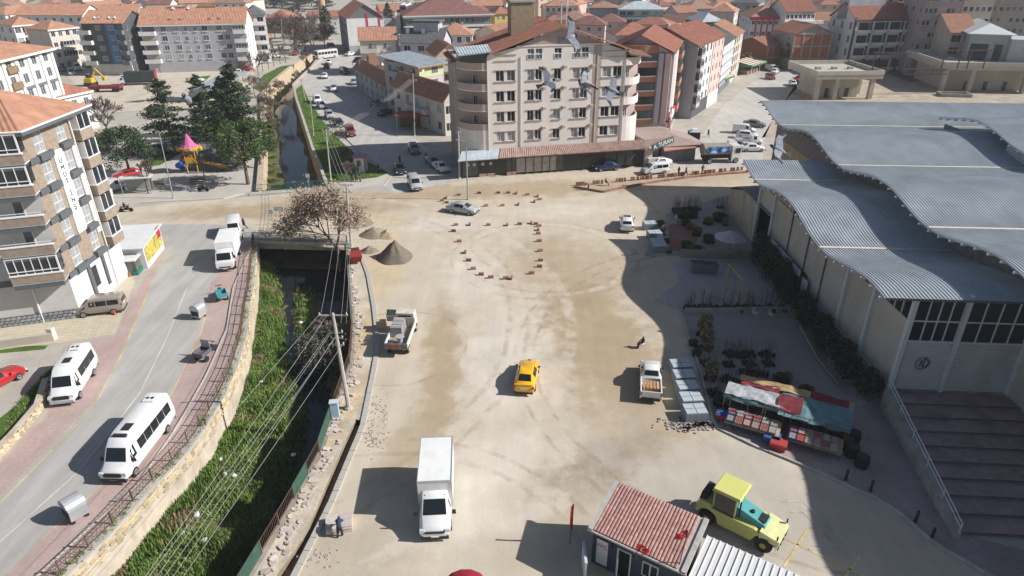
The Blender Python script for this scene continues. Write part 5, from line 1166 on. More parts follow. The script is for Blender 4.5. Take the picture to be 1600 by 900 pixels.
# ------------------------------------------------------------------ building kit
def wallmat(name,c,**k): return M(name,c,var=k.pop('var',.08),scale=k.pop('scale',.5),bump=.08,stain=k.pop('stain',(tuple(v * .72 for v in c),.5,.4)),**k)
W_CREAM = wallmat('cream_render_mat',(.58,.53,.47)); W_WHITE = wallmat('white_render_mat',(.68,.67,.65)); W_GREY = wallmat('grey_render_mat',(.36,.37,.39)); W_LILAC = wallmat('lilac_grey_render_mat',(.44,.44,.48))
W_BEIGE = wallmat('beige_render_mat',(.48,.42,.35)); W_PINK = wallmat('pink_render_mat',(.58,.43,.39)); W_DARK = wallmat('slate_render_mat',(.08,.085,.095)); W_BLUE = wallmat('blue_render_mat',(.06,.17,.36)); W_BRICKR = wallmat('brick_infill_mat',(.34,.13,.075),var=.2,scale=3)
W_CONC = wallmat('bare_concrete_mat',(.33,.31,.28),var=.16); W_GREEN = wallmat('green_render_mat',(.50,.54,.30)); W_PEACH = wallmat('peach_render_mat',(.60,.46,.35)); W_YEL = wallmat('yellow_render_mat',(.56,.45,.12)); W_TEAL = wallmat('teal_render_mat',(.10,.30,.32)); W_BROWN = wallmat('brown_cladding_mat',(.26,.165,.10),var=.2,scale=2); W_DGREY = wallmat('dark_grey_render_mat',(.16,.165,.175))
def tilemat(name,c): return M(name,c,rough=.85,var=.20,scale=.8,bump=.15,stain=(tuple(v * .62 for v in c),.7,.5))
T_OR = tilemat('orange_tile_mat',(.42,.22,.145)); T_RED = tilemat('red_tile_mat',(.33,.145,.10)); T_BRN = tilemat('brown_tile_mat',(.21,.10,.085)); T_OLD = tilemat('old_tile_mat',(.32,.19,.14)); T_GREY = tilemat('grey_roof_mat',(.12,.125,.13)); T_TIN = tilemat('tin_roof_mat',(.42,.47,.50)); T_PINK = tilemat('faded_tile_mat',(.46,.24,.18))
FRAMEW = M('white_frame_mat',(.70,.70,.69),rough=.4,var=.03)
G_DARK = M('pane_dark_mat',(.025,.03,.036),rough=.08,var=.1,spec=.5); G_CURT = M('pane_curtain_mat',(.33,.34,.35),rough=.25,var=.35,scale=3,spec=.5); G_MID = M('pane_mid_mat',(.10,.115,.13),rough=.12,var=.3,scale=2,spec=.5)
brng = random.Random(11)
_wm = {}
def win_mesh(w,h,style,glass):
 """window seen from outside: local X across, Z up, -Y out; origin at the lower left corner"""
 k = (round(w,2),round(h,2),style,glass.name)
 if k in _wm: return _wm[k]
 b = MB(); t = .06
 b.quad((0,.03,0),(w,.03,0),(w,.03,h),(0,.03,h),1)
 if style != 'bare':
  for x0,x1 in ((0,t),(w - t,w)): b.box2((x0,-.02,0),(x1,.04,h))
  for z0,z1 in ((0,t),(h - t,h)): b.box2((t,-.02,z0),(w - t,.04,z1))
  n = {'single': 1,'double': 2,'triple': 3,'strip': max(2,int(w / .8))}.get(style,2)
  for i in range(1,n): b.box2((w * i / n - t * .45,-.015,t),(w * i / n + t * .45,.035,h - t))
  if style == 'double' and h > 1.9: b.box2((t,-.015,h * .36),(w - t,.035,h * .36 + t * .7))
 me = b.mesh('window',[FRAMEW,glass]); _wm[k] = me
 return me
def pick_glass(): return brng.choice((G_DARK,G_DARK,G_MID,G_CURT))
def facade(parent,o,ang,W,z0,z1,openings,mat,depth=.14,name='wall',sill=None,top=None,glass=None):
 """flat wall with true openings: openings = (x, z, w, h, style); top = extra (x, z) points for a gable"""
 xs = sorted({0.0,W} | {round(v,3) for q in openings for v in (q[0],q[0] + q[2]) if 0 < v < W}); zs = sorted({z0,z1} | {round(v,3) for q in openings for v in (q[1],q[1] + q[3]) if z0 < v < z1})
 b = MB()
 def hole(x,z): return any(q[0] - 1e-4 < x < q[0] + q[2] + 1e-4 and q[1] - 1e-4 < z < q[1] + q[3] + 1e-4 for q in openings)
 for xa,xb in zip(xs,xs[1:]):
  run = None
  for za,zb in zip(zs,zs[1:]):
   if hole((xa + xb) / 2,(za + zb) / 2):
    if run: b.quad((xa,0,run[0]),(xb,0,run[0]),(xb,0,run[1]),(xa,0,run[1])); run = None
   else: run = (run[0],zb) if run else (za,zb)
  if run: b.quad((xa,0,run[0]),(xb,0,run[0]),(xb,0,run[1]),(xa,0,run[1]))
 for (x,z,w,h,*_r) in openings:
  for p,q in (((x,z),(x + w,z)),((x + w,z),(x + w,z + h)),((x + w,z + h),(x,z + h)),((x,z + h),(x,z))):
   b.quad((p[0],0,p[1]),(q[0],0,q[1]),(q[0],depth,q[1]),(p[0],depth,p[1]))
 if top: b.add([(x,0,z) for x,z in top],[tuple(range(len(top)))])
 me = bpy.data.meshes.new(name); me.from_pydata(b.v,[],b.f); me.materials.append(mat)
 wo = inst(name,me,parent,(o[0],o[1],0),ang)
 ca,sa = math.cos(ang),math.sin(ang)
 def P(x,y,z): return (o[0] + x * ca - y * sa,o[1] + x * sa + y * ca,z)
 for q in openings:
  x,z,w,h = q[:4]; style = q[4] if len(q) > 4 else 'double'
  inst('window',win_mesh(w,h,style,glass or pick_glass()),parent,P(x,depth - .045,z),ang)
  if sill:
   inst('sill',MB().box2((-.08,-.14,-.1),(w + .08,.05,0)).mesh('sill',sill),parent,P(x,0,z - .002),ang)
 return P
def ribbed(mb,e0,e1,r1,r0,pitch=.42,th=.06,mi=0):
 """roof slope e0-e1 (eaves) to r0-r1 (ridge) with raised tile rows running down it"""
 e0,e1,r1,r0 = map(Vector,(e0,e1,r1,r0)); n = max(2,int((e1 - e0).length / pitch)); nrm = (e1 - e0).cross(r0 - e0).normalized()
 if nrm.z < 0: nrm = -nrm
 A,B = [],[]
 for i in range(n):
  for u,k in ((0,0),(.35,0),(.5,1),(.85,1)):
   t = (i + u) / n; A.append(e0.lerp(e1,t) + nrm * th * k); B.append(r0.lerp(r1,t) + nrm * th * k)
 A.append(e1.copy()); B.append(r1.copy()); m_ = len(A)
 mb.add(A + B,[(i,i + 1,m_ + i + 1,m_ + i) for i in range(m_ - 1)],mi)
 lo = -nrm * .12
 mb.add([e0,e1,r1,r0,e0 + lo,e1 + lo,r1 + lo,r0 + lo],[(0,1,5,4),(1,2,6,5),(2,3,7,6),(3,0,4,7),(4,5,6,7)],mi)
def roof(parent,W,D,z,kind,rh,mat,oh=.5,fasc=None,ribs=True,gmat=None):
 b = MB(); x0,x1,y0,y1 = -oh,W + oh,-oh,D + oh; pit = .42 if ribs else 99
 if kind == 'gx':      # ridge along X
  yc = D / 2; ribbed(b,(x0,y0,z),(x1,y0,z),(x1,yc,z + rh),(x0,yc,z + rh),pit); ribbed(b,(x1,y1,z),(x0,y1,z),(x0,yc,z + rh),(x1,yc,z + rh),pit)
  for x in (0,W): MB().add([(x,0,z - .1),(x,D,z - .1),(x,yc,z + rh - .12)],[(0,1,2)]).build('gable',gmat,parent)
 elif kind == 'gy':
  xc = W / 2; ribbed(b,(x0,y1,z),(x0,y0,z),(xc,y0,z + rh),(xc,y1,z + rh),pit); ribbed(b,(x1,y0,z),(x1,y1,z),(xc,y1,z + rh),(xc,y0,z + rh),pit)
  for y in (0,D): MB().add([(0,y,z - .1),(W,y,z - .1),(xc,y,z + rh - .12)],[(0,1,2)]).build('gable',gmat,parent)
 elif kind == 'hip':
  if W >= D:
   a = D / 2 + oh; ra,rb = (x0 + a,D / 2,z + rh),(x1 - a + .01,D / 2,z + rh)
   b.add([(x0,y0,z),(x1,y0,z),(x1,y1,z),(x0,y1,z),ra,rb,(x0,y0,z - .15),(x1,y0,z - .15),(x1,y1,z - .15),(x0,y1,z - .15)],[(0,1,5,4),(1,2,5),(2,3,4,5),(3,0,4),(0,1,7,6),(1,2,8,7),(2,3,9,8),(3,0,6,9)])
  else:
   a = W / 2 + oh; ra,rb = (W / 2,y0 + a,z + rh),(W / 2,y1 - a + .01,z + rh)
   b.add([(x0,y0,z),(x1,y0,z),(x1,y1,z),(x0,y1,z),ra,rb,(x0,y0,z - .15),(x1,y0,z - .15),(x1,y1,z - .15),(x0,y1,z - .15)],[(0,1,4),(1,2,5,4),(2,3,5),(3,0,4,5),(0,1,7,6),(1,2,8,7),(2,3,9,8),(3,0,6,9)])
 elif kind == 'shed': ribbed(b,(x0,y0,z),(x1,y0,z),(x1,y1,z + rh),(x0,y1,z + rh),pit)
 elif kind == 'shedx': ribbed(b,(x0,y1,z),(x0,y0,z),(x1,y0,z + rh),(x1,y1,z + rh),pit)
 else:
  b.box2((0.02,0.02,z - .1),(W - .02,D - .02,z + .02)); p = MB()
  for a,c in (((0,0),(W,.2)),((0,D - .2),(W,D)),((0,.2),(.2,D - .2)),((W - .2,.2),(W,D - .2))): p.box2((a[0],a[1],z),(c[0],c[1],z + rh))
  p.build('parapet',fasc or W_WHITE,parent)
 r_ = b.build('roof',mat,parent)
 if fasc and kind in ('gx','hip','shed'):
  f = MB().box2((x0,y0 - .03,z - .42),(x1,y0 + .12,z - .02)); f.build('fascia',fasc,parent)
 return r_
def block(name,label,cat,p0,p1,D,h,floors,ncol,wm,rf,side='',nside=0,win=(1.2,1.35),g0=None,group=None,style='double',first=None,skip=(),zb=0.0,sidemat=None,oh=.5,fasc=None,sill=None,ribs=True,chim=0,glass=None,base=None,depth=.14):
 a,b_ = Vector(p0[:2]),Vector(p1[:2]); d = b_ - a; W = d.length; an = math.atan2(d.y,d.x)
 t = thing(name,label,cat,(a.x,a.y,zb),an,group)
 g0 = h / floors if g0 is None else g0; fh = (h - g0) / max(1,floors - 1) if floors > 1 else h
 def ops(width,n,off=0):
  L_ = []
  if n == 0: return L_
  for f in range(floors):
   z = (g0 + (f - 1) * fh if f > 0 else 0); hh = fh if f > 0 else g0
   if f == 0 and first == 'none': continue
   for c in range(n):
    if (f,c + off) in skip: continue
    sp = width / n; ww = min(win[0],sp * .8); wh = min(win[1],hh * .62)
    L_.append((sp * (c + .5) - ww / 2,z + (hh - wh) * .52,ww,wh,style))
  return L_
 facade(t,(0,0),0,W,-.05 if zb == 0 else 0,h,ops(W,ncol),wm,sill=sill,glass=glass,depth=depth)
 sm = sidemat or wm
 facade(t,(W,0),R(90),D,-.05,h,ops(D,nside,100) if 'R' in side else [],sm,glass=glass,depth=depth)
 facade(t,(0,D),R(-90),D,-.05,h,ops(D,nside,200) if 'L' in side else [],sm,glass=glass,depth=depth)
 bk = MB(); bk.quad((W,D,-.05),(0,D,-.05),(0,D,h),(W,D,h)); bk.quad((.16,.16,h - .05),(W - .16,.16,h - .05),(W - .16,D - .02,h - .05),(.16,D - .02,h - .05)); bk.build('back_wall',sm,t)
 kind,rh,rm = rf; ro = roof(t,W,D,h,kind,rh,rm,oh,fasc,ribs,sm)
 for i in range(chim):
  cx,cy = W * (.25 + .5 * brng.random()),D * (.35 + .3 * brng.random()); MB().box((cx,cy,h + rh * .75),(.6,.5,1.6)).box((cx,cy,h + rh * .75 + .85),(.75,.65,.12)).build('chimney',W_CREAM,ro)
 if base: MB().box2((-.04,-.05,-.05),(W + .04,.02,base[0])).build('base_course',base[1],t)
 t['_w'] = W
 return t
def balcony(t,x,z,w,dep,mat,railmat=None,h=1.0,y0=0.0,glazed=None,name='balcony',slab=None):
 b = MB(); b.box2((x,y0 - dep,z - .14),(x + w,y0 + .02,z)); o = b.build(name,slab or mat,t)
 p = MB(); p.box2((x,y0 - dep,z),(x + w,y0 - dep + .1,z + h)); p.box2((x,y0 - dep + .1,z),(x + .1,y0,z + h)); p.box2((x + w - .1,y0 - dep + .1,z),(x + w,y0,z + h)); p.build('parapet',mat,o)
 if glazed:
  g = MB(); zt = z + glazed
  g.box2((x + .06,y0 - dep + .04,z + h),(x + w - .06,y0 - dep + .07,zt)); g.box2((x + .04,y0 - dep + .07,z + h),(x + .07,y0,zt)); g.box2((x + w - .07,y0 - dep + .07,z + h),(x + w - .04,y0,zt)); g.build('glazing',G_DARK,o)
  f = MB(); n = max(2,int(w / .8))
  for i in range(n + 1): xx = x + .05 + (w - .1) * i / n; f.box2((xx - .03,y0 - dep + .0,z + h),(xx + .03,y0 - dep + .09,zt))
  for zz in (z + h,z + h + .3,zt - .06): f.box2((x + .02,y0 - dep + .005,zz),(x + w - .02,y0 - dep + .085,zz + .06))
  f.build('glazing_frame',FRAMEW,o)
 return o
def dishes(t,pts):
 m_ = MB().lathe([(.0,.0),(.25,.06),(.42,.2),(.40,.22),(.24,.09),(0,.03)],10,caps=False).mesh('satellite_dish',M('dish_mat',(.6,.6,.6),rough=.4))
 for p in pts:
  o = inst('satellite_dish',m_,t,p); o.rotation_euler = (R(55),0,R(brng.uniform(-30,30)))
# ------------------------------------------------------------------ the six storey corner building
A0,dd = Vector((-3.6,105.34,0)),Vector((.97784,.20937,0))
main = thing('apartment_building','six storey cream corner apartment building with a gabled tile roof and tiled shop porch','building',A0,math.atan2(dd.y,dd.x))
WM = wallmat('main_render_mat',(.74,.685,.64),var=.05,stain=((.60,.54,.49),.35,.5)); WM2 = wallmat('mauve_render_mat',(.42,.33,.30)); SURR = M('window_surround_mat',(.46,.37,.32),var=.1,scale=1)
rows = [(5.5,1.55),(8.6,1.6),(11.75,1.6),(14.85,1.6)]; colsx = [(1.3,1.3),(3.05,1.3),(6.3,1.05),(7.6,1.05),(10.6,1.15),(13.65,1.15),(15.0,1.15),(18.6,1.4),(20.35,1.45)]
ops = [(x,z,w,h,'double') for z,h in rows for x,w in colsx] + [(x,17.95,w,.75 if i < 2 else (1.1 if i > 6 else 1.5),'double') for i,(x,w) in enumerate(colsx)]
facade(main,(0,0),0,22.4,3.3,18.7,[o for o in ops if o[1] + o[3] < 18.7],WM,depth=.2,top=None,sill=SURR)
# upper wall with the tall top-row windows of the middle
b = MB(); 
tops = [o for o in ops if o[1] + o[3] >= 18.7]
P = facade(main,(5.0,0),0,13.8,18.7,19.9,[(o[0] - 5,18.7,o[2],.78,'double') for o in tops if 5 < o[0] < 18.5],WM,depth=.2)
b.add([(0,0,18.7),(5,0,18.7),(5,0,19.9),(0,0,18.75)],[(0,1,2,3)]); b.add([(18.8,0,18.7),(22.4,0,18.7),(22.4,0,18.72),(18.8,0,19.9)],[(0,1,2,3)]); b.build('wall',WM,main)
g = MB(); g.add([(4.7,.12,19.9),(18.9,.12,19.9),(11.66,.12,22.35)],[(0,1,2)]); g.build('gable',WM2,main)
MB().box2((4.6,-.1,19.82),(18.95,.2,20.0)).build('ledge',WM,main)
# openings' lower pieces of the tall top windows
for o in tops: 
 if 5 < o[0] < 18.5: inst('window',win_mesh(o[2],.75,'double',G_MID),main,(o[0],-.05,17.95)); 
for (z,h) in rows + [(17.95,.75)]:
 for (xa,xb) in ((1.1,4.6),(6.1,8.85),(10.4,11.95),(13.4,16.4),(18.4,22.0)):
  if z > 17 and 5 < xa < 18: continue
  s = MB(); s.box2((xa,-.12,z + h),(xb,.02,z + h + .12)); s.box2((xa,-.12,z - .12),(xb,.02,z - .002)); s.build('window_surround',SURR,main)
# short AC and flue boxes
fb_ = MB().box((0,-.3,0),(.5,.6,.4)).mesh('wall_box',SURR)
for x in (9.0,12.3,16.9):
 for z in (7.4,10.5,13.6,16.7): inst('wall_box',fb_,main,(x,0,z))
for x in (-.05,5.2,17.6,22.3): MB().tube((x,-.08,4),(x,-.08,18.4),.06,n=6).build('downpipe',M('downpipe_mat',(.5,.45,.41)),main)
MB().box2((16.95,-.03,3.4),(18.3,.01,19.8)).build('recess_strip',M('strip_mat',(.42,.36,.32),var=.1),main)
# body behind and round balconies at both corners
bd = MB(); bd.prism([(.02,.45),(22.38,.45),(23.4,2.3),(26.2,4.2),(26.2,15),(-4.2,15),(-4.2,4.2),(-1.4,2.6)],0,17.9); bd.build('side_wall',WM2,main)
def arc(side,rr):
 cx,cy = (-.05,4.2) if side < 0 else (22.45,4.2); rx = (4.2 if side < 0 else 3.8) * rr
 return [(cx + side * rx * math.sin(t_),cy - 4.25 * rr * math.cos(t_)) for t_ in [math.pi / 2 * i / 8 for i in range(9)]]
for side in (-1,1):
 P1,P0 = arc(side,1.0),arc(side,.97)
 mb = MB(); mb.prism(P1 + [(-.05 if side < 0 else 22.45,4.2)],3.3,7.2); mb.build('corner_wall',WM,main)
 for k,z in enumerate((7.2,10.3,13.4,16.5)):
  mb = MB(); mb.prism(P1 + [(-.05 if side < 0 else 22.45,4.2)],z,z + .16); o = mb.build('balcony',WM,main)
  pr_ = MB()
  for a,c,e,f in zip(P1,P1[1:],P0[1:],P0): pr_.hexa([(a[0],a[1],z + .16),(c[0],c[1],z + .16),(e[0],e[1],z + .16),(f[0],f[1],z + .16),(a[0],a[1],z + 1.15),(c[0],c[1],z + 1.15),(e[0],e[1],z + 1.15),(f[0],f[1],z + 1.15)])
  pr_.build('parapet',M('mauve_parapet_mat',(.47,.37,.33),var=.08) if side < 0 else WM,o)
  x = -1.9 if side < 0 else 23.1; w_ = inst('balcony_door',win_mesh(.9,2.0,'double',G_DARK),main,(x,2.75 if side < 0 else 1.6,z + .2),R(-28 if side < 0 else 30))
 mb = MB(); mb.box2((-4.2 if side < 0 else 24.9,4.2,3),(-3.9 if side < 0 else 26.2,4.6,17.9)); mb.build('corner_pier',WM,main)
 if side < 0:
  cp = MB(); ribbed(cp,(-4.4,-.2,18.9),(.6,-.4,19.3),(.9,4.6,19.8),(-4.4,4.6,19.5),.4,.04); cp.build('tin_canopy',T_TIN,main)
  cg = MB(); cg.prism([(p[0],p[1]) for p in P0] + [(-.05,4.2)],17.6,19.0); cg.build('glazed_loggia',M('loggia_glass_mat',(.06,.07,.075),rough=.15),main)
 else:
  cp = MB(); ribbed(cp,(22.2,-.3,18.3),(26.6,-.3,17.7),(26.6,4.4,18.1),(22.2,4.4,18.7),.4,.05); cp.build('broken_canopy',T_OLD,main)
# windows on the shaded left side
for z in (5.6,8.7,11.8,14.9):
 inst('window',win_mesh(1.0,1.5,'double',G_DARK),main,(-4.26,6.5,z),R(-90)); inst('window',win_mesh(1.0,1.5,'double',G_DARK),main,(26.26,5.3,z),R(90))
# roof
rb = MB(); yb,yf_ = 15.4,-.7
ribbed(rb,(-5.0,yb,17.3),(-5.0,4.0,17.3),(11.66,4.0,22.8),(11.66,yb,22.8),.45,.09); ribbed(rb,(.2,4.0,19.02),(.2,yf_,19.02),(11.66,yf_,22.8),(11.66,4.0,22.8),.45,.09)
ribbed(rb,(26.8,4.0,17.6),(26.8,yb,17.6),(11.66,yb,22.8),(11.66,4.0,22.8),.45,.09); ribbed(rb,(23.6,yf_,18.7),(23.6,4.0,18.7),(11.66,4.0,22.8),(11.66,yf_,22.8),.45,.09)
ro = rb.build('roof',T_RED,main)
MB().box2((5.2,6.6,18.5),(8.9,9.4,25.6)).build('lift_tower',M('tan_tower_mat',(.30,.23,.15),var=.15),ro); MB().box2((5.0,6.4,25.6),(9.1,9.6,25.9)).build('tower_cap',W_CONC,ro)
an = MB(); an.tube((13.5,7,22),(13.5,7,27.6),.08,n=6); 
for s in (-.35,0,.35): an.box((13.5 + s,7 - .1,26.6),(.22,.16,2.0))
an.tube((14.6,7.6,22),(14.6,7.6,25.8),.06,n=5); an.box((14.6,7.4,25.3),(.4,.3,1.2)); an.build('antenna_mast',M('antenna_mat',(.55,.56,.58),rough=.5),ro)
# shop storey with porch roof
y1 = -0.9
sh = MB(); sh.box2((-4.6,y1 + .35,0),(26.5,.02,3.2)); sh.build('shop_wall',M('shop_back_mat',(.06,.055,.05)),main)
pr_ = MB(); ribbed(pr_,(1.2,y1 - 1.0,3.3),(26.9,y1 - 1.0,3.3),(26.2,-.02,4.35),(1.8,-.02,4.35),.32,.08); pr_.build('porch_roof',M('porch_tile_mat',(.40,.27,.23),var=.3,scale=1.2,bump=.2,stain=((.5,.42,.38),1.5,.7)),main)
pt = MB(); ribbed(pt,(-5.4,y1 - 1.1,3.25),(1.1,y1 - 1.0,3.25),(1.7,-.02,4.25),(-4.4,.3,4.2),2.0,.02); pt.build('tin_porch_roof',T_TIN,main)
x = -4.5; k = 0; bays = [2.6,1.4,1.3,1.9,.9,.7,1.6,1.4,1.4,1.3,1.2,1.2,3.2,1.6,2.4,2.0,1.6,1.4]; PSH = [M('shop_glass_mat',(.10,.12,.11),rough=.1,var=.3),M('shop_dim_mat',(.05,.05,.045),rough=.2,var=.2),M('shop_bill_mat',(.42,.39,.35),rough=.5,var=.25,scale=1.5)]
for w in bays:
 if x + w > 26.4: break
 m_ = PSH[0] if k < 1 else PSH[1] if k in (1,2,3,12,13,14) else PSH[2] if k in (6,7,8,9,10) else PSH[0]
 MB().box2((x + .06,y1 + .18,.35),(x + w - .06,y1 + .24,2.75)).build('shop_window',m_,main)
 MB().box2((x - .05,y1 + .05,0),(x + .05,y1 + .4,2.9)).build('shop_post',M('shop_post_mat',(.10,.07,.06)),main)
 if k in (1,2,4,5): MB().box2((x + .06,y1 + .02,0),(x + w - .06,y1 + .3,.6)).build('stall_riser',M('riser_stone_mat',(.36,.24,.2),var=.3,scale=3),main)
 x += w; k += 1
MB().box2((-4.6,y1 + .1,2.75),(26.5,y1 + .42,3.2)).build('shop_fascia',M('shop_fascia_mat',(.12,.08,.07)),main)
em = MB().lathe([(.28,0),(.28,.03)],14,axis='y').mesh('round_sign',M('round_sign_mat',(.55,.47,.42)))
for xx in (-3.6,-2.6,-1.2,.1): inst('round_sign',em,main,(xx,y1 + .1,2.2))
# sign of the corner shop
o = MB().box((0,0,0),(4.8,.2,1.0)).build('sign_board',M('sign_dark_mat',(.05,.08,.075)),main,loc=(29.2,-1.9,4.0)); o.rotation_euler = (R(-8),R(-10),R(20))
text_part('sign_lettering','A. TURAN',.95,M('sign_white_mat',(.75,.75,.75)),o,(0,-.13,0),(R(90),0,0),.01)
MB().box2((26.6,y1 - .2,0),(27.9,y1 + 2,3.0)).build('shop_pier',W_CREAM,main); MB().box2((27.0,y1 - .9,0),(28.6,y1 - .2,1.5)).build('counter_block',M('counter_mat',(.5,.5,.47)),main)
k = MB(); k.hexa([(26.5,-.5,3.0),(38,-.5,3.0),(38,8,3.0),(26.3,8,3.0),(26.5,-.4,4.4),(33,.5,4.4),(33,8,4.4),(26.3,8,4.4)]); k.build('side_roof',M('dull_pink_sheet_mat',(.34,.26,.23),var=.15),main)
kk = MB(); ribbed(kk,(29.8,y1 - .6,2.6),(37.2,y1 + .4,2.6),(36.5,y1 + 3,3.4),(30.6,y1 + 2.4,3.4),.4,.04); kk.build('side_awning',T_PINK,main); MB().box2((30.2,y1 + 1.4,0),(36.6,y1 + 2.6,2.6)).build('side_stall',M('stall_goods_mat',(.2,.19,.24),var=.5,scale=4),main)
# ------------------------------------------------------------------ tower block on the left
C0 = Vector((-43.69,58.67,0)); dr_,df_ = Vector((-.0117,.9999,0)),Vector((-.9563,-.2924,0)); aR = math.atan2(dr_.y,dr_.x); aF = math.atan2(-df_.y,-df_.x)
tow = thing('tower_block','tall left apartment block in white and brown cladding with vertical black lettering','building',C0,0)
W_BRICKC = M('brown_brick_mat',(.30,.24,.185),var=.25,scale=2.5,bump=.2,detail=8); W_TW = wallmat('tower_white_mat',(.74,.74,.75),stain=((.62,.6,.58),.3,.3)); DKG = M('slate_trim_mat',(.11,.12,.13),var=.1,rough=.6); TWG = wallmat('tower_grey_white_mat',(.55,.53,.51))
FHT = 2.87
def fl(k): return 4.75 + FHT * k       # floor level of storey k (0..4)
wA = [(1.45,fl(k) + .15,1.4,2.35,'double') for k in range(5)]; wB = [(4.95,fl(k) + .35,1.35,2.1,'double') for k in range(5)]
facade(tow,(0,0),aR,9.6,4.7,19.05,wA + wB,W_BRICKC,depth=.1,name='clad_wall',glass=G_CURT)
facade(tow,(0,0),aR,9.6,-.05,4.7,[(3.4,1.4,1.3,2.4,'single')],W_TW,depth=.12)
ca,sa = math.cos(aR),math.sin(aR)
def TR_(u,out,z): return (u * ca + out * sa,u * sa - out * ca,z)
def trbox(u0,u1,o0,o1,z0,z1,mat,name):
 b = MB(); b.hexa([TR_(u0,o0,z0),TR_(u1,o0,z0),TR_(u1,o1,z0),TR_(u0,o1,z0),TR_(u0,o0,z1),TR_(u1,o0,z1),TR_(u1,o1,z1),TR_(u0,o1,z1)]); return b.build(name,mat,tow)
trbox(3.35,4.9,-.04,.16,fl(1) + .1,fl(4) - .15,W_TW,'white_panel'); trbox(6.35,6.95,-.04,.16,fl(1) - 1.0,fl(4) - .15,W_TW,'white_panel')
for k in range(1,4): trbox(4.9,6.35,-.04,.16,fl(k) + 2.5,fl(k + 1) + .3,W_TW,'white_panel')
for k in range(5):
 trbox(1.25,3.05,-.02,.42,fl(k) - .5,fl(k) + .1,DKG,'slate_sill'); trbox(.0,1.25,-.02,.2,fl(k) - .5,fl(k) + .02,DKG,'slate_band')
 trbox(4.75,6.45,-.02,.46,fl(k) - .28,fl(k) + .3,DKG,'slate_sill')
 trbox(3.05,3.5,-.02,.25,fl(k) - .45,fl(k) + .15,DKG,'slate_band') if k in (0,4) else None
 trbox(7.4,9.6,-.02,.75,fl(k) - .15,fl(k) + .9,W_BRICKC,'corner_balcony'); trbox(7.4,9.65,.0,.8,fl(k) + .9,fl(k) + 1.0,W_TW,'balcony_cap')
 trbox(7.5,9.5,.1,.68,fl(k) + 1.0,fl(k) + 2.55,G_DARK,'balcony_glass'); trbox(7.45,7.55,.05,.74,fl(k) + 1.0,fl(k) + 2.6,FRAMEW,'glass_post'); trbox(9.4,9.55,.05,.76,fl(k) + 1.0,fl(k) + 2.6,FRAMEW,'glass_post'); trbox(8.4,8.5,.6,.74,fl(k) + 1.0,fl(k) + 2.6,FRAMEW,'glass_post')
trbox(2.9,3.4,.0,.2,.4,4.4,DKG,'slate_pilaster'); trbox(5.6,6.0,.0,.2,.9,4.4,DKG,'slate_pilaster'); trbox(0,9.6,0,.22,4.3,4.75,DKG,'slate_band')
trbox(6.98,7.1,.1,.22,0,18.8,FRAMEW,'downpipe')
MLET = M('black_letter_mat',(.02,.02,.022))
for ch,px_,py_ in (('U',94.5,251),('M',98,262),('U',101.5,272.5),('T',105,283),('İ',111.5,302),('N',114.5,312),('Ş',117.5,323)):
 ray = at(px_,py_,0) - CAM; n_ = Vector((dr_.y,-dr_.x,0)); t_ = ((C0 + n_ * .17 - CAM).dot(n_)) / ray.dot(n_); q = CAM + ray * t_ - C0
 text_part('wall_letter',ch,.72,MLET,tow,TR_(q.dot(dr_),.17,q.z),(R(90),0,aR),.03)
# front with balconies
cb,sb = math.cos(aF),math.sin(aF)
def TF(v,out,z): return (-v * cb + out * sb,-v * sb - out * cb,z)      # v counts left from the corner
def tfbox(v0,v1,o0,o1,z0,z1,mat,name):
 b = MB(); b.hexa([TF(v1,o0,z0),TF(v0,o0,z0),TF(v0,o1,z0),TF(v1,o1,z0),TF(v1,o0,z1),TF(v0,o0,z1),TF(v0,o1,z1),TF(v1,o1,z1)]); return b.build(name,mat,tow)
tfbox(0,18,-.3,0,-.05,19.0,TWG,'wall')
for k in range(5):
 z = fl(k); BW = 4.2 if k < 3 else 5.2
 tfbox(-.15,BW,.0,1.35,z - .02,z + .12,W_TW,'balcony_slab'); tfbox(-.2,BW,1.2,1.4,z + .1,z + .92,W_BRICKC,'balcony_parapet'); tfbox(-.22,BW + .02,1.15,1.46,z + .92,z + 1.04,W_TW,'balcony_cap'); tfbox(0,BW,.05,1.3,z - .5,z - .04,DKG,'slate_soffit')
 tfbox(-.2,0,-.02,1.2,z + .1,z + .92,W_BRICKC,'balcony_parapet')
 if k in (0,3,4):
  tfbox(.02,BW - .05,1.24,1.28,z + 1.04,z + 2.62,G_DARK,'balcony_glass'); tfbox(-.08,-.04,.0,1.24,z + 1.04,z + 2.62,G_DARK,'balcony_glass')
  n = 6
  for i in range(n + 1): tfbox(BW * i / n - .03 - (.06 if i == 0 else 0),BW * i / n + .03,1.2,1.34,z + 1.04,z + 2.66,FRAMEW,'glass_post')
  tfbox(-.1,BW,1.22,1.33,z + 2.6,z + 2.7,FRAMEW,'glass_rail'); tfbox(-.1,BW,1.3,1.42,z + 1.32,z + 1.38,FRAMEW,'glass_rail')
 else:
  tfbox(1.6,2.5,0,.05,z + .12,z + 2.2,FRAMEW,'balcony_door'); tfbox(1.7,2.4,.05,.07,z + .22,z + 2.1,G_MID,'door_glass'); tfbox(1.5,2.6,0,.12,z + 2.3,z + 2.45,DKG,'lintel'); tfbox(-.1,BW,1.3,1.36,z + 1.25,z + 1.3,FRAMEW,'hand_rail')
 for (v0,w) in ((5.6,1.5),(8.4,1.5),(11,1.8)): tfbox(v0,v0 + w,0,.05,z + .9,z + 2.3,FRAMEW,'window'); tfbox(v0 + .08,v0 + w / 2 - .04,.05,.07,z + .98,z + 2.22,G_DARK,'window_pane'); tfbox(v0 + w / 2 + .04,v0 + w - .08,.05,.07,z + .98,z + 2.22,G_MID,'window_pane')
tfbox(4.4,18,.0,.08,4.2,4.8,DKG,'slate_band')
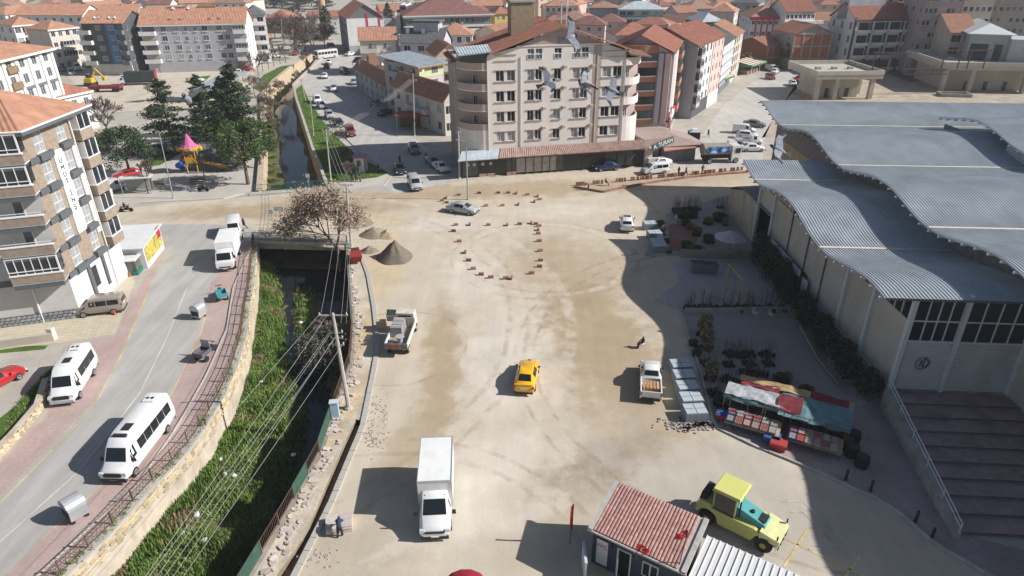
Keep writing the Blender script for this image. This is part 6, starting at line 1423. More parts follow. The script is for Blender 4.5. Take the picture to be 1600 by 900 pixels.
b = MB(); b.tube(TF(3.3,.15,0),TF(3.3,.15,9),.07,n=6); b.build('downpipe',FRAMEW,tow)
plm = M('plinth_stone_mat',(.27,.28,.29),var=.25,ovar=.35,scale=4,bump=.2); tfbox(-.03,18,0,.14,-.05,.98,M('plinth_joint_mat',(.07,.07,.07)),'plinth')
stm = [];
for q in range(4):
 n = 6; s_ = MB(); s_.prism([(.5 * math.cos(2 * math.pi * i / n) * brng.uniform(.85,1.12),.5 * math.sin(2 * math.pi * i / n) * brng.uniform(.85,1.12)) for i in range(n)],0,1); stm.append(s_.mesh('plinth_stone',plm))
for i in range(22):
 for j in range(3):
  p = TF(.22 + i * .46 + (.2 if j % 2 else 0),.13,.17 + j * .32); o = inst('plinth_stone',brng.choice(stm),tow,p); o.rotation_euler = (R(90),0,aF); o.scale = (.46,.33,.05)
bk = MB(); Q = [TF(18,0,0),TF(0,0,0),TR_(9.6,0,0),(TF(18,0,0)[0],TR_(9.6,0,0)[1] - 4,0)]
bk.prism([(Q[0][0],Q[0][1] + .32),(Q[1][0] - .22,Q[1][1] + .32),(Q[2][0] - .22,Q[2][1]),(Q[3][0],Q[3][1])],0,18.9); bk.build('core_wall',TWG,tow)
rf_ = MB(); ez = 19.1; e = [TF(18,1.2,ez),TF(-.7,1.3,ez),(TR_(9.6,.9,ez)[0],TR_(9.6,.9,ez)[1] + .6,ez),(TF(18,0,0)[0],TR_(9.6,0,0)[1] - 3,ez)]
rg0,rg1 = (-14,3.2,21.6),(-4.6,5.2,21.6)
ribbed(rf_,e[0],e[1],rg1,rg0,.5,.05); rf_.add([e[1],e[2],rg1],[(0,1,2)]); rf_.add([e[2],e[3],rg0,rg1],[(0,1,2,3)]); rf_.add([e[3],e[0],rg0],[(0,1,2)])
ro = rf_.build('roof',T_OR,tow)
gt = MB(); gt.path([Vector(v) + Vector((0,0,-.04)) for v in e[:3]],.1,6); gt.build('gutter',FRAMEW,tow)
sf = MB(); sf.add([(v[0] * .999,v[1],ez - .12) for v in e] + [(v[0] * .999,v[1],ez - .42) for v in e],[(0,1,2,3),(4,5,6,7),(0,1,5,4),(1,2,6,5),(2,3,7,6),(3,0,4,7)]); sf.build('eaves_soffit',DKG,tow)
# ------------------------------------------------------------------ the rest of the town,building by building
def E2(a,b_,h): return at2(a[0],a[1],h),at2(b_[0],b_[1],h)
GRP = 'apartment houses of the town'
BK = 'building'
# left side
p0,p1 = E2((-46,103),(76,75),16.5)
t = block('apartment_building','white apartment house with dark window strips and wide orange roof, left edge',BK,p0,p1,14,16.5,6,6,W_WHITE,('hip',2.6,T_OR),side='R',nside=3,win=(1.5,2.1),group=GRP,fasc=FRAMEW,oh=.9,glass=G_MID)
W = t['_w']
for i in range(7):
 MB().box2((W * i / 6 - .35,-.28,0),(W * i / 6 + .35,.02,16.3)).build('pilaster',W_WHITE,t)
for k in range(5):
 for i in (0,2): MB().box2((W * i / 6 + .4,-.6,2.75 * k + 2.9),(W * (i + 1) / 6 - .4,.0,2.75 * k + 4.0)).build('balcony_panel',W_BROWN,t)
 MB().box2((W * 3 / 6 + .35,-.2,2.75 * k + 2.3),(W - .35,.0,2.75 * k + 2.75)).build('slate_band',W_DGREY,t) if k == 3 else None
p0,p1 = E2((84,153),(140,141),7.5)
t = block('house','low house with a folded red hip roof and white side wall behind the tower block','house',p0,p1,11,7.5,2,3,W_WHITE,('hip',2.4,T_RED),side='R',nside=2,group=GRP,fasc=FRAMEW)
p0,p1 = E2((126,36.5),(190,36.5),14.5)
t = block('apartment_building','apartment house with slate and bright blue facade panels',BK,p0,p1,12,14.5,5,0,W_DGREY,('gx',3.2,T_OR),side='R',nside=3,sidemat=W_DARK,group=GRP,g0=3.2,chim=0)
W = t['_w']; MB().box2((-.05,-.3,0),(W + .05,.04,3.2)).build('shop_front',wallmat('pale_shop_mat',(.50,.49,.47)),t)
MB().box2((W * .22,-.35,3.2),(W * .58,.02,14.3)).build('slate_panel',W_DARK,t); MB().box2((W * .58,-.42,3.2),(W * .82,.02,14.3)).build('blue_panel',W_BLUE,t)
for k in range(4):
 z = 3.2 + 2.82 * k
 for fx,w in ((.34,1.5),(.66,1.5)): inst('window',win_mesh(w,1.3,'triple',G_MID),t,(W * fx,-.46 if fx > .5 else -.39,z + 1.0))
 balcony(t,-.9,z,W * .22 + .8,1.5,W_WHITE if k else W_WHITE); MB().box2((0,-.04,z + .2),(W * .21,.02,z + 2.6)).build('dark_glazing',G_DARK,t); balcony(t,W * .83,z,W * .18,1.2,W_DGREY)
dishes(t,[(W * q,1.8,15.9) for q in (.3,.42,.66,.8)])
p0,p1 = E2((217,39.5),(382,36),13.6)
t = block('apartment_building','long lilac-grey apartment house with rows of white framed windows and white fascia',BK,p0,p1,13,13.6,5,0,W_LILAC,('gx',4.2,T_OR),side='LR',nside=2,sidemat=W_WHITE,group=GRP,fasc=FRAMEW,chim=0)
W = t['_w']; MB().box2((W * .10,-.1,-.05),(W + .02,.02,2.9)).build('ground_storey',wallmat('ground_storey_mat',(.42,.40,.42)),t)
for k in range(4):
 z = 3.0 + 2.62 * k
 for fx,w in ((.19,1.5),(.31,1.5),(.41,.9),(.50,.9),(.58,1.6),(.72,1.5),(.79,1.5)):
  inst('window',win_mesh(w,1.5 if w > 1 else 1.2,'double',brng.choice((G_CURT,G_MID,G_DARK))),t,(W * fx,-.05,z + .75)); MB().box2((W * fx - .1,-.2,z + .55),(W * fx + w + .1,0,z + .7)).build('sill',FRAMEW,t)
 balcony(t,-.3,z,W * .15,1.4,W_WHITE); MB().box2((W * .02,-.03,z + .1),(W * .13,.01,z + 2.3)).build('balcony_door',G_MID if k % 2 else W_BEIGE,t); balcony(t,W * .88,z,W * .115,1.2,W_WHITE,glazed=2.3 if k % 2 else None)
for q in (.28,.38,.66,.75): MB().prof([(-.8,0),(.8,0),(0,.8)],(1,0,0),(0,0,1),(0,1.2,0),(W * q,1.2,14.5)).build('dormer',W_DGREY,t)
for q in (.33,.62): MB().box((W * q,6.4,17.6),(5,.7,.9)).build('chimney_block',W_BROWN,t)
dishes(t,[(W * q,5.5,17.6) for q in (.3,.45,.31)])
p0,p1 = E2((381,24),(413,23),14.5)
t = block('apartment_building','white apartment house with black balcony bands right of the lilac-grey block',BK,p0,p1,14,14.5,5,2,W_WHITE,('hip',2.5,T_GREY),side='R',nside=2,group=GRP,win=(1.9,1.6),glass=G_DARK)
for k in range(1,5): balcony(t,-.2,2.9 * k,t['_w'] + .3,1.3,W_WHITE)
p0,p1 = E2((20,40),(65,36.5),12.5)
t = block('apartment_building','white apartment house with brown balcony panels left of the cream flats',BK,p0,p1,12,12.5,4,4,W_WHITE,('hip',2.2,T_OR),side='LR',nside=2,group=GRP,win=(1.7,1.6),fasc=FRAMEW)
W = t['_w']
for k in range(4): MB().box2((W * .33,-.3,3.1 * k + .3),(W * .5,.0,3.1 * k + 2.7)).build('brown_panel',W_BROWN,t); balcony(t,W * .5,3.1 * k + .02,W * .5,1.2,W_WHITE)
p0,p1 = E2((75,46.5),(120,42),12)
t = block('apartment_building','cream flats with small windows below a folded orange roof, wires in front',BK,p0,p1,11,12,4,4,W_CREAM,('hip',2.2,T_OR),side='R',nside=2,group=GRP,fasc=FRAMEW)
W = t['_w']; 
for k in (1,2): balcony(t,W * .3,3 * k,W * .42,1.1,W_CREAM,glazed=2.5)
p0,p1 = E2((24,23.5),(128,24),12.5)
t = block('apartment_building','long white terrace of flats with an orange and red tiled roof far left',BK,p0,p1,11,12.5,4,8,W_WHITE,('gx',3.4,T_OR),group=GRP,side='R',nside=2)
p0,p1 = E2((-30,24),(8,25),11.5)
t = block('apartment_building','white stepped flats at the upper left corner of the picture',BK,p0,p1,22,12,4,3,W_WHITE,('hip',2.5,T_OR),group=GRP,side='R',nside=7,win=(.9,2.0))
p0,p1 = E2((200,34),(217,40),12.5)
t = block('apartment_building','narrow beige flats squeezed between the blue block and the lilac-grey block',BK,p0,p1,12,12.5,4,2,W_BEIGE,('hip',2.6,T_RED),group=GRP)
for k in range(1,4): balcony(t,.2,3.1 * k,3,1.1,W_BROWN)
# valley,middle
p0,p1 = E2((525,28.5),(541,29.5),13)
A,B = Vector(at2(541,29.5,13)),Vector(at2(597,24,13))
t = block('house','tall white gabled house with a crimson framed panel on its sunlit gable','house',at2(541,29,12),at2(599,27,12),26,12,4,0,W_WHITE,('gy',4.5,T_RED),side='L',nside=7,sidemat=W_DGREY,win=(1.6,2.0),group=GRP,glass=G_MID)  # dark grey left wall: the shade on that side put into its colour
W = t['_w']; CR = M('crimson_mat',(.50,.03,.08),var=.06)
for a,c in (((W * .52,4.4),(W * .9,5.0)),((W * .52,4.4),(W * .57,13.6)),((W * .85,4.4),(W * .9,15))): MB().box2((a[0],-.12,a[1]),(c[0],-.02,c[1])).build('crimson_frame',CR,t)
MB().box2((W * .58,-.06,9.0),(W * .82,-.02,9.25)).build('printed_line',W_DGREY,t); MB().box2((0,-.1,-.05),(W * .8,.02,3.0)).build('base_course',W_GREY,t)
MB().box2((W * .93,1.5,0),(W + 5,12,11)).build('grey_wing',W_GREY,t); MB().box2((W + 4.4,1.2,0),(W + 5.1,2,13.5)).build('white_fin',W_WHITE,t)
p0,p1 = E2((562,64),(618,62.5),9.6)
t = block('house','three storey beige house with balconies left and an orange gabled roof','house',p0,p1,11,9.6,3,0,W_CREAM,('gx',3.2,T_OR),side='L',nside=2,group=GRP)
W = t['_w']
for k in range(3):
 z = 3.2 * k; balcony(t,-.1,z + .05,W * .48,1.5,W_CREAM,glazed=2.4 if k == 0 else None)
 for fx,w in ((.24,.9),(.37,.9),(.66,.8),(.76,.8)): inst('window',win_mesh(w,1.5,'double',pick_glass()),t,(W * fx,-.05,z + .9))
 if k: balcony(t,W * .62,z + .05,W * .24,.8,W_CREAM,h=.5)
dishes(t,[(W * .2,-1.4,4.4)])
p0,p1 = E2((625,67),(690,68),9)
t = block('house','lilac house under a slate grey roof with a raised middle storey','house',p0,p1,11,9,3,3,W_LILAC,('gx',3.6,T_GREY),side='L',nside=2,group=GRP,win=(2.0,1.6),glass=G_DARK)
W = t['_w']; MB().box2((W * .25,4,9),(W * .85,9,14.2)).build('raised_storey',W_LILAC,t); MB().box2((W * .2,3.4,14.2),(W * .9,9.5,14.7)).build('raised_roof',T_GREY,t)
for q in (.12,.5): MB().box((W * q,3.6,11.6),(1,.9,2.0)).build('chimney',FRAMEW,t)
dishes(t,[(W * .4,3.8,13)])
p0,p1 = E2((683,55),(738,54.5),8.6)
t = block('house','white house under a broad orange hip roof behind the corner building','house',p0,p1,12,8.6,3,4,W_WHITE,('hip',3.2,T_OR),group=GRP,chim=2,win=(1.4,1.8))
p0,p1 = E2((736,53),(764,52),8)
t = block('house','peach house with a dark loggia at the left eaves of the corner building','house',p0,p1,9,8,3,3,W_PEACH,('flat',.8,W_CONC),group=GRP)
p0,p1 = E2((654,103),(692,97),10.6)
t = block('house','green topped grey corner house under a pale tin shed roof with timber eaves','house',p0,p1,12,10.6,4,0,wallmat('pale_mauve_mat',(.47,.42,.41)),('shed',1.2,T_TIN),side='L',nside=3,group=GRP,oh=1.2)
W = t['_w']; MB().box2((.0,-.08,8.0),(W,.02,10.5)).build('green_storey',W_GREEN,t); MB().box2((-1.0,-1.1,10.2),(W + .6,-.9,10.6)).build('timber_eaves',M('eaves_timber_mat',(.36,.19,.08)),t)
for k in range(1,4): inst('window',win_mesh(1.9,1.5,'triple',G_MID),t,(W * .5,-.12 if k == 3 else -.05,2.65 * k + .6))
for k in range(1,4):
 o = MB().box2((-1.6,1,2.65 * k),(0,9,2.65 * k + .95)).build('side_balcony',W_LILAC,t)
dishes(t,[(-1.4,1.2,9.6),(-1.2,6,9.8),(.5,-1,9.5)])
p0,p1 = E2((682,88),(724,86),10)
t = block('house','peach three storey house with long balconies between the green house and the corner building','house',p0,p1,13,10,3,4,W_PEACH,('gy',2.8,T_OR),group=GRP,win=(1.3,1.5))
W = t['_w']
for k in (1,2): balcony(t,.1,3.33 * k,W - .2,1.3,wallmat('mint_render_mat',(.45,.50,.40)))
for fx in (.42,.56): inst('window',win_mesh(.7,.9,'single',G_DARK),t,(W * fx,-.06,10.6))
p0,p1 = E2((657,143),(716,160),7.0)
t = block('house','cream house with old red tiled roof in shade left of the corner building','house',at2(694,160,6.6),at2(722,156,6.6),22,6.6,2,2,W_CREAM,('gy',3.0,T_OR),side='L',nside=5,group=GRP,win=(1.5,1.6))
for k in (1,): MB().box2((-1.2,6,3.3 * k - .1),(0,15,3.3 * k + .9)).build('side_balcony',W_CREAM,t)
p0,p1 = E2((602,131),(622,130),5.2)
t = block('house','row of low shop houses under a long patched tile roof by the valley road','house',at2(601,133,5),at2(624,131,5),28,5,2,2,W_GREY,('gy',2.4,T_OR),side='L',nside=6,group=GRP,win=(1.4,1.4),glass=G_DARK)
dishes(t,[(3,8,7),(4.5,16,7.2)]); MB().box2((2,20,6.5),(4.4,22,9)).build('chimney',W_BROWN,t)
p0,p1 = E2((622,141),(640,139),4.4)
t = block('house','low house with a small red lean-to roof behind the red canopy','house',p0,p1,8,4.4,1,2,W_PINK,('gx',1.6,T_RED),side='L',nside=2,group=GRP)
t = thing('shop_canopy','flat dark red canopy over the pavement below the power pole','canopy',at(628,205)); MB().box((2.2,2.5,3.0),(7,4.5,.25)).build('roof',M('canopy_red_mat',(.33,.07,.06)),t)
for x in (-1,5.2): MB().tube((x,.6,0),(x,.6,3),.08).build('post',MAT_STEELW,t)
MB().box((2.2,4.2,1.4),(6.4,.2,2.8)).build('back_panel',W_BROWN,t)
# lean-to with tarpaulin,hedge walls on the valley road
t = thing('tarpaulin_shelter','grey lean-to shelter hanging between pole and house on the valley road','shelter',at(556,112)); b = MB(); b.hexa([(-1,0,2.6),(7,0,2.9),(7,6,3.6),(-1,6,3.4),(-1,0,2.7),(7,0,3.0),(7,6,3.7),(-1,6,3.5)]); b.build('roof',M('grey_tarp_mat',(.12,.125,.13),var=.2),t)
for x in (-.8,3,6.8): MB().tube((x,.2,0),(x,.2,2.8),.07).build('post',W_CONC,t)
p0,p1 = E2((634,24.5),(767,21),13)
t = block('apartment_building','long institute block with white floor bands, dark glass and maroon roof',BK,p0,p1,22,13,4,0,W_DGREY,('hip',4.6,T_BRN),group=GRP,fasc=FRAMEW,oh=1.2)
W = t['_w']
for k in range(4):
 z = 3.2 * k; MB().box2((-1,-1.0,z + 2.5),(W + .5,0,z + 3.15)).build('white_band',FRAMEW,t)
 for i in range(16): inst('window',win_mesh(W / 16 - .5,1.9,'double',brng.choice((G_DARK,G_MID))),t,(W * i / 16 + .25,-.06,z + .4))
dishes(t,[(W * q,4 + 5 * (i % 2),14.6 + (i % 2)) for i,q in enumerate((.2,.34,.4,.5,.62,.74))])
t = block('house','dark clad cubic house at the left end of the maroon roofed block','house',*E2((624,10),(634,10),15),10,15,4,2,W_DARK,('flat',.6,T_GREY),group=GRP)
t = block('house','yellow and green shop house right of the maroon roofed block','house',*E2((773,22),(800,21),10),10,10,3,3,W_YEL,('hip',2.6,T_RED),group=GRP,base=(4,W_GREEN))
# right of the corner building
b_ = Vector(at2(1037,216)); fdir = Vector((.955,-.297)); a = b_ - fdir * 11.5
t = block('apartment_building','apartment house with rounded terracotta balcony bands beside the corner building',BK,a,b_,19,15.9,6,0,W_GREY,('gy',3.0,T_RED),side='R',nside=0,group=GRP,sidemat=W_LILAC,oh=.8)
W = t['_w']; TER = wallmat('terracotta_mat',(.40,.19,.12))
for k in range(1,6):
 z = 2.65 * k; arcp = [(W * .12 + W * .66 * u,-.2 - 1.5 * math.sin(math.pi * u)) for u in [i / 10 for i in range(11)]]
 s = MB(); s.prism(arcp + [(W * .78,.02),(W * .12,.02)],z,z + .95); o = s.build('round_balcony',TER,t)
 s = MB(); s.prism([(x,y + .08) for x,y in arcp] + [(W * .78,.01),(W * .12,.01)],z + .95,z + 2.55); s.build('curved_glazing',G_MID if k % 2 else G_DARK,o)
 s = MB(); s.prism([(x,y - .05) for x,y in arcp] + [(W * .78,.015),(W * .12,.015)],z + .95,z + 1.15); s.build('white_sill',FRAMEW,o)
 MB().box2((W,11.5,z),(W + 1.2,18,z + .95)).build('side_balcony',TER,t); MB().box2((W + .05,11.6,z + .95),(W + 1.1,17.9,z + 2.3)).build('side_glazing',G_MID if k % 3 else G_DARK,t)
s = MB(); s.prism(arcp + [(W * .78,.02),(W * .12,.02)],15.8,17.2); s.build('crown',TER,t)
for x0,x1,m in ((0,.08,W_GREY),(.81,.88,W_LILAC),(.91,1.0,W_PINK)): MB().box2((W * x0,-.5,2.9),(W * x1,.02,15.8)).build('pilaster',m,t)
for y0,y1,m in ((.2,3.2,W_LILAC),(3.6,6.4,W_PINK),(6.8,11.2,W_CREAM)): MB().box2((W,y0,3.4),(W + .45,y1,15.8)).build('pilaster',m,t)
MB().box2((W + .02,0,0),(W + .5,18.8,3.0)).build('shop_side',W_WHITE,t); MB().box2((W + .5,.5,3.0),(W + .9,18.6,4.0)).build('shop_sign',FRAMEW,t); MB().box2((W + .5,9,2.9),(W + .95,12,4.1)).build('red_sign',CR,t)
for i,y in enumerate((1.5,5,8.5,12,15.5)): MB().box2((W + .5,y,.3),(W + .56,y + 2.6,2.6)).build('shop_window',G_MID,t)
for y in (.1,4.6): MB().box2((W + .5,y,.1),(W + .7,y + .5,5)).build('red_column',CR,t)
def street_house(name,label,fa,fb,h,floors,n,wm,rf,D=12,**k):
 """house whose long sunlit side runs back along the market road"""
 return block(name,label,BK,at2(*fa),at2(*fb),D,h,floors,n,wm,rf,group=GRP,**k)
t = street_house('apartment_building','white and grey apartment house with glazed bays under a red gabled roof',(1078,186),(1102,169.5),15,6,4,W_WHITE,('gx',3.4,T_RED),14,win=(1.5,1.9),side='L',nside=0,sidemat=W_GREY,chim=2,base=(3.0,W_DARK))
for k in range(1,6): balcony(t,.3,2.5 * k,2.6,.9,W_LILAC,h=.6,glazed=2.1)
t = street_house('apartment_building','pale pink apartment house with small windows on the market road',(1103,169),(1119,158),15,6,3,W_PINK,('gx',3.2,T_RED),14,win=(.9,1.3),side='L',base=(3.0,W_WHITE))
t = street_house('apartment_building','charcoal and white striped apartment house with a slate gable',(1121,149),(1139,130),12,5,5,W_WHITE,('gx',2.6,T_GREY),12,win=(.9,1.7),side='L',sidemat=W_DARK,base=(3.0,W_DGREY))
for k in range(1,5): MB().box2((0,-.12,2.4 * k - .5),(t['_w'],.02,2.4 * k + .1)).build('grey_band',W_GREY,t)
t = street_house('apartment_building','cream and brown patterned apartment house with an orange roof on the market road',(1139.5,129.5),(1152,117),12,5,4,W_CREAM,('gx',3.0,T_OR),12,win=(.9,1.7),side='L',sidemat=W_BROWN)
for k in range(1,5):
 for i in range(3): MB().box2((t['_w'] * i / 4,-.1,2.4 * k + .2),(t['_w'] * i / 4 + .7,.02,2.4 * k + 2.0)).build('brown_panel',W_BROWN,t)
t = street_house('apartment_building','grey office house with white posts, slate hip roof and open corner balconies',(1135,56),(1178,58),13,4,4,W_GREY,('hip',3.0,T_GREY),16,win=(2,1.6),side='R',nside=3)
W = t['_w']
for k in range(4):
 MB().box2((W,.3,3.2 * k + .1),(W + 2.2,15,3.2 * k + 1.2)).build('white_balcony',FRAMEW,t)
for y in (.4,5,10,15): MB().box2((W + 2.0,y,0),(W + 2.3,y + .3,13)).build('white_post',FRAMEW,t)
# market awnings and brick shells
AW1,AW2 = M('awning_stripe_mat',(.62,.60,.52),var=.08),M('awning_green_mat',(.07,.20,.09),var=.12); AW3 = M('awning_brown_mat',(.30,.18,.10))
for (px_,py_,w_,d_,lab) in ((1122,142,9,9,'nearer striped market awning with a green valance on the market road'),(1172,118,9,12,'farther striped market awning on the market road')):
 t = thing('market_awning',lab,'awning',at(px_,py_),R(50)); n = 10
 for i in range(n): b = MB(); b.hexa([(d_ * i / n,-.3,2.7),(d_ * (i + 1) / n,-.3,2.7),(d_ * (i + 1) / n,5.2,3.6),(d_ * i / n,5.2,3.6),(d_ * i / n,-.3,2.78),(d_ * (i + 1) / n,-.3,2.78),(d_ * (i + 1) / n,5.2,3.68),(d_ * i / n,5.2,3.68)]); b.build('stripe',AW1 if i % 2 == 0 else AW3,t)
 MB().box2((0,-.36,2.3),(d_,-.3,2.76)).build('valance',AW2,t); MB().box2((-.06,-.3,2.3),(0,5.2,2.9)).build('valance',AW2,t)
 for x in (0,d_ / 2,d_): MB().tube((x,-.2,0),(x,-.2,2.7),.07).build('post',MAT_STEELW,t)
 for i in range(4): MB().box((1.2 + i * 2.1,2.2,.6),(1.5,2.2,1.2)).build('counter',M('goods_mat',(.25,.18,.12),var=.5,scale=5),t)
def brick_shell(label,a,b_,h,floors,D,rf,n=4,**k):
 t = block('brick_house',label,'house',at2(*a,h),at2(*b_,h),D,h,floors,0,W_BRICKR,rf,group='brick shells',**k); W = t['_w']; fh = h / floors
 for i in range(n + 1): MB().box2((W * i / n - .2,-.1,0),(W * i / n + .2,.05,h)).build('concrete_post',W_CONC,t)
 for f in range(floors + 1): MB().box2((0,-.13,f * fh - .25),(W,.05,f * fh + .12)).build('concrete_beam',W_CONC,t)
 return t
t = brick_shell('bare brick house with concrete frame and a wide shallow gable on the market road',(1243,53),(1300,52),10.5,3,14,('gy',2.6,T_RED),side='L',nside=2,sidemat=W_CONC)
t = brick_shell('low bare brick shop house with an orange roof left of the gabled brick house',(1201,73),(1226,70),6.5,2,12,('gx',2.2,T_OR),3)
t = brick_shell('low bare brick annex right of the gabled brick house',(1291,72),(1317,72),5.5,2,9,('flat',.5,W_CONC),3)
t = block('house','pink and white banded school house with crimson piers behind the grey office house','house',*E2((1174,27),(1228,27),11),16,11,3,6,W_WHITE,('hip',3.4,T_OR),group=GRP,side='L',nside=4,base=(.6,W_PINK)); W = t['_w']
MB().box2((-.6,-.6,10.2),(W + .6,-.4,11.2)).build('crimson_eaves',CR,t)
for i in (1,2,3,4): MB().box2((W * i / 6 - .25,-.15,0),(W * i / 6 + .25,0,10.2)).build('crimson_pier',CR,t)
t = block('house','white house with a glazed top floor and a red gabled roof above the brick shells','house',*E2((1229,19),(1275,18),13),12,13,4,7,W_WHITE,('gx',4.0,T_RED),group=GRP,side='L',nside=0,glass=G_DARK,first='none'); MB().box2((-.5,-1.2,9.0),(t['_w'] + 3,.02,10)).build('white_balcony',W_WHITE,t); MB().box2((-1,-.9,0),(t['_w'] + 1,.01,9)).build('bare_wall',W_CONC,t)
p0,p1 = E2((1338,31),(1442,29),14.5)
t = block('apartment_building','modern white block with black balcony openings and a red gabled roof',BK,p0,p1,13,14.5,4,0,W_WHITE,('gx',4.2,T_RED),side='L',nside=3,group=GRP,win=(1.2,2.0),glass=G_DARK,oh=.5,fasc=W_DARK); W = t['_w']
for k in range(4):
 z = 3.5 * k + .6
 for i in range(4): MB().box2((W * (.06 + .235 * i),-.08,z + .35),(W * (.06 + .235 * i) + W * .15,.02,z + 2.6)).build('dark_opening',G_DARK,t); balcony(t,W * (.05 + .235 * i),z,W * .17,1.2,W_WHITE,h=.7)
for i in range(4): MB().box2((W * (.225 + .235 * i),-.3,3),(W * (.225 + .235 * i) + W * .03,.02,13.8)).build('slate_fin',W_DARK,t)
MB().box2((-.1,-.35,.0),(W,.02,3.2)).build('base_course',W_DARK,t); MB().box2((-.2,-.2,0),(.25,.3,15)).build('slate_edge',W_DARK,t); MB().box2((W * .0,5,14),(W * .55,10,20)).build('top_storey',W_LILAC,t)
# grey tower with vertical letters,and its orange roofed wing
a,b_ = at2(1420,44,15),at2(1470,31,17)
gA,gB = at(1406,110),at(1452,108)
t = block('apartment_building','bare grey concrete tower with a pale strip of vertical lettering',BK,(gA.x,gA.y),(gB.x,gB.y),12,16.5,5,0,W_CONC,('flat',.7,W_CONC),group=GRP); W = t['_w']
for k in range(6): MB().box2((.0,-.12,3.25 * k - .15),(W,.02,3.25 * k + .15)).build('slab_edge',wallmat('pale_concrete_mat',(.42,.40,.36)),t)
for x in (0,W * .48): MB().box2((x,-.1,0),(x + .45,.02,16.4)).build('concrete_post',W_CONC,t)
MB().box2((W,-.3,1.5),(W + 4.6,.0,17.8)).build('sign_strip',wallmat('strip_white_mat',(.50,.50,.52)),t); MB().box2((W,.02,0),(W + 4.6,11,17)).build('rear_block',W_CONC,t)
for i,ch in enumerate('DİYANET'): text_part('wall_letter',ch,1.25,MLET,t,(W + 2.3,-.32,13.2 - i * 1.55),(R(90),0,0),.02)
text_part('wall_lettering','TDV',1.5,M('violet_letter_mat',(.2,.06,.16)),t,(W + 2.4,-.32,16.3),(R(90),0,0),.02)
p0,p1 = E2((1487,51),(1527,51),12.5)
t = block('apartment_building','beige school wing with square windows and orange roof right of the lettered tower',BK,p0,p1,14,12.5,4,2,W_BEIGE,('gx',4.2,T_OR),group=GRP,win=(2.6,1.9),glass=G_DARK)
p0,p1 = E2((1519,52),(1582,54),13)
t = block('apartment_building','dark glass and grey civic hall with a broad white metal roof at the right edge',BK,p0,p1,24,13,3,0,W_GREY,('hip',2.2,M('white_metal_roof_mat',(.62,.65,.66),rough=.4,var=.08)),side='R',nside=0,group=GRP,oh=1.0,ribs=False); W = t['_w']
for x0,x1 in ((.05,.5),(.66,.86)):
 MB().box2((W * x0,-.1,2.2),(W * x1,.02,10.5)).build('glass_wall',M('teal_glass_mat',(.02,.045,.05),rough=.1,var=.1),t)
MB().box2((W,-1.5,0),(W + 12,8,12)).build('side_wing',W_LILAC,t)
# unfinished concrete pavilions
def pavilion(label,a,b_,D,h,xs,wall=None,cat='pavilion'):
 a,b_ = Vector(at2(*a)),Vector(at2(*b_)); d = b_ - a; W = d.length; t = thing('concrete_pavilion',label,cat,(a.x,a.y,0),math.atan2(d.y,d.x)); pc = wallmat('raw_concrete_mat',(.46,.42,.36),var=.12)
 MB().box2((-1.2,-1.2,h - 1.0),(W + 1.2,D + 1,h)).build('roof_slab',pc,t)
 pr_ = MB()
 for p,q in (((-1.3,-1.3),(W + 1.3,-1.0)),((-1.3,-1.0),(-1.0,D + 1)),((W + 1.0,-1.0),(W + 1.3,D + 1)),((-1.0,D + .8),(W + 1.0,D + 1.1))): pr_.box2((p[0],p[1],h),(q[0],q[1],h + .9))
 pr_.build('parapet',wallmat('pale_parapet_mat',(.52,.48,.41)),t)
 for x in xs: MB().box2((W * x - .5,-.3,0),(W * x + .5,.7,h - 1)).build('column',pc,t)
 for y in (D * .4,D * .75): MB().box2((W - .6,y,0),(W + .3,y + .9,h - 1)).build('column',pc,t)
 MB().box2((1.5,3,0),(W - 2,D - 1,h - 1)).build('core_wall',wall or pc,t)
 for i in range(3): MB().box2((W * (.25 + .18 * i),2.93,.05),(W * (.25 + .18 * i) + 1,3,2.2)).build('doorway',G_DARK,t)
 for i in range(3): MB().box((W * (.2 + .3 * i),D * .5,h + .3),(1.2,1.0,.6)).build('roof_hatch',pc,t)
 return t,W
t,W = pavilion('unfinished concrete pavilion with slanting columns on the building site',(1274,156),(1360,155),15,6.0,(0,.33,.97))
t2,W2 = pavilion('larger unfinished concrete pavilion at the right edge of the building site',(1470,143),(1640,146),22,6.5,(.0,.25,.75))
for k,(px_,py_) in enumerate(((1362,112),(1385,113),(1470,108),(1510,108))):
 q = at(px_,py_,6); tt = thing('steel_portal',('rusty steel portal left on the first pavilion roof','second rusty steel portal over the first pavilion roof','tall rusty steel portal on the larger pavilion','right hand rusty steel portal on the larger pavilion')[k],'frame',q); mb = MB()
 mb.box((0,0,2.2),(.22,.22,4.4)); mb.build('post',MAT_RUSTRAIL,tt); MB().box((4,0,2.2),(.22,.22,4.4)).build('post',MAT_RUSTRAIL,tt); MB().box((2,0,4.4),(5.4,.25,.25)).build('beam',MAT_RUSTRAIL,tt)
br_ = thing('steel_girder','dark lattice girder bridging the two concrete pavilions','girder',at(1411,116,5)); g0,g1 = Vector((0,0,0)),Vector(at(1480,116,5)) - Vector(at(1411,116,5))
for dz in (0,1.2): MB().tube(g0 + Vector((0,0,dz)),g1 + Vector((0,0,dz)),.16,n=4).build('chord',MAT_RUSTRAIL,br_)
zz = MB()
for i in range(10): zz.tube(g0.lerp(g1,i / 10) + Vector((0,0,1.2 * (i % 2))),g0.lerp(g1,(i + 1) / 10) + Vector((0,0,1.2 * ((i + 1) % 2))),.09,n=3)
stuff(zz.build('lattice',MAT_RUSTRAIL,br_))
q = at(1490,150); tt = thing('concrete_trough','empty rectangular concrete trough on the sandy building site','trough',q,R(-10)); tr = MB()
for c,s in (((0,-1.5,.4),(7,.4,.8)),((0,1.5,.4),(7,.4,.8)),((-3.3,0,.4),(.4,2.6,.8)),((3.3,0,.4),(.4,2.6,.8))): tr.box(c,s)
tr.build('basin',W_CONC,tt)
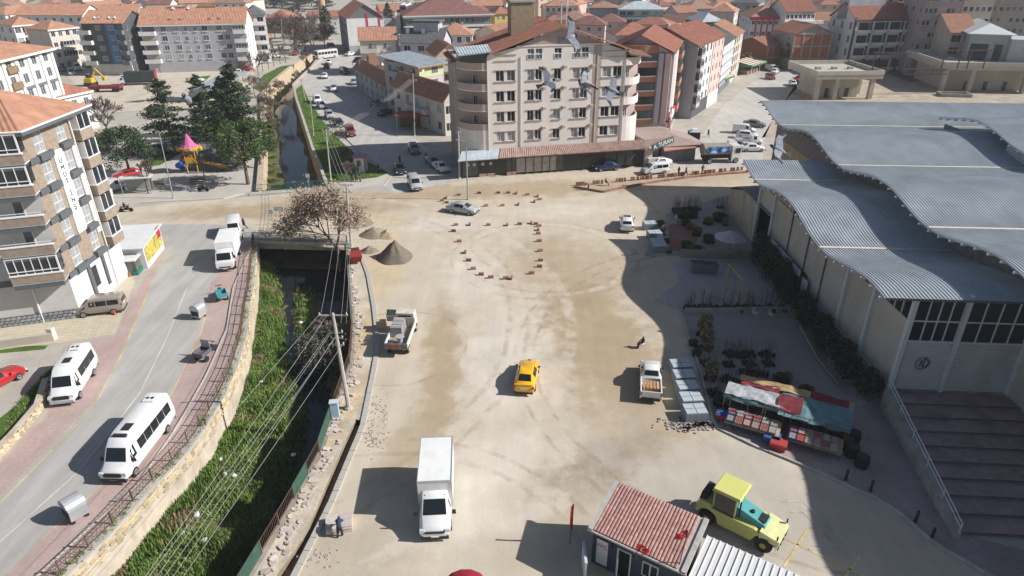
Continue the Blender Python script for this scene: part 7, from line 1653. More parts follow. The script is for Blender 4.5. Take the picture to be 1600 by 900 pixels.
fill([P2([(1190,215),(1258,108),(1300,112),(1600,105),(1900,110),(1900,190),(1300,200)])],0.008,'building_site',gmat('site_sand_mat',(.40,.345,.27),var=.28,streak=.02))
fill([P2([(1285,112),(1292,84),(1480,80),(1640,88),(1640,118),(1420,128),(1370,108)])],0.012,'rubble_yard',gmat('rubble_yard_mat',(.15,.135,.12),var=.5,streak=0,bump=1,fine=1.5))
# civic and far houses
t = block('house','teal banded office house with glazed corner and tin hip roof','house',*E2((968,14.5),(1037,14.5),12),13,12,4,6,W_TEAL,('hip',2.6,T_TIN),side='R',nside=4,sidemat=W_WHITE,group=GRP,win=(2.2,1.5)); W = t['_w']
for k in range(4): MB().box2((-.3,-.3,3 * k + 2.5),(W + .3,.02,3 * k + 3.0)).build('white_band',FRAMEW,t)
t = block('house','grey school house with blue poster wall and lime framed window','house',*E2((921,12),(966,12),12),12,12,3,0,W_GREY,('hip',2.2,T_OLD),group=GRP); W = t['_w']
MB().box2((W * .3,-.1,5),(W * .65,.02,9.5)).build('poster',ad,t); MB().box2((W * .7,-.2,5),(W * .95,.02,9)).build('lime_frame',W_GREEN,t); MB().box2((W * .74,-.26,5.5),(W * .91,-.1,8.4)).build('window',G_DARK,t)
t = block('house','white four storey flats with tan balconies under a wide orange roof behind the antenna','house',*E2((852,9),(904,9),12.5),11,12.5,4,6,W_WHITE,('hip',3.0,T_OR),side='R',nside=3,group=GRP); W = t['_w']
for k in range(1,4):
 for fx in (.15,.62): balcony(t,W * fx,3.1 * k,W * .2,1.0,W_PEACH)
t = block('house','yellow walled house with dark shopfront left of the lift tower','house',*E2((797,15),(836,14),8),10,8,2,3,W_YEL,('hip',2.2,T_OR),group=GRP)
t = block('house','low house with broad red roof peeping left above the corner building','house',*E2((788,58),(830,50),7.5),14,7.5,2,3,W_CREAM,('gx',3.2,T_OR),group=GRP)
t = block('house','stack of red roofs just behind the terracotta balcony building','house',*E2((962,55),(1030,54),10.5),12,10.5,3,4,W_CREAM,('hip',3.0,T_RED),group=GRP)
t = block('house','maroon tiled hall in front of the teal banded office house','house',*E2((1046,38),(1110,36),7),16,7,2,4,W_GREY,('gx',3.0,T_BRN),group=GRP)
t = block('house','black clad house with a pale tin hip roof left of the grey office house','house',*E2((1098,34),(1130,33),11),12,11,3,3,W_DARK,('hip',2.4,T_TIN),group=GRP)
t = block('house','grey hipped hall with tinted windows behind the black clad house','house',*E2((1075,14),(1118,13),9),14,9,2,5,W_GREY,('hip',3.2,T_OLD),group=GRP)
t = block('house','long low hall with open arcade and orange roof upper right of centre','house',*E2((1112,14),(1160,13),8),14,8,2,6,W_CREAM,('hip',3.0,T_OR),group=GRP)
t = block('house','low red roofed workshop with white gable block near the minaret','house',*E2((480,27),(530,26),6),14,6,1,3,W_WHITE,('gx',2.2,T_RED),group=GRP)
t = block('house','brown walled villa with a broad red hip roof among bare trees','house',*E2((415,28),(452,28),6.5),12,6.5,2,3,W_BROWN,('hip',3.2,T_RED),group=GRP)
t = block('house','orange roofed tea house beside the black cubic house','house',*E2((595,18),(625,17),7.5),12,7.5,2,3,W_BEIGE,('gx',2.8,T_OR),group=GRP)
t = block('house','low orange roofed house at the corner of the white banded flats','house',*E2((404,60),(425,59),4),8,4,1,2,W_PEACH,('hip',2.0,T_OR),group=GRP)
# minaret
q = at(509,60); t = thing('minaret','tall tan stone minaret rising out of the picture above bare trees','minaret',q); MB().lathe([(2.0,0),(2.0,4),(1.5,6),(1.45,24),(2.3,25),(2.3,26.2),(1.2,26.3),(1.15,32),(.1,40)],16).build('shaft',M('tan_stone_mat',(.50,.36,.22),var=.12,bump=.1),t)
# high blocks at the upper right
for (a,b_,h,fl_,n,wm,lab) in (((1452,-12),(1508,-12),22,7,8,wallmat('mauve_flat_mat',(.36,.30,.31)),'tall mauve tower flats at the upper right with rows of small windows'),((1512,-14),(1560,-14),22,7,5,wallmat('tan_flat_mat',(.40,.35,.30)),'tall tan tower flats with balconies right of the mauve ones'),((1390,-8),(1446,-8),19,6,7,wallmat('rose_flat_mat',(.40,.31,.30)),'rose grey tower flats left of the mauve ones'),((1568,-12),(1650,-12),20,6,8,wallmat('ash_flat_mat',(.34,.31,.28)),'ash grey tower flats at the upper right corner')):
 block('apartment_building',lab,BK,*E2(a,b_,h),14,h,fl_,n,wm,('hip',3,T_OLD),group=GRP,style='single',side='L',nside=3)
# ---- small houses that fill the quarters farther out
R3 = random.Random(21)
taken = [o for o in COL.objects if o.parent is None and o.get('category') in ('building','house','pavilion')]
cent = []
for o in taken:
 w = o.get('_w',12); an = o.rotation_euler.z; cent.append((o.location.x + math.cos(an) * w / 2 - math.sin(an) * 6,o.location.y + math.sin(an) * w / 2 + math.cos(an) * 6,max(9,w * .62)))
WS = [(W_WHITE,'white'),(W_CREAM,'cream'),(W_BEIGE,'beige'),(W_PINK,'pink'),(W_GREY,'grey'),(W_PEACH,'peach'),(W_LILAC,'lilac')]; RS = [(T_OR,'orange'),(T_RED,'red'),(T_OLD,'weathered'),(T_BRN,'maroon'),(T_OR,'orange'),(T_RED,'red')]
far = []
for (x0,x1,y0,y1,n) in ((0,520,2,34,46),(0,1600,-12,6,90),(640,1320,6,40,34),(1130,1600,6,44,34)):
 for k in range(n * 5):
  px_,py_ = R3.uniform(x0,x1),R3.uniform(y0,y1)
  if 385 < px_ < 760 and py_ < 10: continue
  if 380 < px_ < 520 and py_ > 8: continue
  h = R3.choice((4.5,6,7,8.5,8.5,11)); p = at(px_,py_,h); w = R3.uniform(9,17); D = R3.uniform(8,12)
  if p.y > 640 or (abs(p.x + 78) < 24 and p.y > 180 and p.y < 330 and p.x < -60): continue
  if any((p.x - c[0]) ** 2 + (p.y - c[1]) ** 2 < (c[2] + w * .6) ** 2 for c in cent): continue
  cent.append((p.x,p.y,w * .55)); far.append((p,w,D,h)); n -= 1
  if n <= 0: break
far.sort(key=lambda q: q[0].y)
labs = set()
for i,(p,w,D,h) in enumerate(far):
 an = R3.choice((0,0,.2,-.25,.5,-.5,1.2)) + R3.uniform(-.1,.1); wm,wn = R3.choice(WS); rm,rn = R3.choice(RS); kind,kn = R3.choice((('hip','hipped'),('gx','gabled'),('gx','gabled'),('gy','gable-fronted'))); fl_ = max(1,round(h / 2.9)); n = max(2,int(w / 3.4))
 ca,sa = math.cos(an),math.sin(an); a = (p.x - ca * w / 2,p.y - sa * w / 2); b_ = (p.x + ca * w / 2,p.y + sa * w / 2)
 col_ = ('far left','left','left of centre','centre','right of centre','right','far right')[min(6,max(0,int((p.x / max(60,p.y) + .8) / 1.6 * 7)))]; row = ('nearer','middle','distant','farthest')[min(3,int((p.y - 180) / 100)) if p.y > 180 else 0]
 lab = f'{wn} {("single", "two", "three", "four")[fl_ - 1]} storey house, {rn} {kn} roof, {row} rows, {col_}'
 k = 2
 base_ = lab
 while lab in labs:
  lab = base_ + (' with chimney',' beside open ground',' between taller roofs',' partly hidden',' with plain side wall',' with bright eaves')[(k - 2) % 6]; k += 1
  if k > 8: break
 labs.add(lab)
 block('house',lab,'house',a,b_,D,h,fl_,n,wm,(kind,R3.uniform(2.0,3.2),rm),group='small houses of the outer quarters',chim=1 if 'chimney' in lab or R3.random() < .3 else 0,win=(1.2,1.3),ribs=p.y < 330)
# ------------------------------------------------------------------ trees,grass,plants
vr = random.Random(5)
F_DARK = M('needle_dark_mat',(.035,.062,.035),var=.35,scale=1.2,rough=.9); F_MID = M('needle_mid_mat',(.06,.095,.035),var=.35,scale=1.2,rough=.9); F_LIGHT = M('leaf_green_mat',(.085,.13,.03),var=.35,scale=1.5,rough=.9)
F_TAN = M('dry_seed_mat',(.36,.275,.205),var=.3,scale=1.5,rough=.95); BARK = M('bark_mat',(.14,.105,.085),var=.3,scale=3,rough=.95); TWIG = M('twig_mat',(.15,.115,.098),var=.3,scale=2,rough=.95); F_YEL = M('yellow_leaf_mat',(.30,.27,.03),var=.3,scale=2)
G_BLADE = [M('grass_blade_mat',(.10,.18,.035),var=.4,scale=.8),M('grass_light_mat',(.17,.25,.05),var=.3,scale=.8),M('grass_dry_mat',(.27,.22,.12),var=.3,scale=.8)]
def leaf(mb,c,s,mi=0,flat=.5):
 a = Vector((vr.gauss(0,1),vr.gauss(0,1),vr.gauss(0,flat))).normalized(); b_ = a.cross(Vector((vr.gauss(0,1),vr.gauss(0,1),vr.gauss(0,1)))).normalized()
 c = Vector(c); mb.add([c - a * s - b_ * s * .5,c + a * s - b_ * s * .35,c + a * s * .8 + b_ * s * .5,c - a * s * .7 + b_ * s * .45],[(0,1,2,3)],mi)
def conifer(h,r,n=2600,seed=0,droop=.15,mats=(F_DARK,F_MID),bottom=.12):
 vr.seed(seed); t = MB().tube((0,0,0),(0,0,h * .5),h * .022,h * .014,7).tube((0,0,h * .5),(0,0,h * .95),h * .014,.03,6); c = MB(); nb = 62
 for k in range(nb):
  f = bottom + (1 - bottom) * (k / nb) ** .9; z = h * f; an = vr.uniform(0,6.28); L_ = r * (1 - (f - bottom) / (1 - bottom)) ** .75 * vr.uniform(.65,1.12) + .25
  d = Vector((math.cos(an),math.sin(an),vr.uniform(-.1,.25) - droop)); t.tube((0,0,z),Vector((0,0,z)) + d * L_ * .9,.05,.015,3,caps=False)
  for q in range(int(n / nb * (L_ / r + .25))):
   u = vr.random() ** .6; p = Vector((0,0,z)) + d * L_ * u; w = .12 + .28 * L_ * (1 - u * .4) * .5
   leaf(c,p + Vector((vr.gauss(0,w),vr.gauss(0,w),vr.gauss(0,.16) - .12 * u)),vr.uniform(.1,.25),1 if vr.random() < .35 else 0,.25)
 return t.mesh('trunk',BARK),c.mesh('crown',list(mats))
def roundtree(h,r,n=2200,seed=0,mats=(F_MID,F_LIGHT),zc=.62,leafs=.28):
 vr.seed(seed); t = MB().tube((0,0,0),(.1,0,h * .4),h * .03,h * .02,7); c = MB(); cl = []
 for k in range(26):
  a,e = vr.uniform(0,6.28),vr.uniform(-.55,1); q = Vector((math.cos(a) * r * .72 * math.sqrt(max(0,1 - e * e * .8)),math.sin(a) * r * .72 * math.sqrt(max(0,1 - e * e * .8)),h * zc + e * h * .33)); cl.append((q,r * vr.uniform(.22,.42))); t.tube((.1,0,h * .35),q,h * .010,.02,4,caps=False)
 for k in range(n):
  q,w = vr.choice(cl); v = Vector((vr.gauss(0,1),vr.gauss(0,1),vr.gauss(0,1))).normalized() * w * vr.uniform(.5,1.05); v.z *= .75; leaf(c,q + v,vr.uniform(.5,1) * leafs,1 if v.z > 0 and vr.random() < .6 else 0)
 return t.mesh('trunk',BARK),c.mesh('crown',list(mats))
def baretree(h,seed,seeds=0,spread=.55,levels=5,tmat=BARK,dens=2):
 vr.seed(seed); t,c = MB(),MB(); tips = []
 def grow(p,d,L_,r_,lv):
  q = p + d * L_; (t if lv >= levels - 1 else c).tube(p,q,max(r_,.045),max(r_ * .68,.036),5 if lv > 2 else 3,caps=False)
  if lv == 0: tips.append(q); return
  for k in range(dens + (1 if vr.random() < .55 else 0) + (1 if lv == levels - 1 else 0)):
   nd = (d + Vector((vr.gauss(0,spread),vr.gauss(0,spread),vr.gauss(.12,.3)))).normalized(); grow(p.lerp(q,vr.uniform(.6,1)),nd,L_ * vr.uniform(.6,.86),r_ * .6,lv - 1)
 grow(Vector((0,0,0)),Vector((0,0,1)),h * .3,h * .018,levels)
 for k in range(seeds):
  q = vr.choice(tips); leaf(c,q + Vector((vr.gauss(0,.42),vr.gauss(0,.42),vr.gauss(-.05,.38))),vr.uniform(.04,.105),1)
 return t.mesh('trunk',tmat),c.mesh('crown',[TWIG,F_TAN])
def plant(name,meshes,loc,label,cat='tree',group=None,s=1.0,rz=None):
 t = thing(name,label,cat,loc,vr.uniform(0,6) if rz is None else rz,group); t.scale = (s,s,s)
 for m_ in meshes: inst(m_.name.split('.')[0],m_,t)
 return t
C_A,C_B = conifer(13,5.6,9000,1,.02),conifer(12,4.0,7000,2); RT = roundtree(8,4.0,6000,3,zc=.55,mats=(F_DARK,F_MID),leafs=.2); RT2 = roundtree(9,3.6,4500,8,leafs=.2)
B_ = [baretree(9,10,dens=3),baretree(9,11,dens=3),baretree(9,12,spread=.45,dens=3)]; SAP = baretree(5,14,levels=4,spread=.3)
GT = 'trees of the park'
plant('cedar_tree',C_A,at(274,240),'broad dark cedar left of the playground tower',group=GT,s=1.02); plant('cedar_tree',C_B,at(324,213),'dark conifer behind the broad cedar under the flying pigeon',group=GT,s=1.0)
plant('cedar_tree',C_B,at(383,245),'tallest dark conifer at the channel side of the park',group=GT,s=1.35); plant('cedar_tree',C_A,at(362,222),'dense conifer between the slim one and the tallest one',group=GT,s=.95); plant('pine_tree',RT2,at(408,262),'greenish pine leaning over the channel coping behind the loose pine',group=GT,s=.95); plant('pine_tree',RT2,at(388,288),'loose grey-green pine with bare trunk by the channel wall',group=GT,s=1.15)
plant('pine_tree',RT,at(205,277),'bushy round pine above the red hatchback',group=GT,s=1.05); plant('pine_tree',RT,at(352,180),'small dark pine at the back edge of the park',group=GT,s=.6)
plant('bare_tree',B_[0],at(173,222),'wide leafless tree beside the white side wall',group=GT,s=1.15); plant('bare_tree',B_[1],at(245,158),'pale leafless tree on the dirt lot edge',group=GT,s=.75); plant('bare_tree',SAP,at(232,302),'thin young tree beside the bus shelter bench',group=GT,s=1.3); plant('bare_tree',SAP,at(321,284),'thin young leafless tree before the playground',group=GT,s=1.2)
plant('shrub',roundtree(2.5,2.2,700,6,zc=.5),at(170,222),'green shrub under the wide leafless tree','shrub')
for i,(x,y,s) in enumerate(((412,205,.8),(424,182,.85),(434,215,.6),(418,165,.8),(450,178,.55),(438,150,.6),(398,150,.7),(385,165,.6),(466,130,.5),(478,105,.6))):
 plant('bare_tree',B_[i % 3],at(x,y,-2 if 405 < x < 470 and y > 120 else 0),('leafless pinkish tree','leafless grey tree')[i % 2] + ' at the far channel, ' + ('first','second','third','fourth','fifth','sixth','seventh','eighth','ninth','tenth')[i] + ' from the park pine',group='leafless trees along the far channel',s=s)
for i,(x,y) in enumerate(((445,72),(455,60),(462,78),(470,66),(478,80),(486,70),(492,84),(500,66),(474,92),(440,52),(430,60),(488,54),(466,46),(420,48),(508,76))):
 plant('bare_tree',B_[i % 3],at(x,y),'brown leafless tree in the grove left of the gabled house, ' + ('left front','left back','mid front','middle','front right','right of middle','right front edge','right back','lowest','far left back','far left','top right','top middle','outermost left','outermost right')[i],group='brown leafless grove',s=vr.uniform(1.1,1.5))
plant('cedar_tree',C_B,at(512,62),'dark conifer at the foot of the minaret',s=1.1); plant('cedar_tree',C_B,at(608,48),'dark conifer before the orange roofed tea house',s=1.0)
for i,(x,y) in enumerate(((397,112),(404,118),(411,112),(420,108),(428,104),(438,100),(447,98),(380,126))): plant('bare_tree',SAP,at(x,y),'leafless sapling on the grass above the warm stone wall, ' + ('one','two','three','four','five','six','seven','eight')[i] + ' from the left',group='saplings of the far verge',s=1.4)
for i,(x,y,s) in enumerate(((541,262,.45),(560,258,.3),(530,225,.42),(520,205,.4),(549,276,.4))): plant('bare_tree',B_[i % 3],at(x,y),'leafless bush on the green verge, ' + ('beside the kiosk','behind the kiosk','in mid verge','near the red minivan','nearest the crossing')[i],'shrub','bushes of the verge',s=s)
hm = roundtree(2.2,2.0,800,9,(F_DARK,F_MID),.45)
plant('hedge',hm,at(548,268),'dark clipped bush beside the little kiosk','shrub')
spots = sorted([(395 + i * 4.6,vr.uniform(2,15)) for i in range(26)] + [(vr.uniform(600,830),vr.uniform(0,8)) for i in range(20)])
for i,(x,y) in enumerate(spots):
 k = (i * 7) % 5
 plant('cedar_tree' if k < 2 else 'bare_tree',(C_A,C_B,B_[0],B_[1],B_[2])[k],at(x,y),('dark broad conifer','dark slim conifer','brown leafless tree','grey leafless tree','open leafless tree')[k] + ' of the wooded skyline, ' + nth(i) + ' tree from its left end',group='wooded skyline',s=vr.uniform(1.0,1.5))
for i,(x,y,k,s) in enumerate(((130,92,0,.8),(942,48,2,1.2),(930,44,0,1.1),(918,40,1,1.1),(1060,38,1,.8),(1165,108,2,.6),(1232,108,3,.9),(965,6,3,1.2),(1325,6,3,1.5))):
 m_ = (RT,B_[0],roundtree(8,3.4,1500,31,(M('spring_leaf_mat',(.17,.17,.05),var=.3),F_TAN)) if i < 2 else B_[2],RT2)[k] if k != 2 else roundtree(8,3.4,1300,31 + i,(M('spring_leaf_mat',(.20,.19,.06),var=.3),F_TAN)); plant('street_tree',m_,at(x,y),('round green tree before the slate and blue block','budding yellow-green tree behind the tiled gable','leafless tree left of the budding one','open leafless tree beside the grey school house','leafless tree by the maroon hall','budding tree near the striped awnings','green tree at the sheds on the market road','green tree behind the teal office house','big green tree at the top near the white school')[i],group='street trees',s=s)
# the dry tree by the bridge
D_T = baretree(8.5,23,13000,.62,6,dens=2); q = at(520,388); plant('dry_tree',D_T,(q.x + .7,q.y - .4,-3.0),'dry tree hung with tan seed clusters beside the bridge',s=1.5)
bb = roundtree(4,3.6,2200,41,(F_DARK,TWIG),.5,.2); q = at(510,560,-3); plant('thicket',bb,(q.x + .6,q.y,-4),'grey-green thicket against the shaded channel wall','shrub',s=1.0); tb = baretree(4,43,0,.7,5); q = at(505,535,-3); plant('thicket',tb,(q.x,q.y,-3.8),'leafless tangle hanging over the channel water','shrub',s=1.1)
# grass of the channel bank: blades
def blades(name,pts,label=None,s=1.0,dry=.12):
 mb = MB()
 for p,pd in pts:
  mi = 2 if vr.random() < pd else (1 if vr.random() < .4 else 0)
  for k in range(3):
   a = vr.uniform(0,6.28); w = vr.uniform(.035,.08) * s; h = vr.uniform(.14,.42) * s * (1.05 + 1.3 * mnoise.noise(p * .45)); l = Vector((math.cos(a),math.sin(a),0)); n = Vector((-l.y,l.x,0)) * vr.uniform(-.25,.25); b_ = p + Vector((vr.gauss(0,.1),vr.gauss(0,.1),-.03)); mb.add([b_ - l * w,b_ + l * w,b_ + n + Vector((0,0,h))],[(0,1,2)],mi)
 o = mb.build(name,G_BLADE); o['kind'] = 'stuff'; return o
pts = []
while len(pts) < 20000:
 i = vr.randrange(NSEC - 1); t = vr.random() ** 1.15 * .8; p = LL[i].lerp(RR[i],t).lerp(LL[i + 1].lerp(RR[i + 1],t),vr.random()); tb = interp(p.y,[20,38,46,52,60,80],[.74,.74,.68,.47,.3,.17])
 isl = 60 < p.y < 72 and abs(t - .5) < .13 * vr.random() and vr.random() < .4
 if t > tb + .05 * mnoise.noise(Vector((p.x,p.y,0))) and not isl: continue
 nz = mnoise.noise(Vector((p.x * .32,p.y * .32,4)))
 pts.append((Vector((p.x,p.y,bank_z(t,p.y))),.85 if nz > .34 else (.06 if nz < .2 else .3)))
blades('channel_grass',pts,s=1.25)
pts = []
for (PX,n) in ((((509,290),(590,277),(530,218),(482,155),(465,140),(490,235)),2600),(((396,138),(430,126),(460,101),(430,108)),500),(((0,690),(60,610),(85,575),(72,585),(30,630)),900)):
 W_ = [Vector(at2(*v)) for v in PX]
 for k in range(n):
  a,b_,c = vr.randrange(1,len(W_) - 1),0,0; u,v = sorted((vr.random(),vr.random())); p = W_[0] * u + W_[a] * (v - u) + W_[a + 1] * (1 - v); pts.append((Vector((p.x,p.y,.02)),.1))
blades('verge_blades',pts,s=.8)
pts = []
for k in range(2600):
 i = vr.randrange(29); t = vr.choice((vr.uniform(0,.16),vr.gauss(.32,.07))); p = ul[i].lerp(ur[i],t)
 if t > .2 and p.y > 106: continue
 pts.append((Vector((p.x,p.y,-3.2 + (.4 if t > .2 else .1))),.1))
blades('far_channel_grass',pts,s=1.5)
pts = []
for k in range(700):
 i = vr.randrange(3,33); p = FL[i].lerp(FL[min(33,i + 1)],vr.random()); pts.append((Vector((p.x + vr.uniform(-.1,.35),p.y + vr.uniform(-.2,.2),.13)),.5))
blades('railing_weeds',pts,s=.8,dry=.5)
# litter on the bank
lm = [MB().blob((0,0,.1),(.28,.2,.16),s,amp=.6,sub=1).mesh('litter_bag',M('litter_mat',(.62,.62,.6),ovar=.25)) for s in (1,2,3)]
for i,(x,y) in enumerate(((285,835),(318,847),(345,720),(352,742),(308,806),(408,598),(384,686),(459,712),(366,745),(470,505))):
 o = inst('litter_bag',lm[i % 3],None,at(x,y,-2.9),vr.uniform(0,6)); tag(o,'pale litter on the channel bank, ' + ('large white bag low on the grass','white scrap right of the large bag','scrap beneath the middle wires','scrap on the dry patch','flat scrap above the large bag','pale bottle heap by the wall','scrap at mid bank','plastic on dark water','scrap among dry stalks','plastic near the pole top')[i],'litter','litter in the channel')
# ------------------------------------------------------------------ poles,wires,people,kerb blocks,park,nursery,birds
POLE = M('pole_concrete_mat',(.42,.39,.35),var=.15,scale=1.5); LAMPM = M('lamp_post_mat',(.30,.31,.32),rough=.5); WIRE = M('wire_mat',(.36,.36,.35),rough=.4,var=0)
def pole(name,label,base,top,arms=((0,1.6),),r=.15,mat=POLE,lamp=None,insul=True):
 b_ = at(*base); lo,hi = 0,30
 d = Vector((b_.x,b_.y,0)) - CAM
 for _ in range(40):
  m_ = (lo + hi) / 2; v = Vector((b_.x,b_.y,m_)) - CAM; y = 450 - FPX * v.dot(cam_up) / v.dot(cam_fwd); lo,hi = (m_,hi) if y > top[1] else (lo,m_)
 h = lo; ray = at(*top,h); off = Vector((max(-1,min(1,ray.x - b_.x)),0,0)); t = thing(name,label,'lamp post' if lamp else 'power pole',b_,0,'lamp posts' if lamp else 'power poles'); tp = off + Vector((0,0,h))
 MB().tube((0,0,0),tp,r,r * .62,8).build('shaft',mat,t); MB().lathe([(r * 1.9,0),(r * 1.7,.18),(r,.22)],8).build('base',mat,t)
 for dz,w in arms:
  z = h - dz - .15; c = tp * (z / h); a = MB().box((c.x,c.y,z),(w,.09,.09)).build('crossarm',mat,t)
  if insul:
   im = MB().lathe([(.05,0),(.07,.08),(.03,.2)],6).mesh('insulator',M('insulator_mat',(.5,.5,.48)))
   for s in (-.46,0,.46): inst('insulator',im,a,(c.x + s * w,c.y,z + .05))
 if lamp:
  for s in lamp:
   MB().tube(tp,tp + Vector((s,-.1,.25)),.04,n=5).build('arm',mat,t); MB().box((tp.x + s * 1.15,tp.y - .1,h + .26),(.55,.25,.14),taper=.8).build('lamp_head',LAMPM,t)
 return t,b_ + tp
pA,tA = pole('power_pole','leaning concrete power pole with four crossarms on the broken pavement',(545,638),(520,490),((0,2.2),(1.5,1.0),(2.0,.9),(2.6,.9)),.19)
pB,tB = pole('power_pole','concrete power pole right of the dry tree',(549,388),(541,287),((0,1.6),(.9,1.0)),.16)
pC,tC = pole('power_pole','pale power pole on the green verge',(517,281),(509,203),((0,1.2),(.7,1.0)),.14)
pD,tD = pole('power_pole','stout power pole beside the tin porch of the corner building',(718,279),(716,205),((.2,.7),),.17)
lA,_ = pole('lamp_post','tall grey double lamp post inside the ring of blocks',(731,312),(728,221),(),.11,LAMPM,(-1,1))
pole('lamp_post','slender leaning lamp post in front of the park',(271,310),(248,205),(),.09,LAMPM,(-.8,))
pE,tE = pole('power_pole','power pole above the red canopy by the low houses',(648,212),(645,115),((1.2,1.4),),.14)
for a in (((575,125),(571,92),'wooden pole between the two lane mouths'),((566,140),(561,93),'dark pole by the sunny bay of the valley road'),((572,172),(571,122),'pole at the walled garden of the valley road'),((490,212),(484,147),'thin pole on the upper verge'),((478,160),(470,122),'thin pole at the bend of the far wall'),((442,75),(440,30),'mast in the crowded lot'),((1205,92),(1203,60),'pole in front of the brick shop house'),((1360,100),(1359,76),'pole before the modern white block'),((120,100),(112,50),'pole before the cream flats'),((1043,240),(1050,165),'slim pole at the pavement of the terracotta building')): pole('power_pole',a[2],a[0],a[1],((.3,1.0),),.11)
def wire(a,b_,sag,label,r=.012):
 a,b_ = Vector(a),Vector(b_); n = 12; pts = [a.lerp(b_,i / n) - Vector((0,0,sag * 4 * (i / n) * (1 - i / n))) for i in range(n + 1)]; tag(MB().path(pts,r,4).build('overhead_wire',WIRE),label,'wire','overhead wires')
E0 = at(225,900,8.0)
for i,(dx,z,ex_) in enumerate(((-1.0,-.05,(128,900)),(-.4,-.05,(222,900)),(-.45,-1.6,(228,900)),(-.35,-1.65,(240,900)),(.2,-1.7,(252,900)),(-.2,-2.2,(266,900)),(.4,-2.7,(282,900)))):
 e = at(*ex_,7.2 if i < 2 else 5.6); s_ = tA + Vector((dx,0,z)); wire(s_,s_ + (e - s_) * 1.5,.25,('outermost','second','third','fourth','fifth','sixth','innermost')[i] + ' wire of the near bundle over the green bank')
for i,dx in enumerate((-.9,-.2,.5,.9)): wire(tA + Vector((dx,0,-.05 - .8 * (i > 1))),tB + Vector((dx * .7,0,-.05 - .4 * (i > 1))),.5,('leftmost','second','third','rightmost')[i] + ' wire between the leaning pole and the pole by the dry tree')
for i,dx in enumerate((-.5,0,.5)): wire(tB + Vector((dx,0,0)),tC + Vector((dx,0,0)),.5,('left','middle','right')[i] + ' wire from the dry tree pole to the verge pole',.02)
for i in range(4): wire(tE + Vector((-.6 + .4 * i,0,-1.0)),tC + Vector((-.4 + .3 * i,0,-.3 - .3 * (i % 2))),.8,('lowest','lower','upper','uppermost')[i] + ' wire crossing the shaded lane mouth',.022)
# people: one skinned body per pose,clothes told by their colours
SKIN = M('skin_mat',(.42,.25,.17),var=.05); HAIR = M('hair_mat',(.025,.02,.018)); CLOTH = {k: M(k + '_cloth_mat',v,var=.12,scale=6) for k,v in {'black': (.022,.022,.026),'navy': (.03,.045,.09),'grey': (.12,.12,.13),'olive': (.08,.09,.05),'white': (.6,.58,.58),'jeans': (.05,.07,.12)}.items()}
POSES = {'stand': [('pel',0,0,.95,.15),('che',0,.02,1.32,.17),('nek',0,.02,1.50,.06),('hed',0,.04,1.64,.11),('lk',-.10,.02,.5,.08),('lf',-.11,0,.06,.06),('lt',-.12,.15,.04,.045),('rk',.10,.05,.5,.08),('rf',.11,.0,.06,.06),('rt',.12,.15,.04,.045),('le',-.26,0,1.12,.05),('lh',-.27,.1,.88,.04),('re',.26,0,1.12,.05),('rh',.27,.1,.88,.04)],
         'walk': [('pel',0,0,.93,.15),('che',0,.05,1.3,.17),('nek',0,.07,1.48,.06),('hed',0,.10,1.62,.11),('lk',-.1,.22,.52,.08),('lf',-.1,.34,.08,.06),('lt',-.1,.48,.08,.045),('rk',.1,-.04,.5,.08),('rf',.1,-.36,.12,.06),('rt',.1,-.24,.05,.045),('le',-.25,-.15,1.1,.05),('lh',-.24,-.1,.86,.04),('re',.25,.18,1.1,.05),('rh',.22,.34,.94,.04)],
         'sit': [('pel',0,0,.5,.16),('che',0,-.02,.88,.18),('nek',0,.0,1.08,.06),('hed',0,.03,1.22,.11),('lk',-.13,.45,.5,.09),('lf',-.13,.48,.08,.06),('lt',-.13,.62,.05,.045),('rk',.13,.45,.5,.09),('rf',.13,.42,.08,.06),('rt',.13,.56,.05,.045),('le',-.25,.1,.72,.055),('lh',-.14,.36,.6,.045),('re',.25,.1,.72,.055),('rh',.14,.36,.6,.045)],
         'bend': [('pel',0,-.1,.9,.16),('che',0,.28,1.1,.18),('nek',0,.46,1.14,.06),('hed',0,.58,1.12,.11),('lk',-.12,.0,.5,.08),('lf',-.14,-.12,.06,.06),('lt',-.14,.03,.04,.045),('rk',.12,.02,.5,.08),('rf',.14,.02,.06,.06),('rt',.14,.18,.04,.045),('le',-.24,.46,.88,.05),('lh',-.16,.6,.66,.04),('re',.24,.46,.88,.05),('rh',.16,.6,.66,.04)]}
EDG = [('pel','che'),('che','nek'),('nek','hed'),('pel','lk'),('lk','lf'),('lf','lt'),('pel','rk'),('rk','rf'),('rf','rt'),('che','le'),('le','lh'),('che','re'),('re','rh')]
_pm = {}
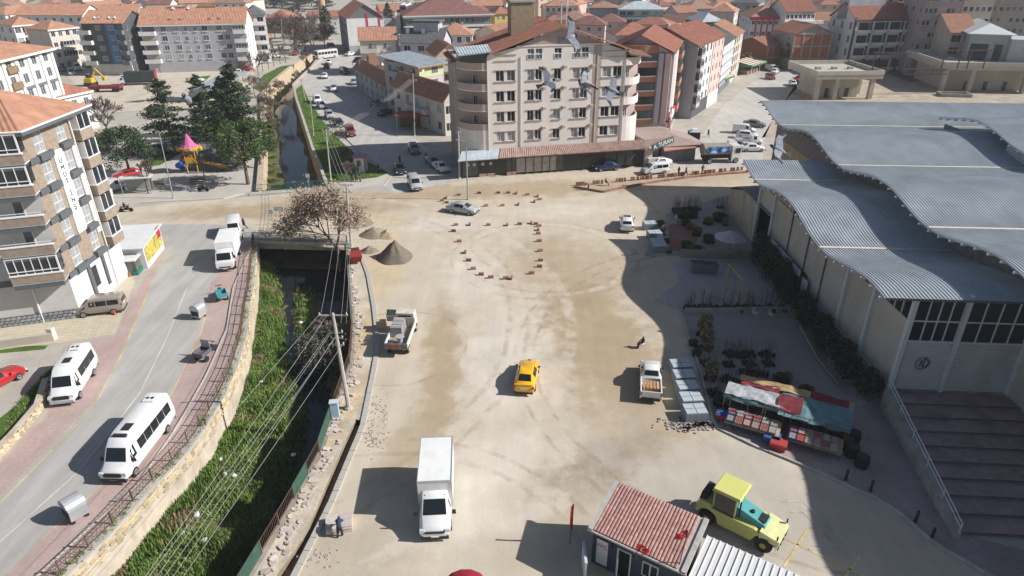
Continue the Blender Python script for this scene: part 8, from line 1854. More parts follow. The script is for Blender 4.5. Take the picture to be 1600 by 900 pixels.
def person_mesh(pose,up,lo):
 k = (pose,up,lo)
 if k in _pm: return _pm[k]
 P_ = POSES[pose]; ix = {p[0]: i for i,p in enumerate(P_)}; me = bpy.data.meshes.new('skeleton'); me.from_pydata([p[1:4] for p in P_],[(ix[a],ix[b_]) for a,b_ in EDG],[]); o = bpy.data.objects.new('skeleton',me); COL.objects.link(o); o.modifiers.new('skin','SKIN'); o.modifiers.new('sub','SUBSURF').levels = 1
 for i,p in enumerate(P_): sv = me.skin_vertices[0].data[i]; sv.radius = (p[4],p[4]); sv.use_root = i == 0
 bpy.context.view_layer.update(); m_ = bpy.data.meshes.new_from_object(o.evaluated_get(bpy.context.evaluated_depsgraph_get())); m_.name = 'body'; bpy.data.objects.remove(o)
 m_.materials.clear()
 for q in (CLOTH[up],CLOTH[lo],SKIN,HAIR): m_.materials.append(q)
 pos = {p[0]: Vector(p[1:4]) for p in P_}
 for f in m_.polygons:
  c = f.center; f.use_smooth = True; d = {j: (c - pos[j]).length for j in pos}; j = min(d,key=d.get)
  f.material_index = (3 if c.z > pos['hed'].z + .03 or c.y < pos['hed'].y - .03 else 2) if j == 'hed' else 2 if j in ('lh','rh') else 3 if j in ('lf','lt','rf','rt') and c.z < .12 else 1 if j in ('lk','rk','lf','rf') or (j == 'pel' and c.z < pos['pel'].z - .02) else 0
 _pm[k] = m_; return m_
def person(px,pose,up,lo,face,label,z=0.0,grp='people of the square'):
 q = at(*px,z); o = inst('person',person_mesh(pose,up,lo),None,q,R(face)); tag(o,'person ' + label,'person',grp); return o
for a in [((1004,543),'sit','black','black',100,'in black sitting on a stool at the roof shadow edge'),((532,838),'bend','navy','black',10,'in a dark jacket bending over the slab stack'),((592,271),'stand','black','black',150,'in black standing alone on the junction mouth'),((625,257),'walk','black','black',200,'in black walking behind the black saloon'),((543,281),'stand','olive','black',90,'in olive at the left of the group by the kiosk'),((551,284),'stand','black','black',180,'in black second in the group by the kiosk'),((557,283),'stand','navy','black',0,'in navy third in the group by the kiosk'),((563,284),'stand','black','jeans',250,'in black and jeans at the right of the group by the kiosk'),((1060,275),'stand','black','black',120,'in black leftmost of three behind the row of blocks'),((1071,275),'walk','grey','black',200,'in grey middle of three behind the row of blocks'),((1097,272),'stand','olive','olive',180,'in olive at the row of blocks below the tanker'),((919,297),'bend','grey','black',90,'in grey stooping at the corner of the laid blocks'),((946,290),'sit','black','grey',270,'in black crouching among the standing blocks'),((1106,214),'walk','black','black',190,'in black walking down the market road'),((1061,222),'stand','navy','black',170,'in navy at the terracotta building shopfront'),((1066,223),'stand','black','jeans',100,'in black beside the navy one at the shopfront'),((383,358),'walk','black','black',100,'in black stepping onto the bridge footway'),((506,86),'stand','black','black',180,'in black far away beside the dark box truck'),((1055,352),'stand','white','white',200,'in white standing among the nursery pots')]: person(*a)
st = thing('stool','pale plastic stool under the seated person in black','stool',at(1004,543)); MB().box((0,-.02,.43),(.36,.36,.04)).build('seat',MAT_WHITEPVC,st); lgm = MB().box((0,0,.21),(.04,.04,.42)).mesh('leg',MAT_WHITEPVC)
for x in (-.15,.15):
 for y in (-.16,.14): inst('leg',lgm,st,(x,y,0))
def bike(px,face,label,rider=None):
 t = thing('motorcycle',label,'motorcycle',at(*px),R(face)); wm = MB().lathe([(.22,-.05),(.3,-.05),(.3,.05),(.22,.05)],14,axis='x').mesh('wheel',TYRE)
 for y in (-.65,.65): inst('wheel',wm,t,(0,y,.3))
 MB().box((0,0,.45),(.22,.6,.3),taper=.8).build('engine',BLACKP,t); MB().hexa([(-.12,-.7,.68),(.12,-.7,.68),(.12,.1,.7),(-.12,.1,.7),(-.1,-.75,.8),(.1,-.75,.8),(.12,.1,.8),(-.12,.1,.8)]).build('seat',BLACKP,t); MB().box((0,.25,.8),(.24,.4,.22),taper=.7).build('fuel_tank',P_['dark'],t); MB().tube((0,.68,.3),(0,.45,.98),.04).build('fork',LAMPM,t); MB().box((0,.42,1.0),(.6,.05,.05)).build('handlebar',BLACKP,t)
 if rider: q = t.location + Vector((math.sin(-R(face)) * -.15,math.cos(R(face)) * -.15,.3)); o = inst('person',person_mesh('sit',*rider[1:]),None,q,R(face)); tag(o,rider[0],'person','people of the square')
bike((198,331),-82,'black motorcycle riding along the dusty main road',('person in black riding the motorcycle on the main road','black','black')); bike((318,299),80,'dark motorcycle standing by the right park bench',('person in navy astride the parked motorcycle by the bench','navy','navy')); bike((667,249),20,'motorcycle parked between the cars of the side lane')
# kerb blocks of the new roundabout
KBM = M('red_kerb_block_mat',(.29,.155,.115),var=.2,ovar=.25,scale=6); bmesh_ = MB().box((0,0,.16),(.62,.3,.32),taper=.96).mesh('kerb_block',KBM); bstand = MB().box((0,0,.31),(.32,.28,.62),taper=.95).mesh('kerb_block',KBM)
ring = [(697.5,310),(690.7,314.5),(698,317.5),(716.5,305.5),(749,302.5),(779,302),(794,302),(759.5,322.5),(785,322),(712.5,352.5),(734,352),(763,352.5),(792.5,352.5),(709,362),(717.5,378),(727,395.5),(732.5,408),(739.5,421),(752,430),(767,434.5),(790.5,436),(799,436),(807,303),(824,305),(840,307.5),(843,312.5),(835,316),(810,320.5),(812,351),(830,349.5),(837,351),(842,354),(841,360),(841,366),(842.5,377.5),(844,393),(844.5,408),(843,417.5),(830.5,428)]
rr2 = random.Random(9)
def clockwise(x,y,cx,cy,k): return (math.degrees(math.atan2(x - cx,(cy - y) * k)) + 360) % 360
cnt_ = [0,0]
for x,y in sorted(ring,key=lambda q: clockwise(*q,770,312,2.6) if q[1] < 330 else clockwise(*q,775,390,1.6)):
 low_ = y > 330; o = inst('kerb_block',bmesh_,None,at(x,y),rr2.choice((0,.15,-.2,1.4)) + rr2.uniform(-.15,.15))
 tag(o,'loose reddish kerb block of the ' + ('teardrop' if low_ else 'small upper') + ' ring, ' + nth(cnt_[low_]) + ' clockwise from its top','kerb block','loose kerb blocks of the ' + ('teardrop' if low_ else 'upper') + ' ring'); cnt_[low_] += 1
row = [405,418,433,447,510,527,542,562,655,672,688,705,748,760,785,808,820,838,850,868,918,932,947,975,990,1005,1022,1045,1060,1075,1130,1145,1160,1205,1215,1230,1245,1262,1297,1308,1330,1370,1385,1410,1435]
for i,x in enumerate(row):
 o = inst('kerb_block',bstand,None,at(800 + x / 4,225 + (262 - (x - 405) * .0955) / 4),.1 + rr2.uniform(-.2,.2)); tag(o,nth(i) + ' reddish block from the left in the long upright row before the tanker','kerb block','upright blocks in the long row')
low = P2([(898,293),(920,297),(942,301),(965,296),(990,291),(1025,285),(1075,278),(1125,273),(1168,270)]); lp = resample(low,44); lk = structure(MB().box((lp[0].x,lp[0].y,.01),(.4,.4,.05)).build('laid_kerb',KBM)); kerb(lk,low,.34,.3,.95,mat=KBM,jit=.02)
# gravel heaps
for i,(x,y,r_,h,c,lab) in enumerate(((618,402,2.3,2.3,(.16,.135,.10),'tall dark gravel heap beside the bridge end'),(585,366,1.9,1.1,(.26,.215,.155),'smaller brown heap behind the dark gravel'),(606,368,1.6,.9,(.38,.30,.20),'pale soil heap right of the smaller brown heap'),(561,349,2.0,.9,(.24,.20,.16),'flat grey heap farthest from the viewer'),(577,392,1.1,.7,(.22,.18,.14),'little heap left of the dark gravel'))):
 mb = MB(); n,m_ = 40,14; vs = []
 for j in range(m_ + 1):
  f = j / m_
  for k in range(n):
   a = 2 * math.pi * k / n; v = Vector((math.cos(a),math.sin(a),0)); rad = r_ * f * (1 + .14 * mnoise.noise(v * 1.5 + Vector((i * 5,0,0)))); z = h * (1 - f) ** 1.12 + .24 * mnoise.noise(Vector((v.x * rad * 2,v.y * rad * 2,i))) * (1 - f); vs.append((v.x * rad,v.y * rad,max(z,-.02) if j < m_ else -.03))
 mb.add(vs,[(j * n + k,j * n + (k + 1) % n,(j + 1) * n + (k + 1) % n,(j + 1) * n + k) for j in range(m_) for k in range(n)]); tag(mb.build('gravel_heap',M('gravel_%d_mat' % (i + 1),c,var=.35,scale=9,bump=.8,bscale=14),None,True,None,at(x,y)),lab,'heap','heaps of gravel and soil')
q = at(557,408); t = thing('red_dumper','small dark red site dumper skip beside the broken pavement','dumper',q,R(15)); MB().hexa([(-.5,-1,.3),(.5,-1,.3),(.5,.5,.3),(-.5,.5,.3),(-.7,-1.3,1.1),(.7,-1.3,1.1),(.7,.7,1.1),(-.7,.7,1.1)]).build('skip',M('dumper_red_mat',(.26,.035,.03),var=.2),t); MB().box((0,1.1,.7),(1.0,.8,.9)).build('engine_box',M('dumper_dark_mat',(.10,.03,.03)),t)
q = at(525,652); t = thing('switch_box','pale blue electric cabinet on the channel edge below the leaning pole','cabinet',q,R(8)); MB().box((0,0,.75),(.6,.45,1.5)).build('cabinet',M('pale_blue_mat',(.36,.46,.54),var=.1),t); MB().box((0,0,1.53),(.7,.55,.07)).build('lid',M('pale_blue_lid_mat',(.45,.54,.6)),t)
q = at(530,822); t = thing('slab_pile','low stack of pale paving slabs beside the stooping person','stack',q,R(12)); sm_ = MB().box((0,0,.06),(.8,1.2,.1)).mesh('slab',MAT_SLAB)
for i in range(8): inst('slab',sm_,t,((i % 2) * .85 - .4,rr2.uniform(-.05,.05),(i // 2) * .115),rr2.uniform(-.04,.04))
# containers and small vehicles on the left road
def skip(px,face,label,s=1.0):
 t = thing('rubbish_container',label,'container',at(*px),R(face),'metal rubbish containers'); t.scale = (s,s,s * 1.25); ZN = M('galvanised_mat',(.50,.52,.54),rough=.35,metal=.4,var=.1,scale=2)
 MB().prof([(-.55,.25),(.55,.25),(.7,1.0),(-.7,1.0)],(1,0,0),(0,0,1),(0,1.15,0),(0,-.58,0)).build('body',ZN,t); MB().prof([(.72 * math.cos(math.pi * i / 8),1.0 + .5 * math.sin(math.pi * i / 8)) for i in range(9)],(1,0,0),(0,0,1),(0,1.2,0),(0,-.6,0)).build('lid',ZN,t); wm = MB().lathe([(.05,-.04),(.11,-.04),(.11,.04),(.05,.04)],8,axis='x').mesh('castor',TYRE)
 for x in (-.45,.45):
  for y in (-.45,.45): inst('castor',wm,t,(x,y,.11))
 MB().box((0,-.6,.62),(1.0,.03,.5)).build('dark_opening',M('opening_mat',(.04,.04,.04)),t); rg = MB().lathe([(.24,0),(.3,0),(.3,.02),(.24,.02)],14,axis='y',caps=False).build('round_emblem',M('emblem_mat',(.25,.25,.28)),t,loc=(.3,.6,1.0))
skip((122,808),-35,'larger galvanised rubbish container standing in the left road',.95); skip((312,496),-20,'small galvanised rubbish container at the pink parking strip',.85)
def trike(px,face,label,col,load):
 t = thing('cargo_tricycle',label,'tricycle',at(*px),R(face),'cargo tricycles'); MB().box((0,-.4,.62),(1.0,1.3,.1)).build('load_bed',col,t)
 for s in (-1,1): MB().box((s * .5,-.4,.82),(.05,1.3,.36)).build('side_board',col,t)
 for y in (-1.05,.25): MB().box((0,y,.82),(1.0,.05,.36)).build('end_board',col,t)
 MB().box((0,.75,.5),(.4,.8,.35)).build('engine_cover',BLACKP,t); MB().box((0,.6,.82),(.34,.6,.12)).build('seat',BLACKP,t); MB().tube((0,1.3,.3),(0,1.05,1.05),.045).build('fork',LAMPM,t); MB().box((0,1.05,1.08),(.7,.06,.06)).build('handlebar',BLACKP,t); wm = MB().lathe([(.16,-.06),(.27,-.06),(.27,.06),(.16,.06)],12,axis='x').mesh('wheel',TYRE)
 for p in ((-.52,-.6,.27),(.52,-.6,.27),(0,1.32,.27)): inst('wheel',wm,t,p)
 if load: MB().box((0,.2,1.35),(.9,.03,.8)).build('windshield',M('clear_plastic_mat',(.4,.42,.42),rough=.15),t)
trike((347,466),30,'turquoise cargo tricycle parked on the pink strip',M('turquoise_mat',(.06,.28,.33),var=.1),False); trike((323,558),-15,'grey cargo tricycle with a clear windshield lower on the pink strip',M('dark_grey_metal_mat',(.11,.11,.12)),True)
# kiosk shop,green booth,stone garden wall by the tower
k0 = at(166,424); t = thing('kiosk_shop','small white kiosk shop with a fruit poster on its end wall','kiosk',k0,R(8)); MB().box2((0,0,0),(4.6,6.0,2.7)).build('wall',wallmat('kiosk_wall_mat',(.6,.6,.6)),t); r_ = MB(); r_.hexa([(-.4,-.5,2.7),(4.9,-.5,2.7),(4.9,6.3,3.1),(-.4,6.3,3.1),(-.4,-.5,2.82),(4.9,-.5,2.82),(4.9,6.3,3.22),(-.4,6.3,3.22)]); r_.build('roof',MW,t)
fp = M('fruit_print_mat',(.5,.4,.1),var=.6,scale=3.2,stain=((.12,.2,.05),1.8,1.0)); MB().box2((4.61,.3,.7),(4.68,5.6,2.6)).build('fruit_poster',fp,t); MB().box2((4.62,4.6,1.9),(4.72,5.6,3.2)).build('red_poster',MATS['red_sign_mat'],t)
k0 = at(158,434); t = thing('green_booth','low green glazed booth in front of the white kiosk shop','booth',k0,R(8)); MB().box2((0,0,0),(4.0,2.2,.5)).build('base',MAT_GREENRAIL,t); MB().box2((.1,.1,.5),(3.9,2.1,1.8)).build('glazing',M('booth_glass_mat',(.12,.12,.1),rough=.15,var=.3),t); MB().box2((-.1,-.1,1.8),(4.1,2.3,1.95)).build('roof',MW,t)
for x in (0,2,3.93): MB().box2((x,0,0),(x + .08,.12,1.85)).build('post',MAT_GREENRAIL,t)
gl = P2([(-10,728),(35,680),(68,640),(80,600)]); t = thing('garden_wall','curved rubble garden wall at the lower left edge','wall'); wall_strip(gl,-.05,.7,.5).build('wall',MAT_PLASTER_WALL,t); gs = resample(gl,18)
for a,c in zip(gs,gs[1:]):
 for j in range(2):
  p = a.lerp(c,.5); o = inst('stone',rng.choice(smesh),t,(p.x,p.y,.2 + j * .32),math.atan2((c - a).y,(c - a).x) + math.pi); o.scale = ((c - a).length * .95,.1,.32); p2 = (a + c) / 2; o2 = inst('stone',rng.choice(smesh),t,(p2.x - .1,p2.y + .2,.69),rng.uniform(0,6)); o2.rotation_euler = (R(-90),0,rng.uniform(0,6)); o2.scale = (.5,.06,.5)
t = thing('garden_wall','low cream boundary wall below the tower block','wall'); wall_strip(P2([(-60,553),(85,533)]),-.05,.8,.3).build('wall',W_BEIGE,t); MB().box((*at2(84,530),.6),(.5,.5,1.25)).build('pier',W_CREAM,t)
cone = MB().lathe([(.16,0),(.16,.03),(.1,.04),(.03,.6)],8).mesh('traffic_cone',M('cone_orange_mat',(.6,.12,.03)))
for x,y,l in ((204,432,'left'),(214,428,'right'),(180,492,'lower')): tag(inst('traffic_cone',cone,None,at(x,y)),'orange post on the cream pavement by the people carrier, ' + l + ' one','bollard','orange posts')
# park furniture and playground
def bench(px,label,rz):
 t = thing('park_bench',label,'bench',at(*px),R(rz),'park benches'); WD = M('bench_wood_mat',(.10,.075,.05),var=.2)
 for i in range(3): MB().box((0,-.2 + i * .16,.45),(2.2,.13,.05)).build('seat_slat',WD,t); MB().box((0,.3,.6 + i * .14),(2.2,.05,.1)).build('back_slat',WD,t)
 for x in (-.9,.9): MB().box((x,0,.22),(.08,.5,.45)).build('leg',LAMPM,t)
bench((245,296),'dark park bench beside the thin young tree',8); bench((308,288),'dark park bench near the parked motorcycle',8)
t = thing('bus_shelter','bus shelter with a pale roof at the park corner','shelter',at(192,306),R(10)); MB().box((2.0,1.0,2.5),(4.6,1.8,.12)).build('roof',M('shelter_roof_mat',(.58,.57,.52)),t)
for x in (0,4.0):
 for y in (.3,1.7): MB().box((x,y,1.25),(.09,.09,2.5)).build('post',LAMPM,t)
MB().box((2,1.75,1.3),(3.8,.04,1.9)).build('glass_wall',M('shelter_glass_mat',(.30,.31,.28),rough=.1),t); MB().box((2.2,1.3,.45),(2.6,.4,.06)).build('seat',LAMPM,t)
t = thing('litter_bin','pale blue round bin left of the bus shelter','bin',at(173,307)); MB().lathe([(.4,0),(.45,1.1),(.3,1.25)],12).build('body',M('bin_blue_mat',(.42,.47,.52)),t)
pg = thing('playground_tower','climbing tower with pink cone roof, yellow posts and slides','playground',at(304,268),R(10)); YL = M('play_yellow_mat',(.62,.36,.02)); PK = M('play_pink_mat',(.50,.12,.28)); BL = M('play_blue_mat',(.04,.10,.42)); OC = M('play_ochre_mat',(.42,.27,.04)); RD = M('play_red_mat',(.4,.06,.09)); GN = M('play_green_mat',(.06,.32,.16))
for x in (-.8,.8):
 for y in (-.8,.8): MB().tube((x,y,0),(x,y,4.2),.09).build('post',YL,pg)
MB().lathe([(1.5,4.2),(1.0,4.7),(.05,6.4)],10).build('cone_roof',PK,pg); MB().lathe([(1.55,3.9),(1.6,4.25)],10).build('roof_rim',YL,pg); MB().box((0,0,1.7),(1.9,1.9,.12)).build('deck',OC,pg)
for s in (-1,1): MB().box((0,s * .9,2.2),(1.7,.06,.8)).build('side_panel',YL,pg); MB().lathe([(.3,3.6),(.36,4.0),(.1,4.3)],8,c=(s * 1.7,0,0)).build('flower',YL,pg)
o = MB().box((0,0,0),(4.8,.8,.12)); o.box((0,.4,.15),(4.8,.06,.3)); o.box((0,-.4,.15),(4.8,.06,.3)); o = o.build('slide',OC,pg,loc=(3.2,.2,.95)); o.rotation_euler = (0,R(21),0)
MB().path([(-.9,-.3,1.9),(-1.8,-.6,1.6),(-2.4,-.2,1.2),(-2.2,.6,.8),(-1.7,.5,.35)],.42,9).build('tube_slide',BL,pg); MB().blob((-1.1,.2,2.2),(.7,.7,.7),3,amp=0).build('dome',RD,pg); MB().box((1.3,.9,2.2),(.9,.9,.8),taper=.4).build('small_roof',GN,pg)
fill([P2([(290,272),(372,268),(366,210),(335,205),(300,240)])],.018,'rubber_floor',gmat('rubber_floor_mat',(.17,.17,.175),var=.2,streak=0))
# kiosk by the valley road and the black kiosk
t = thing('guard_kiosk','little white kiosk with red frame at the corner of the green verge','kiosk',at(553,270)); MB().box2((0,0,0),(2.0,2.0,2.5)).build('wall',M('kiosk_lilac_mat',(.42,.37,.42)),t); MB().box2((-.1,-.12,2.5),(2.1,2.1,2.66)).build('roof',M('kiosk_roof_mat',(.40,.20,.24)),t); MB().box2((.2,-.06,0),(1.85,-.01,2.4)).build('front_panel',FRAMEW,t); MB().box2((.7,-.1,1.2),(1.35,-.05,2.1)).build('window',G_MID,t)
for x in (.05,1.9): MB().box2((x,-.08,0),(x + .12,.04,2.5)).build('red_post',CR,t)
t = thing('black_kiosk','tall black market kiosk on the pavement before the terracotta building','kiosk',at(1076,230)); MB().box2((0,0,.2),(1.9,1.9,2.7)).build('wall',M('kiosk_black_mat',(.02,.02,.02)),t); MB().box2((-.1,-.1,2.7),(2.0,2.0,2.8)).build('roof',W_GREY,t); MB().box((1,1,3.0),(1.4,1.2,.5),taper=.7).build('white_bundle',FRAMEW,t)
t = thing('carport','long low blue-grey shed roof on posts at the crowded lot','shed',at(312,143)); A_,B2 = Vector(at(316,143,2.6)),Vector(at(370,112,2.6)); u = (B2 - A_); n = Vector((u.y,-u.x,0)).normalized() * 3.4; rb_ = MB(); o0 = t.location; ribbed(rb_,A_ - o0 - n,B2 - o0 - n,B2 - o0 + n,A_ - o0 + n + Vector((0,0,.0)),.6,.05); rb_.build('roof',MAT_ROOFSHEET,t)
for f in (0,.33,.66,1): p = A_.lerp(B2,f) - o0; MB().tube((p.x,p.y,0),(p.x,p.y,2.6),.1).build('post',LAMPM,t)
t = thing('excavator','yellow excavator with folded arm on the dirt lot','excavator',at(143,134)); EY = M('machine_yellow_mat',(.55,.33,.02)); MB().box((0,0,.5),(2.2,3.2,.9)).build('tracks',BLACKP,t); MB().box((0,0,1.5),(2.2,2.6,1.2),taper=.85).build('body',EY,t); MB().box((-.4,.4,2.5),(1,1.2,1.2)).build('cab',GLASS,t)
for a,b_ in (((.5,.5,1.8),(1.6,.8,4.4)),((1.6,.8,4.4),(3.4,1.0,2.2))): MB().tube(a,b_,.28,.2,5).build('arm',EY,t)
MB().box((3.4,1.0,1.7),(.7,.9,.8)).build('bucket',EY,t)
t = thing('red_trailer','dark red flat trailer beside the excavator','trailer',at(167,143),R(5)); MB().box((0,0,1.2),(8,2.4,.7)).build('bed',M('trailer_red_mat',(.20,.03,.03),var=.2),t); wt_ = MB().lathe([(.2,-.15),(.5,-.15),(.5,.15),(.2,.15)],12,axis='y').mesh('wheel',TYRE)
for x in (-2.8,2.4,3.3):
 for y in (-1.1,1.1): inst('wheel',wt_,t,(x,y,.5))
# signs at the bridge
for x,y,lab,w,h in ((428,357,'square sign on a pole at the near bridge rail',.6,.55),(440,352,'wide notice board behind the near bridge rail',1.3,.6),(484,298,'white square sign at the green bridge rail',.6,.6)):
 t = thing('sign_post',lab,'sign',at(x,y)); MB().tube((0,0,0),(0,0,2.5),.04).build('post',LAMPM,t); MB().box((0,-.05,2.4),(w,.04,h)).build('sign_panel',M('sign_panel_mat',(.55,.57,.58)),t)
# red umbrella top at the lower edge
t = thing('parasol','dark red parasol top at the bottom edge','parasol',at(728,958)); MB().lathe([(1.3,2.0),(1.0,2.25),(.5,2.45),(.04,2.55)],14,caps=False).build('canopy',M('parasol_red_mat',(.28,.015,.03)),t); MB().tube((0,0,0),(0,0,2.5),.03).build('pole',LAMPM,t)
# pigeons in flight
PW,PD = M('pigeon_pale_mat',(.20,.22,.26),var=.35,scale=14),M('pigeon_dark_mat',(.035,.038,.045),var=.2,scale=9)
def pigeon(px,dist,yaw,roll,flap,label,pitch=0):
 p = along(*px,dist); t = thing('pigeon',label,'pigeon',p,0,'pigeons in flight'); t.rotation_euler = (R(pitch),R(roll),R(yaw))
 b = MB(); pr = [(-.17,.015),(-.1,.045),(0,.062),(.08,.055),(.13,.03)]; b.lathe([(r_,y) for y,r_ in pr],10,axis='y'); bo = b.build('body',PW,t,True); MB().blob((0,.165,.02),(.032,.042,.032),1,amp=0).build('head',PD,t); MB().lathe([(.012,0),(.002,.035)],6,c=(0,.2,.015),axis='y').build('beak',M('beak_mat',(.3,.28,.25)),t)
 MB().hexa([(-.02,-.14,-.004),(.02,-.14,-.004),(.075,-.3,-.004),(-.075,-.3,-.004),(-.02,-.14,.006),(.02,-.14,.006),(.075,-.3,.004),(-.075,-.3,.004)]).build('tail',PD,t)
 for s in (-1,1):
  w = MB(); f = math.tan(R(flap)); pts = [(.03,.08,0),(.15,.13,0),(.27,.10,0),(.40,-.05,0),(.37,-.08,0),(.24,-.02,0),(.12,-.06,0),(.03,-.08,0)]; up_ = [(s * x,y,.02 + f * x + .006) for x,y,z in pts]; lo_ = [(s * x,y,.02 + f * x - .004) for x,y,z in pts]; n = len(pts)
  w.add(up_ + lo_,[tuple(range(n)),tuple(range(2 * n - 1,n - 1,-1))] + [(i,(i + 1) % n,n + (i + 1) % n,n + i) for i in range(n)],0); wo_ = w.build('wing',PW,t)
  ti = MB(); q = [(.28,.09),(.40,-.05),(.37,-.08),(.29,.0)]; ti.add([(s * x,y,.02 + f * x + .009) for x,y in q] + [(s * x,y,.02 + f * x - .007) for x,y in q],[(0,1,2,3),(7,6,5,4),(0,1,5,4),(1,2,6,5),(2,3,7,6),(3,0,4,7)]); ti.build('wing_tip',PD,wo_)
pigeon((1216,234),14.5,70,-35,12,'large pigeon gliding over the wavy roof',30); pigeon((890,58),15,-40,70,25,'pigeon with raised wing before the gable of the corner building',20); pigeon((856,129),17,-60,40,20,'leftmost of three pigeons before the corner building windows',25); pigeon((911,134),15,100,-20,30,'middle pigeon with spread wings before the corner building windows',45); pigeon((957,141),16.5,60,-55,5,'rightmost of three pigeons before the corner building windows',40); pigeon((293,156),12,200,15,14,'pigeon with wide wings above the park conifers',30)
# ------------------------------------------------------------------ nursery,stalls and crates along the hall
nr = random.Random(31)
F_SH = M('nursery_leaf_mat',(.045,.075,.03),var=.4,scale=3); POTM = M('pot_black_mat',(.02,.02,.02))
def sticks(n,w,h,seed):
 nr.seed(seed); b = MB()
 for k in range(n):
  x,y = nr.gauss(0,w),nr.gauss(0,w * .7); q = Vector((x + nr.gauss(0,.12),y + nr.gauss(0,.12),h * nr.uniform(.6,1.15))); b.tube((x,y,.1),q,.016,.007,3,caps=False)
  for j in range(3): p = Vector((x,y,.1)).lerp(q,nr.uniform(.4,.95)); b.tube(p,p + Vector((nr.gauss(0,.12),nr.gauss(0,.12),nr.uniform(.15,.4))),.008,.004,3,caps=False)
 return b.mesh('stems',TWIG)
STK = [sticks(26,.35,2.0,1),sticks(18,.45,1.5,2),sticks(34,.6,2.3,3)]
pots = MB()
for i in range(9): pots.lathe([(.14,0),(.18,.3),(.15,.3)],7,c=((i % 3) * .42 - .42 + nr.uniform(-.06,.06),(i // 3) * .42 - .42 + nr.uniform(-.06,.06),0))
POTS = pots.mesh('pots',POTM)
def tuft(n,r,h,seed,mats):
 vr.seed(seed); b = MB()
 for k in range(n): v = Vector((vr.gauss(0,1),vr.gauss(0,1),vr.gauss(0,1))).normalized() * vr.uniform(.5,1); leaf(b,(v.x * r,v.y * r,.25 + h * (.5 + .5 * v.z)),vr.uniform(.06,.14),1 if vr.random() < .4 else 0)
 return b.mesh('foliage',list(mats))
TG,TY,TO = tuft(500,.8,.9,1,(F_SH,F_MID)),tuft(500,.8,.8,2,(F_MID,F_YEL)),tuft(700,.7,2.0,3,(M('olive_leaf_mat',(.12,.12,.04),var=.3),F_TAN))
def bed(px,kind,label,s=1.0,cat='plants'):
 t = thing('potted_plants',label,cat,at(*px),nr.uniform(0,3),'plants of the nursery'); t.scale = (s,) * 3; inst('pots',POTS,t)
 inst('stems' if kind in 'abc' else 'foliage',dict(a=STK[0],b=STK[1],c=STK[2],g=TG,y=TY,o=TO)[kind],t)
where = 'upper yard,upper yard wall,yellow corner,white block floor,parasol,red floor,fence end'.split(',')
for i,(x,y,k,s) in enumerate([(1056,330,'a',1.1),(1066,328,'c',.9),(1076,327,'a',1),(1086,328,'a',1.1),(1060,340,'g',1),(1072,341,'g',.9),(1083,340,'g',.9),(1122,345,'g',1.1),(1130,338,'a',.8),(1032,353,'y',.8),(1035,367,'o',.6),(1071,352,'g',.8),(1078,358,'y',.7),(1088,367,'y',1.0),(1106,350,'y',.9),(1107,379,'g',1),(1072,388,'g',.9),(1076,396,'o',.5),(1089,394,'g',.8),(1085,398,'a',.6),(1098,397,'b',.7),(1041,380,'g',.6),(1045,395,'b',.6),(1125,325,'c',.8),(1133,352,'o',.6)]):
 bed((x,y),k,'potted ' + dict(a='twig saplings',b='short twigs',c='tall twigs',g='dark green shrubs',y='yellow-green shrubs',o='olive shrubs')[k] + ' in the upper nursery yard, ' + nth(i) + ' group from the fence',s)
for i,(x,y,k,s) in enumerate([(1075,482,'a',.8),(1090,484,'c',1.1),(1105,482,'b',1),(1120,484,'c',.9),(1135,482,'b',.9),(1155,484,'c',1.1),(1170,483,'a',1),(1185,483,'c',.9),(1205,484,'c',1.1),(1222,484,'a',1),(1100,524,'o',1.1),(1103,545,'o',1.0),(1106,570,'c',1.0),(1110,592,'o',.9),(1115,615,'c',.9),(1140,555,'a',.9),(1150,556,'b',1),(1160,556,'a',.9),(1170,555,'b',.9),(1138,571,'b',.8),(1170,570,'b',.9),(1197,556,'b',1),(1200,570,'b',.8),(1165,584,'b',.9),(1178,586,'a',.8),(1192,586,'b',.8),(1135,594,'b',.9),(1152,600,'a',.8),(1162,600,'b',.7),(1218,600,'g',.9),(1228,601,'o',.6),(1225,625,'g',.8),(1258,620,'g',.9),(1180,612,'a',.8),(1083,540,'g',.6),(1088,555,'g',.6),(1123,633,'g',.7)]):
 bed((x,y),k,'potted ' + dict(a='twig saplings',b='short twigs',c='tall twigs',g='dark shrubs',y='yellow shrubs',o='olive reeds')[k] + ' in the sandy nursery, ' + nth(i) + ' group from the lane wall',s)
hd = tuft(900,1.0,2.6,5,(M('hedge_dark_mat',(.025,.032,.018),var=.4,scale=3),M('hedge_brown_mat',(.05,.042,.03),var=.4,scale=3)))
for i in range(15):
 y = 71 - i * 1.75 if i < 6 else 62.5 - (i - 6) * 2.25; t = thing('hedge_bush','dark winter bush along the hall wall, ' + nth(i) + ' from the back','bush',(29.0 - .55 * (i % 2),y,0),i,'bushes along the hall wall'); t.scale = (1.1,1.1,1.0 if i > 5 else 1.35); inst('foliage',hd,t); inst('stems',STK[i % 3],t)
wl = P2([(1062,402),(1120,405),(1205,402)]); t = thing('yard_wall','dark low wall between the upper nursery yard and the lane','wall'); wall_strip(wl,-.05,1.0,.25).build('wall',MAT_DARKWALL,t)
wl = P2([(1070,490),(1130,490),(1235,487)]); t = thing('yard_wall','low concrete wall at the head of the sandy nursery','wall'); wall_strip(wl,-.05,.55,.25).build('wall',MAT_CONC,t)
um = thing('parasol','large pale lilac parasol in the upper nursery yard','parasol',at(1138,396)); MB().lathe([(2.0,2.1),(1.05,2.55),(.05,2.95)],8,caps=False).build('canopy',M('lilac_cloth_mat',(.50,.45,.47),var=.08),um); MB().tube((0,0,0),(0,0,2.95),.05).build('pole',LAMPM,um)
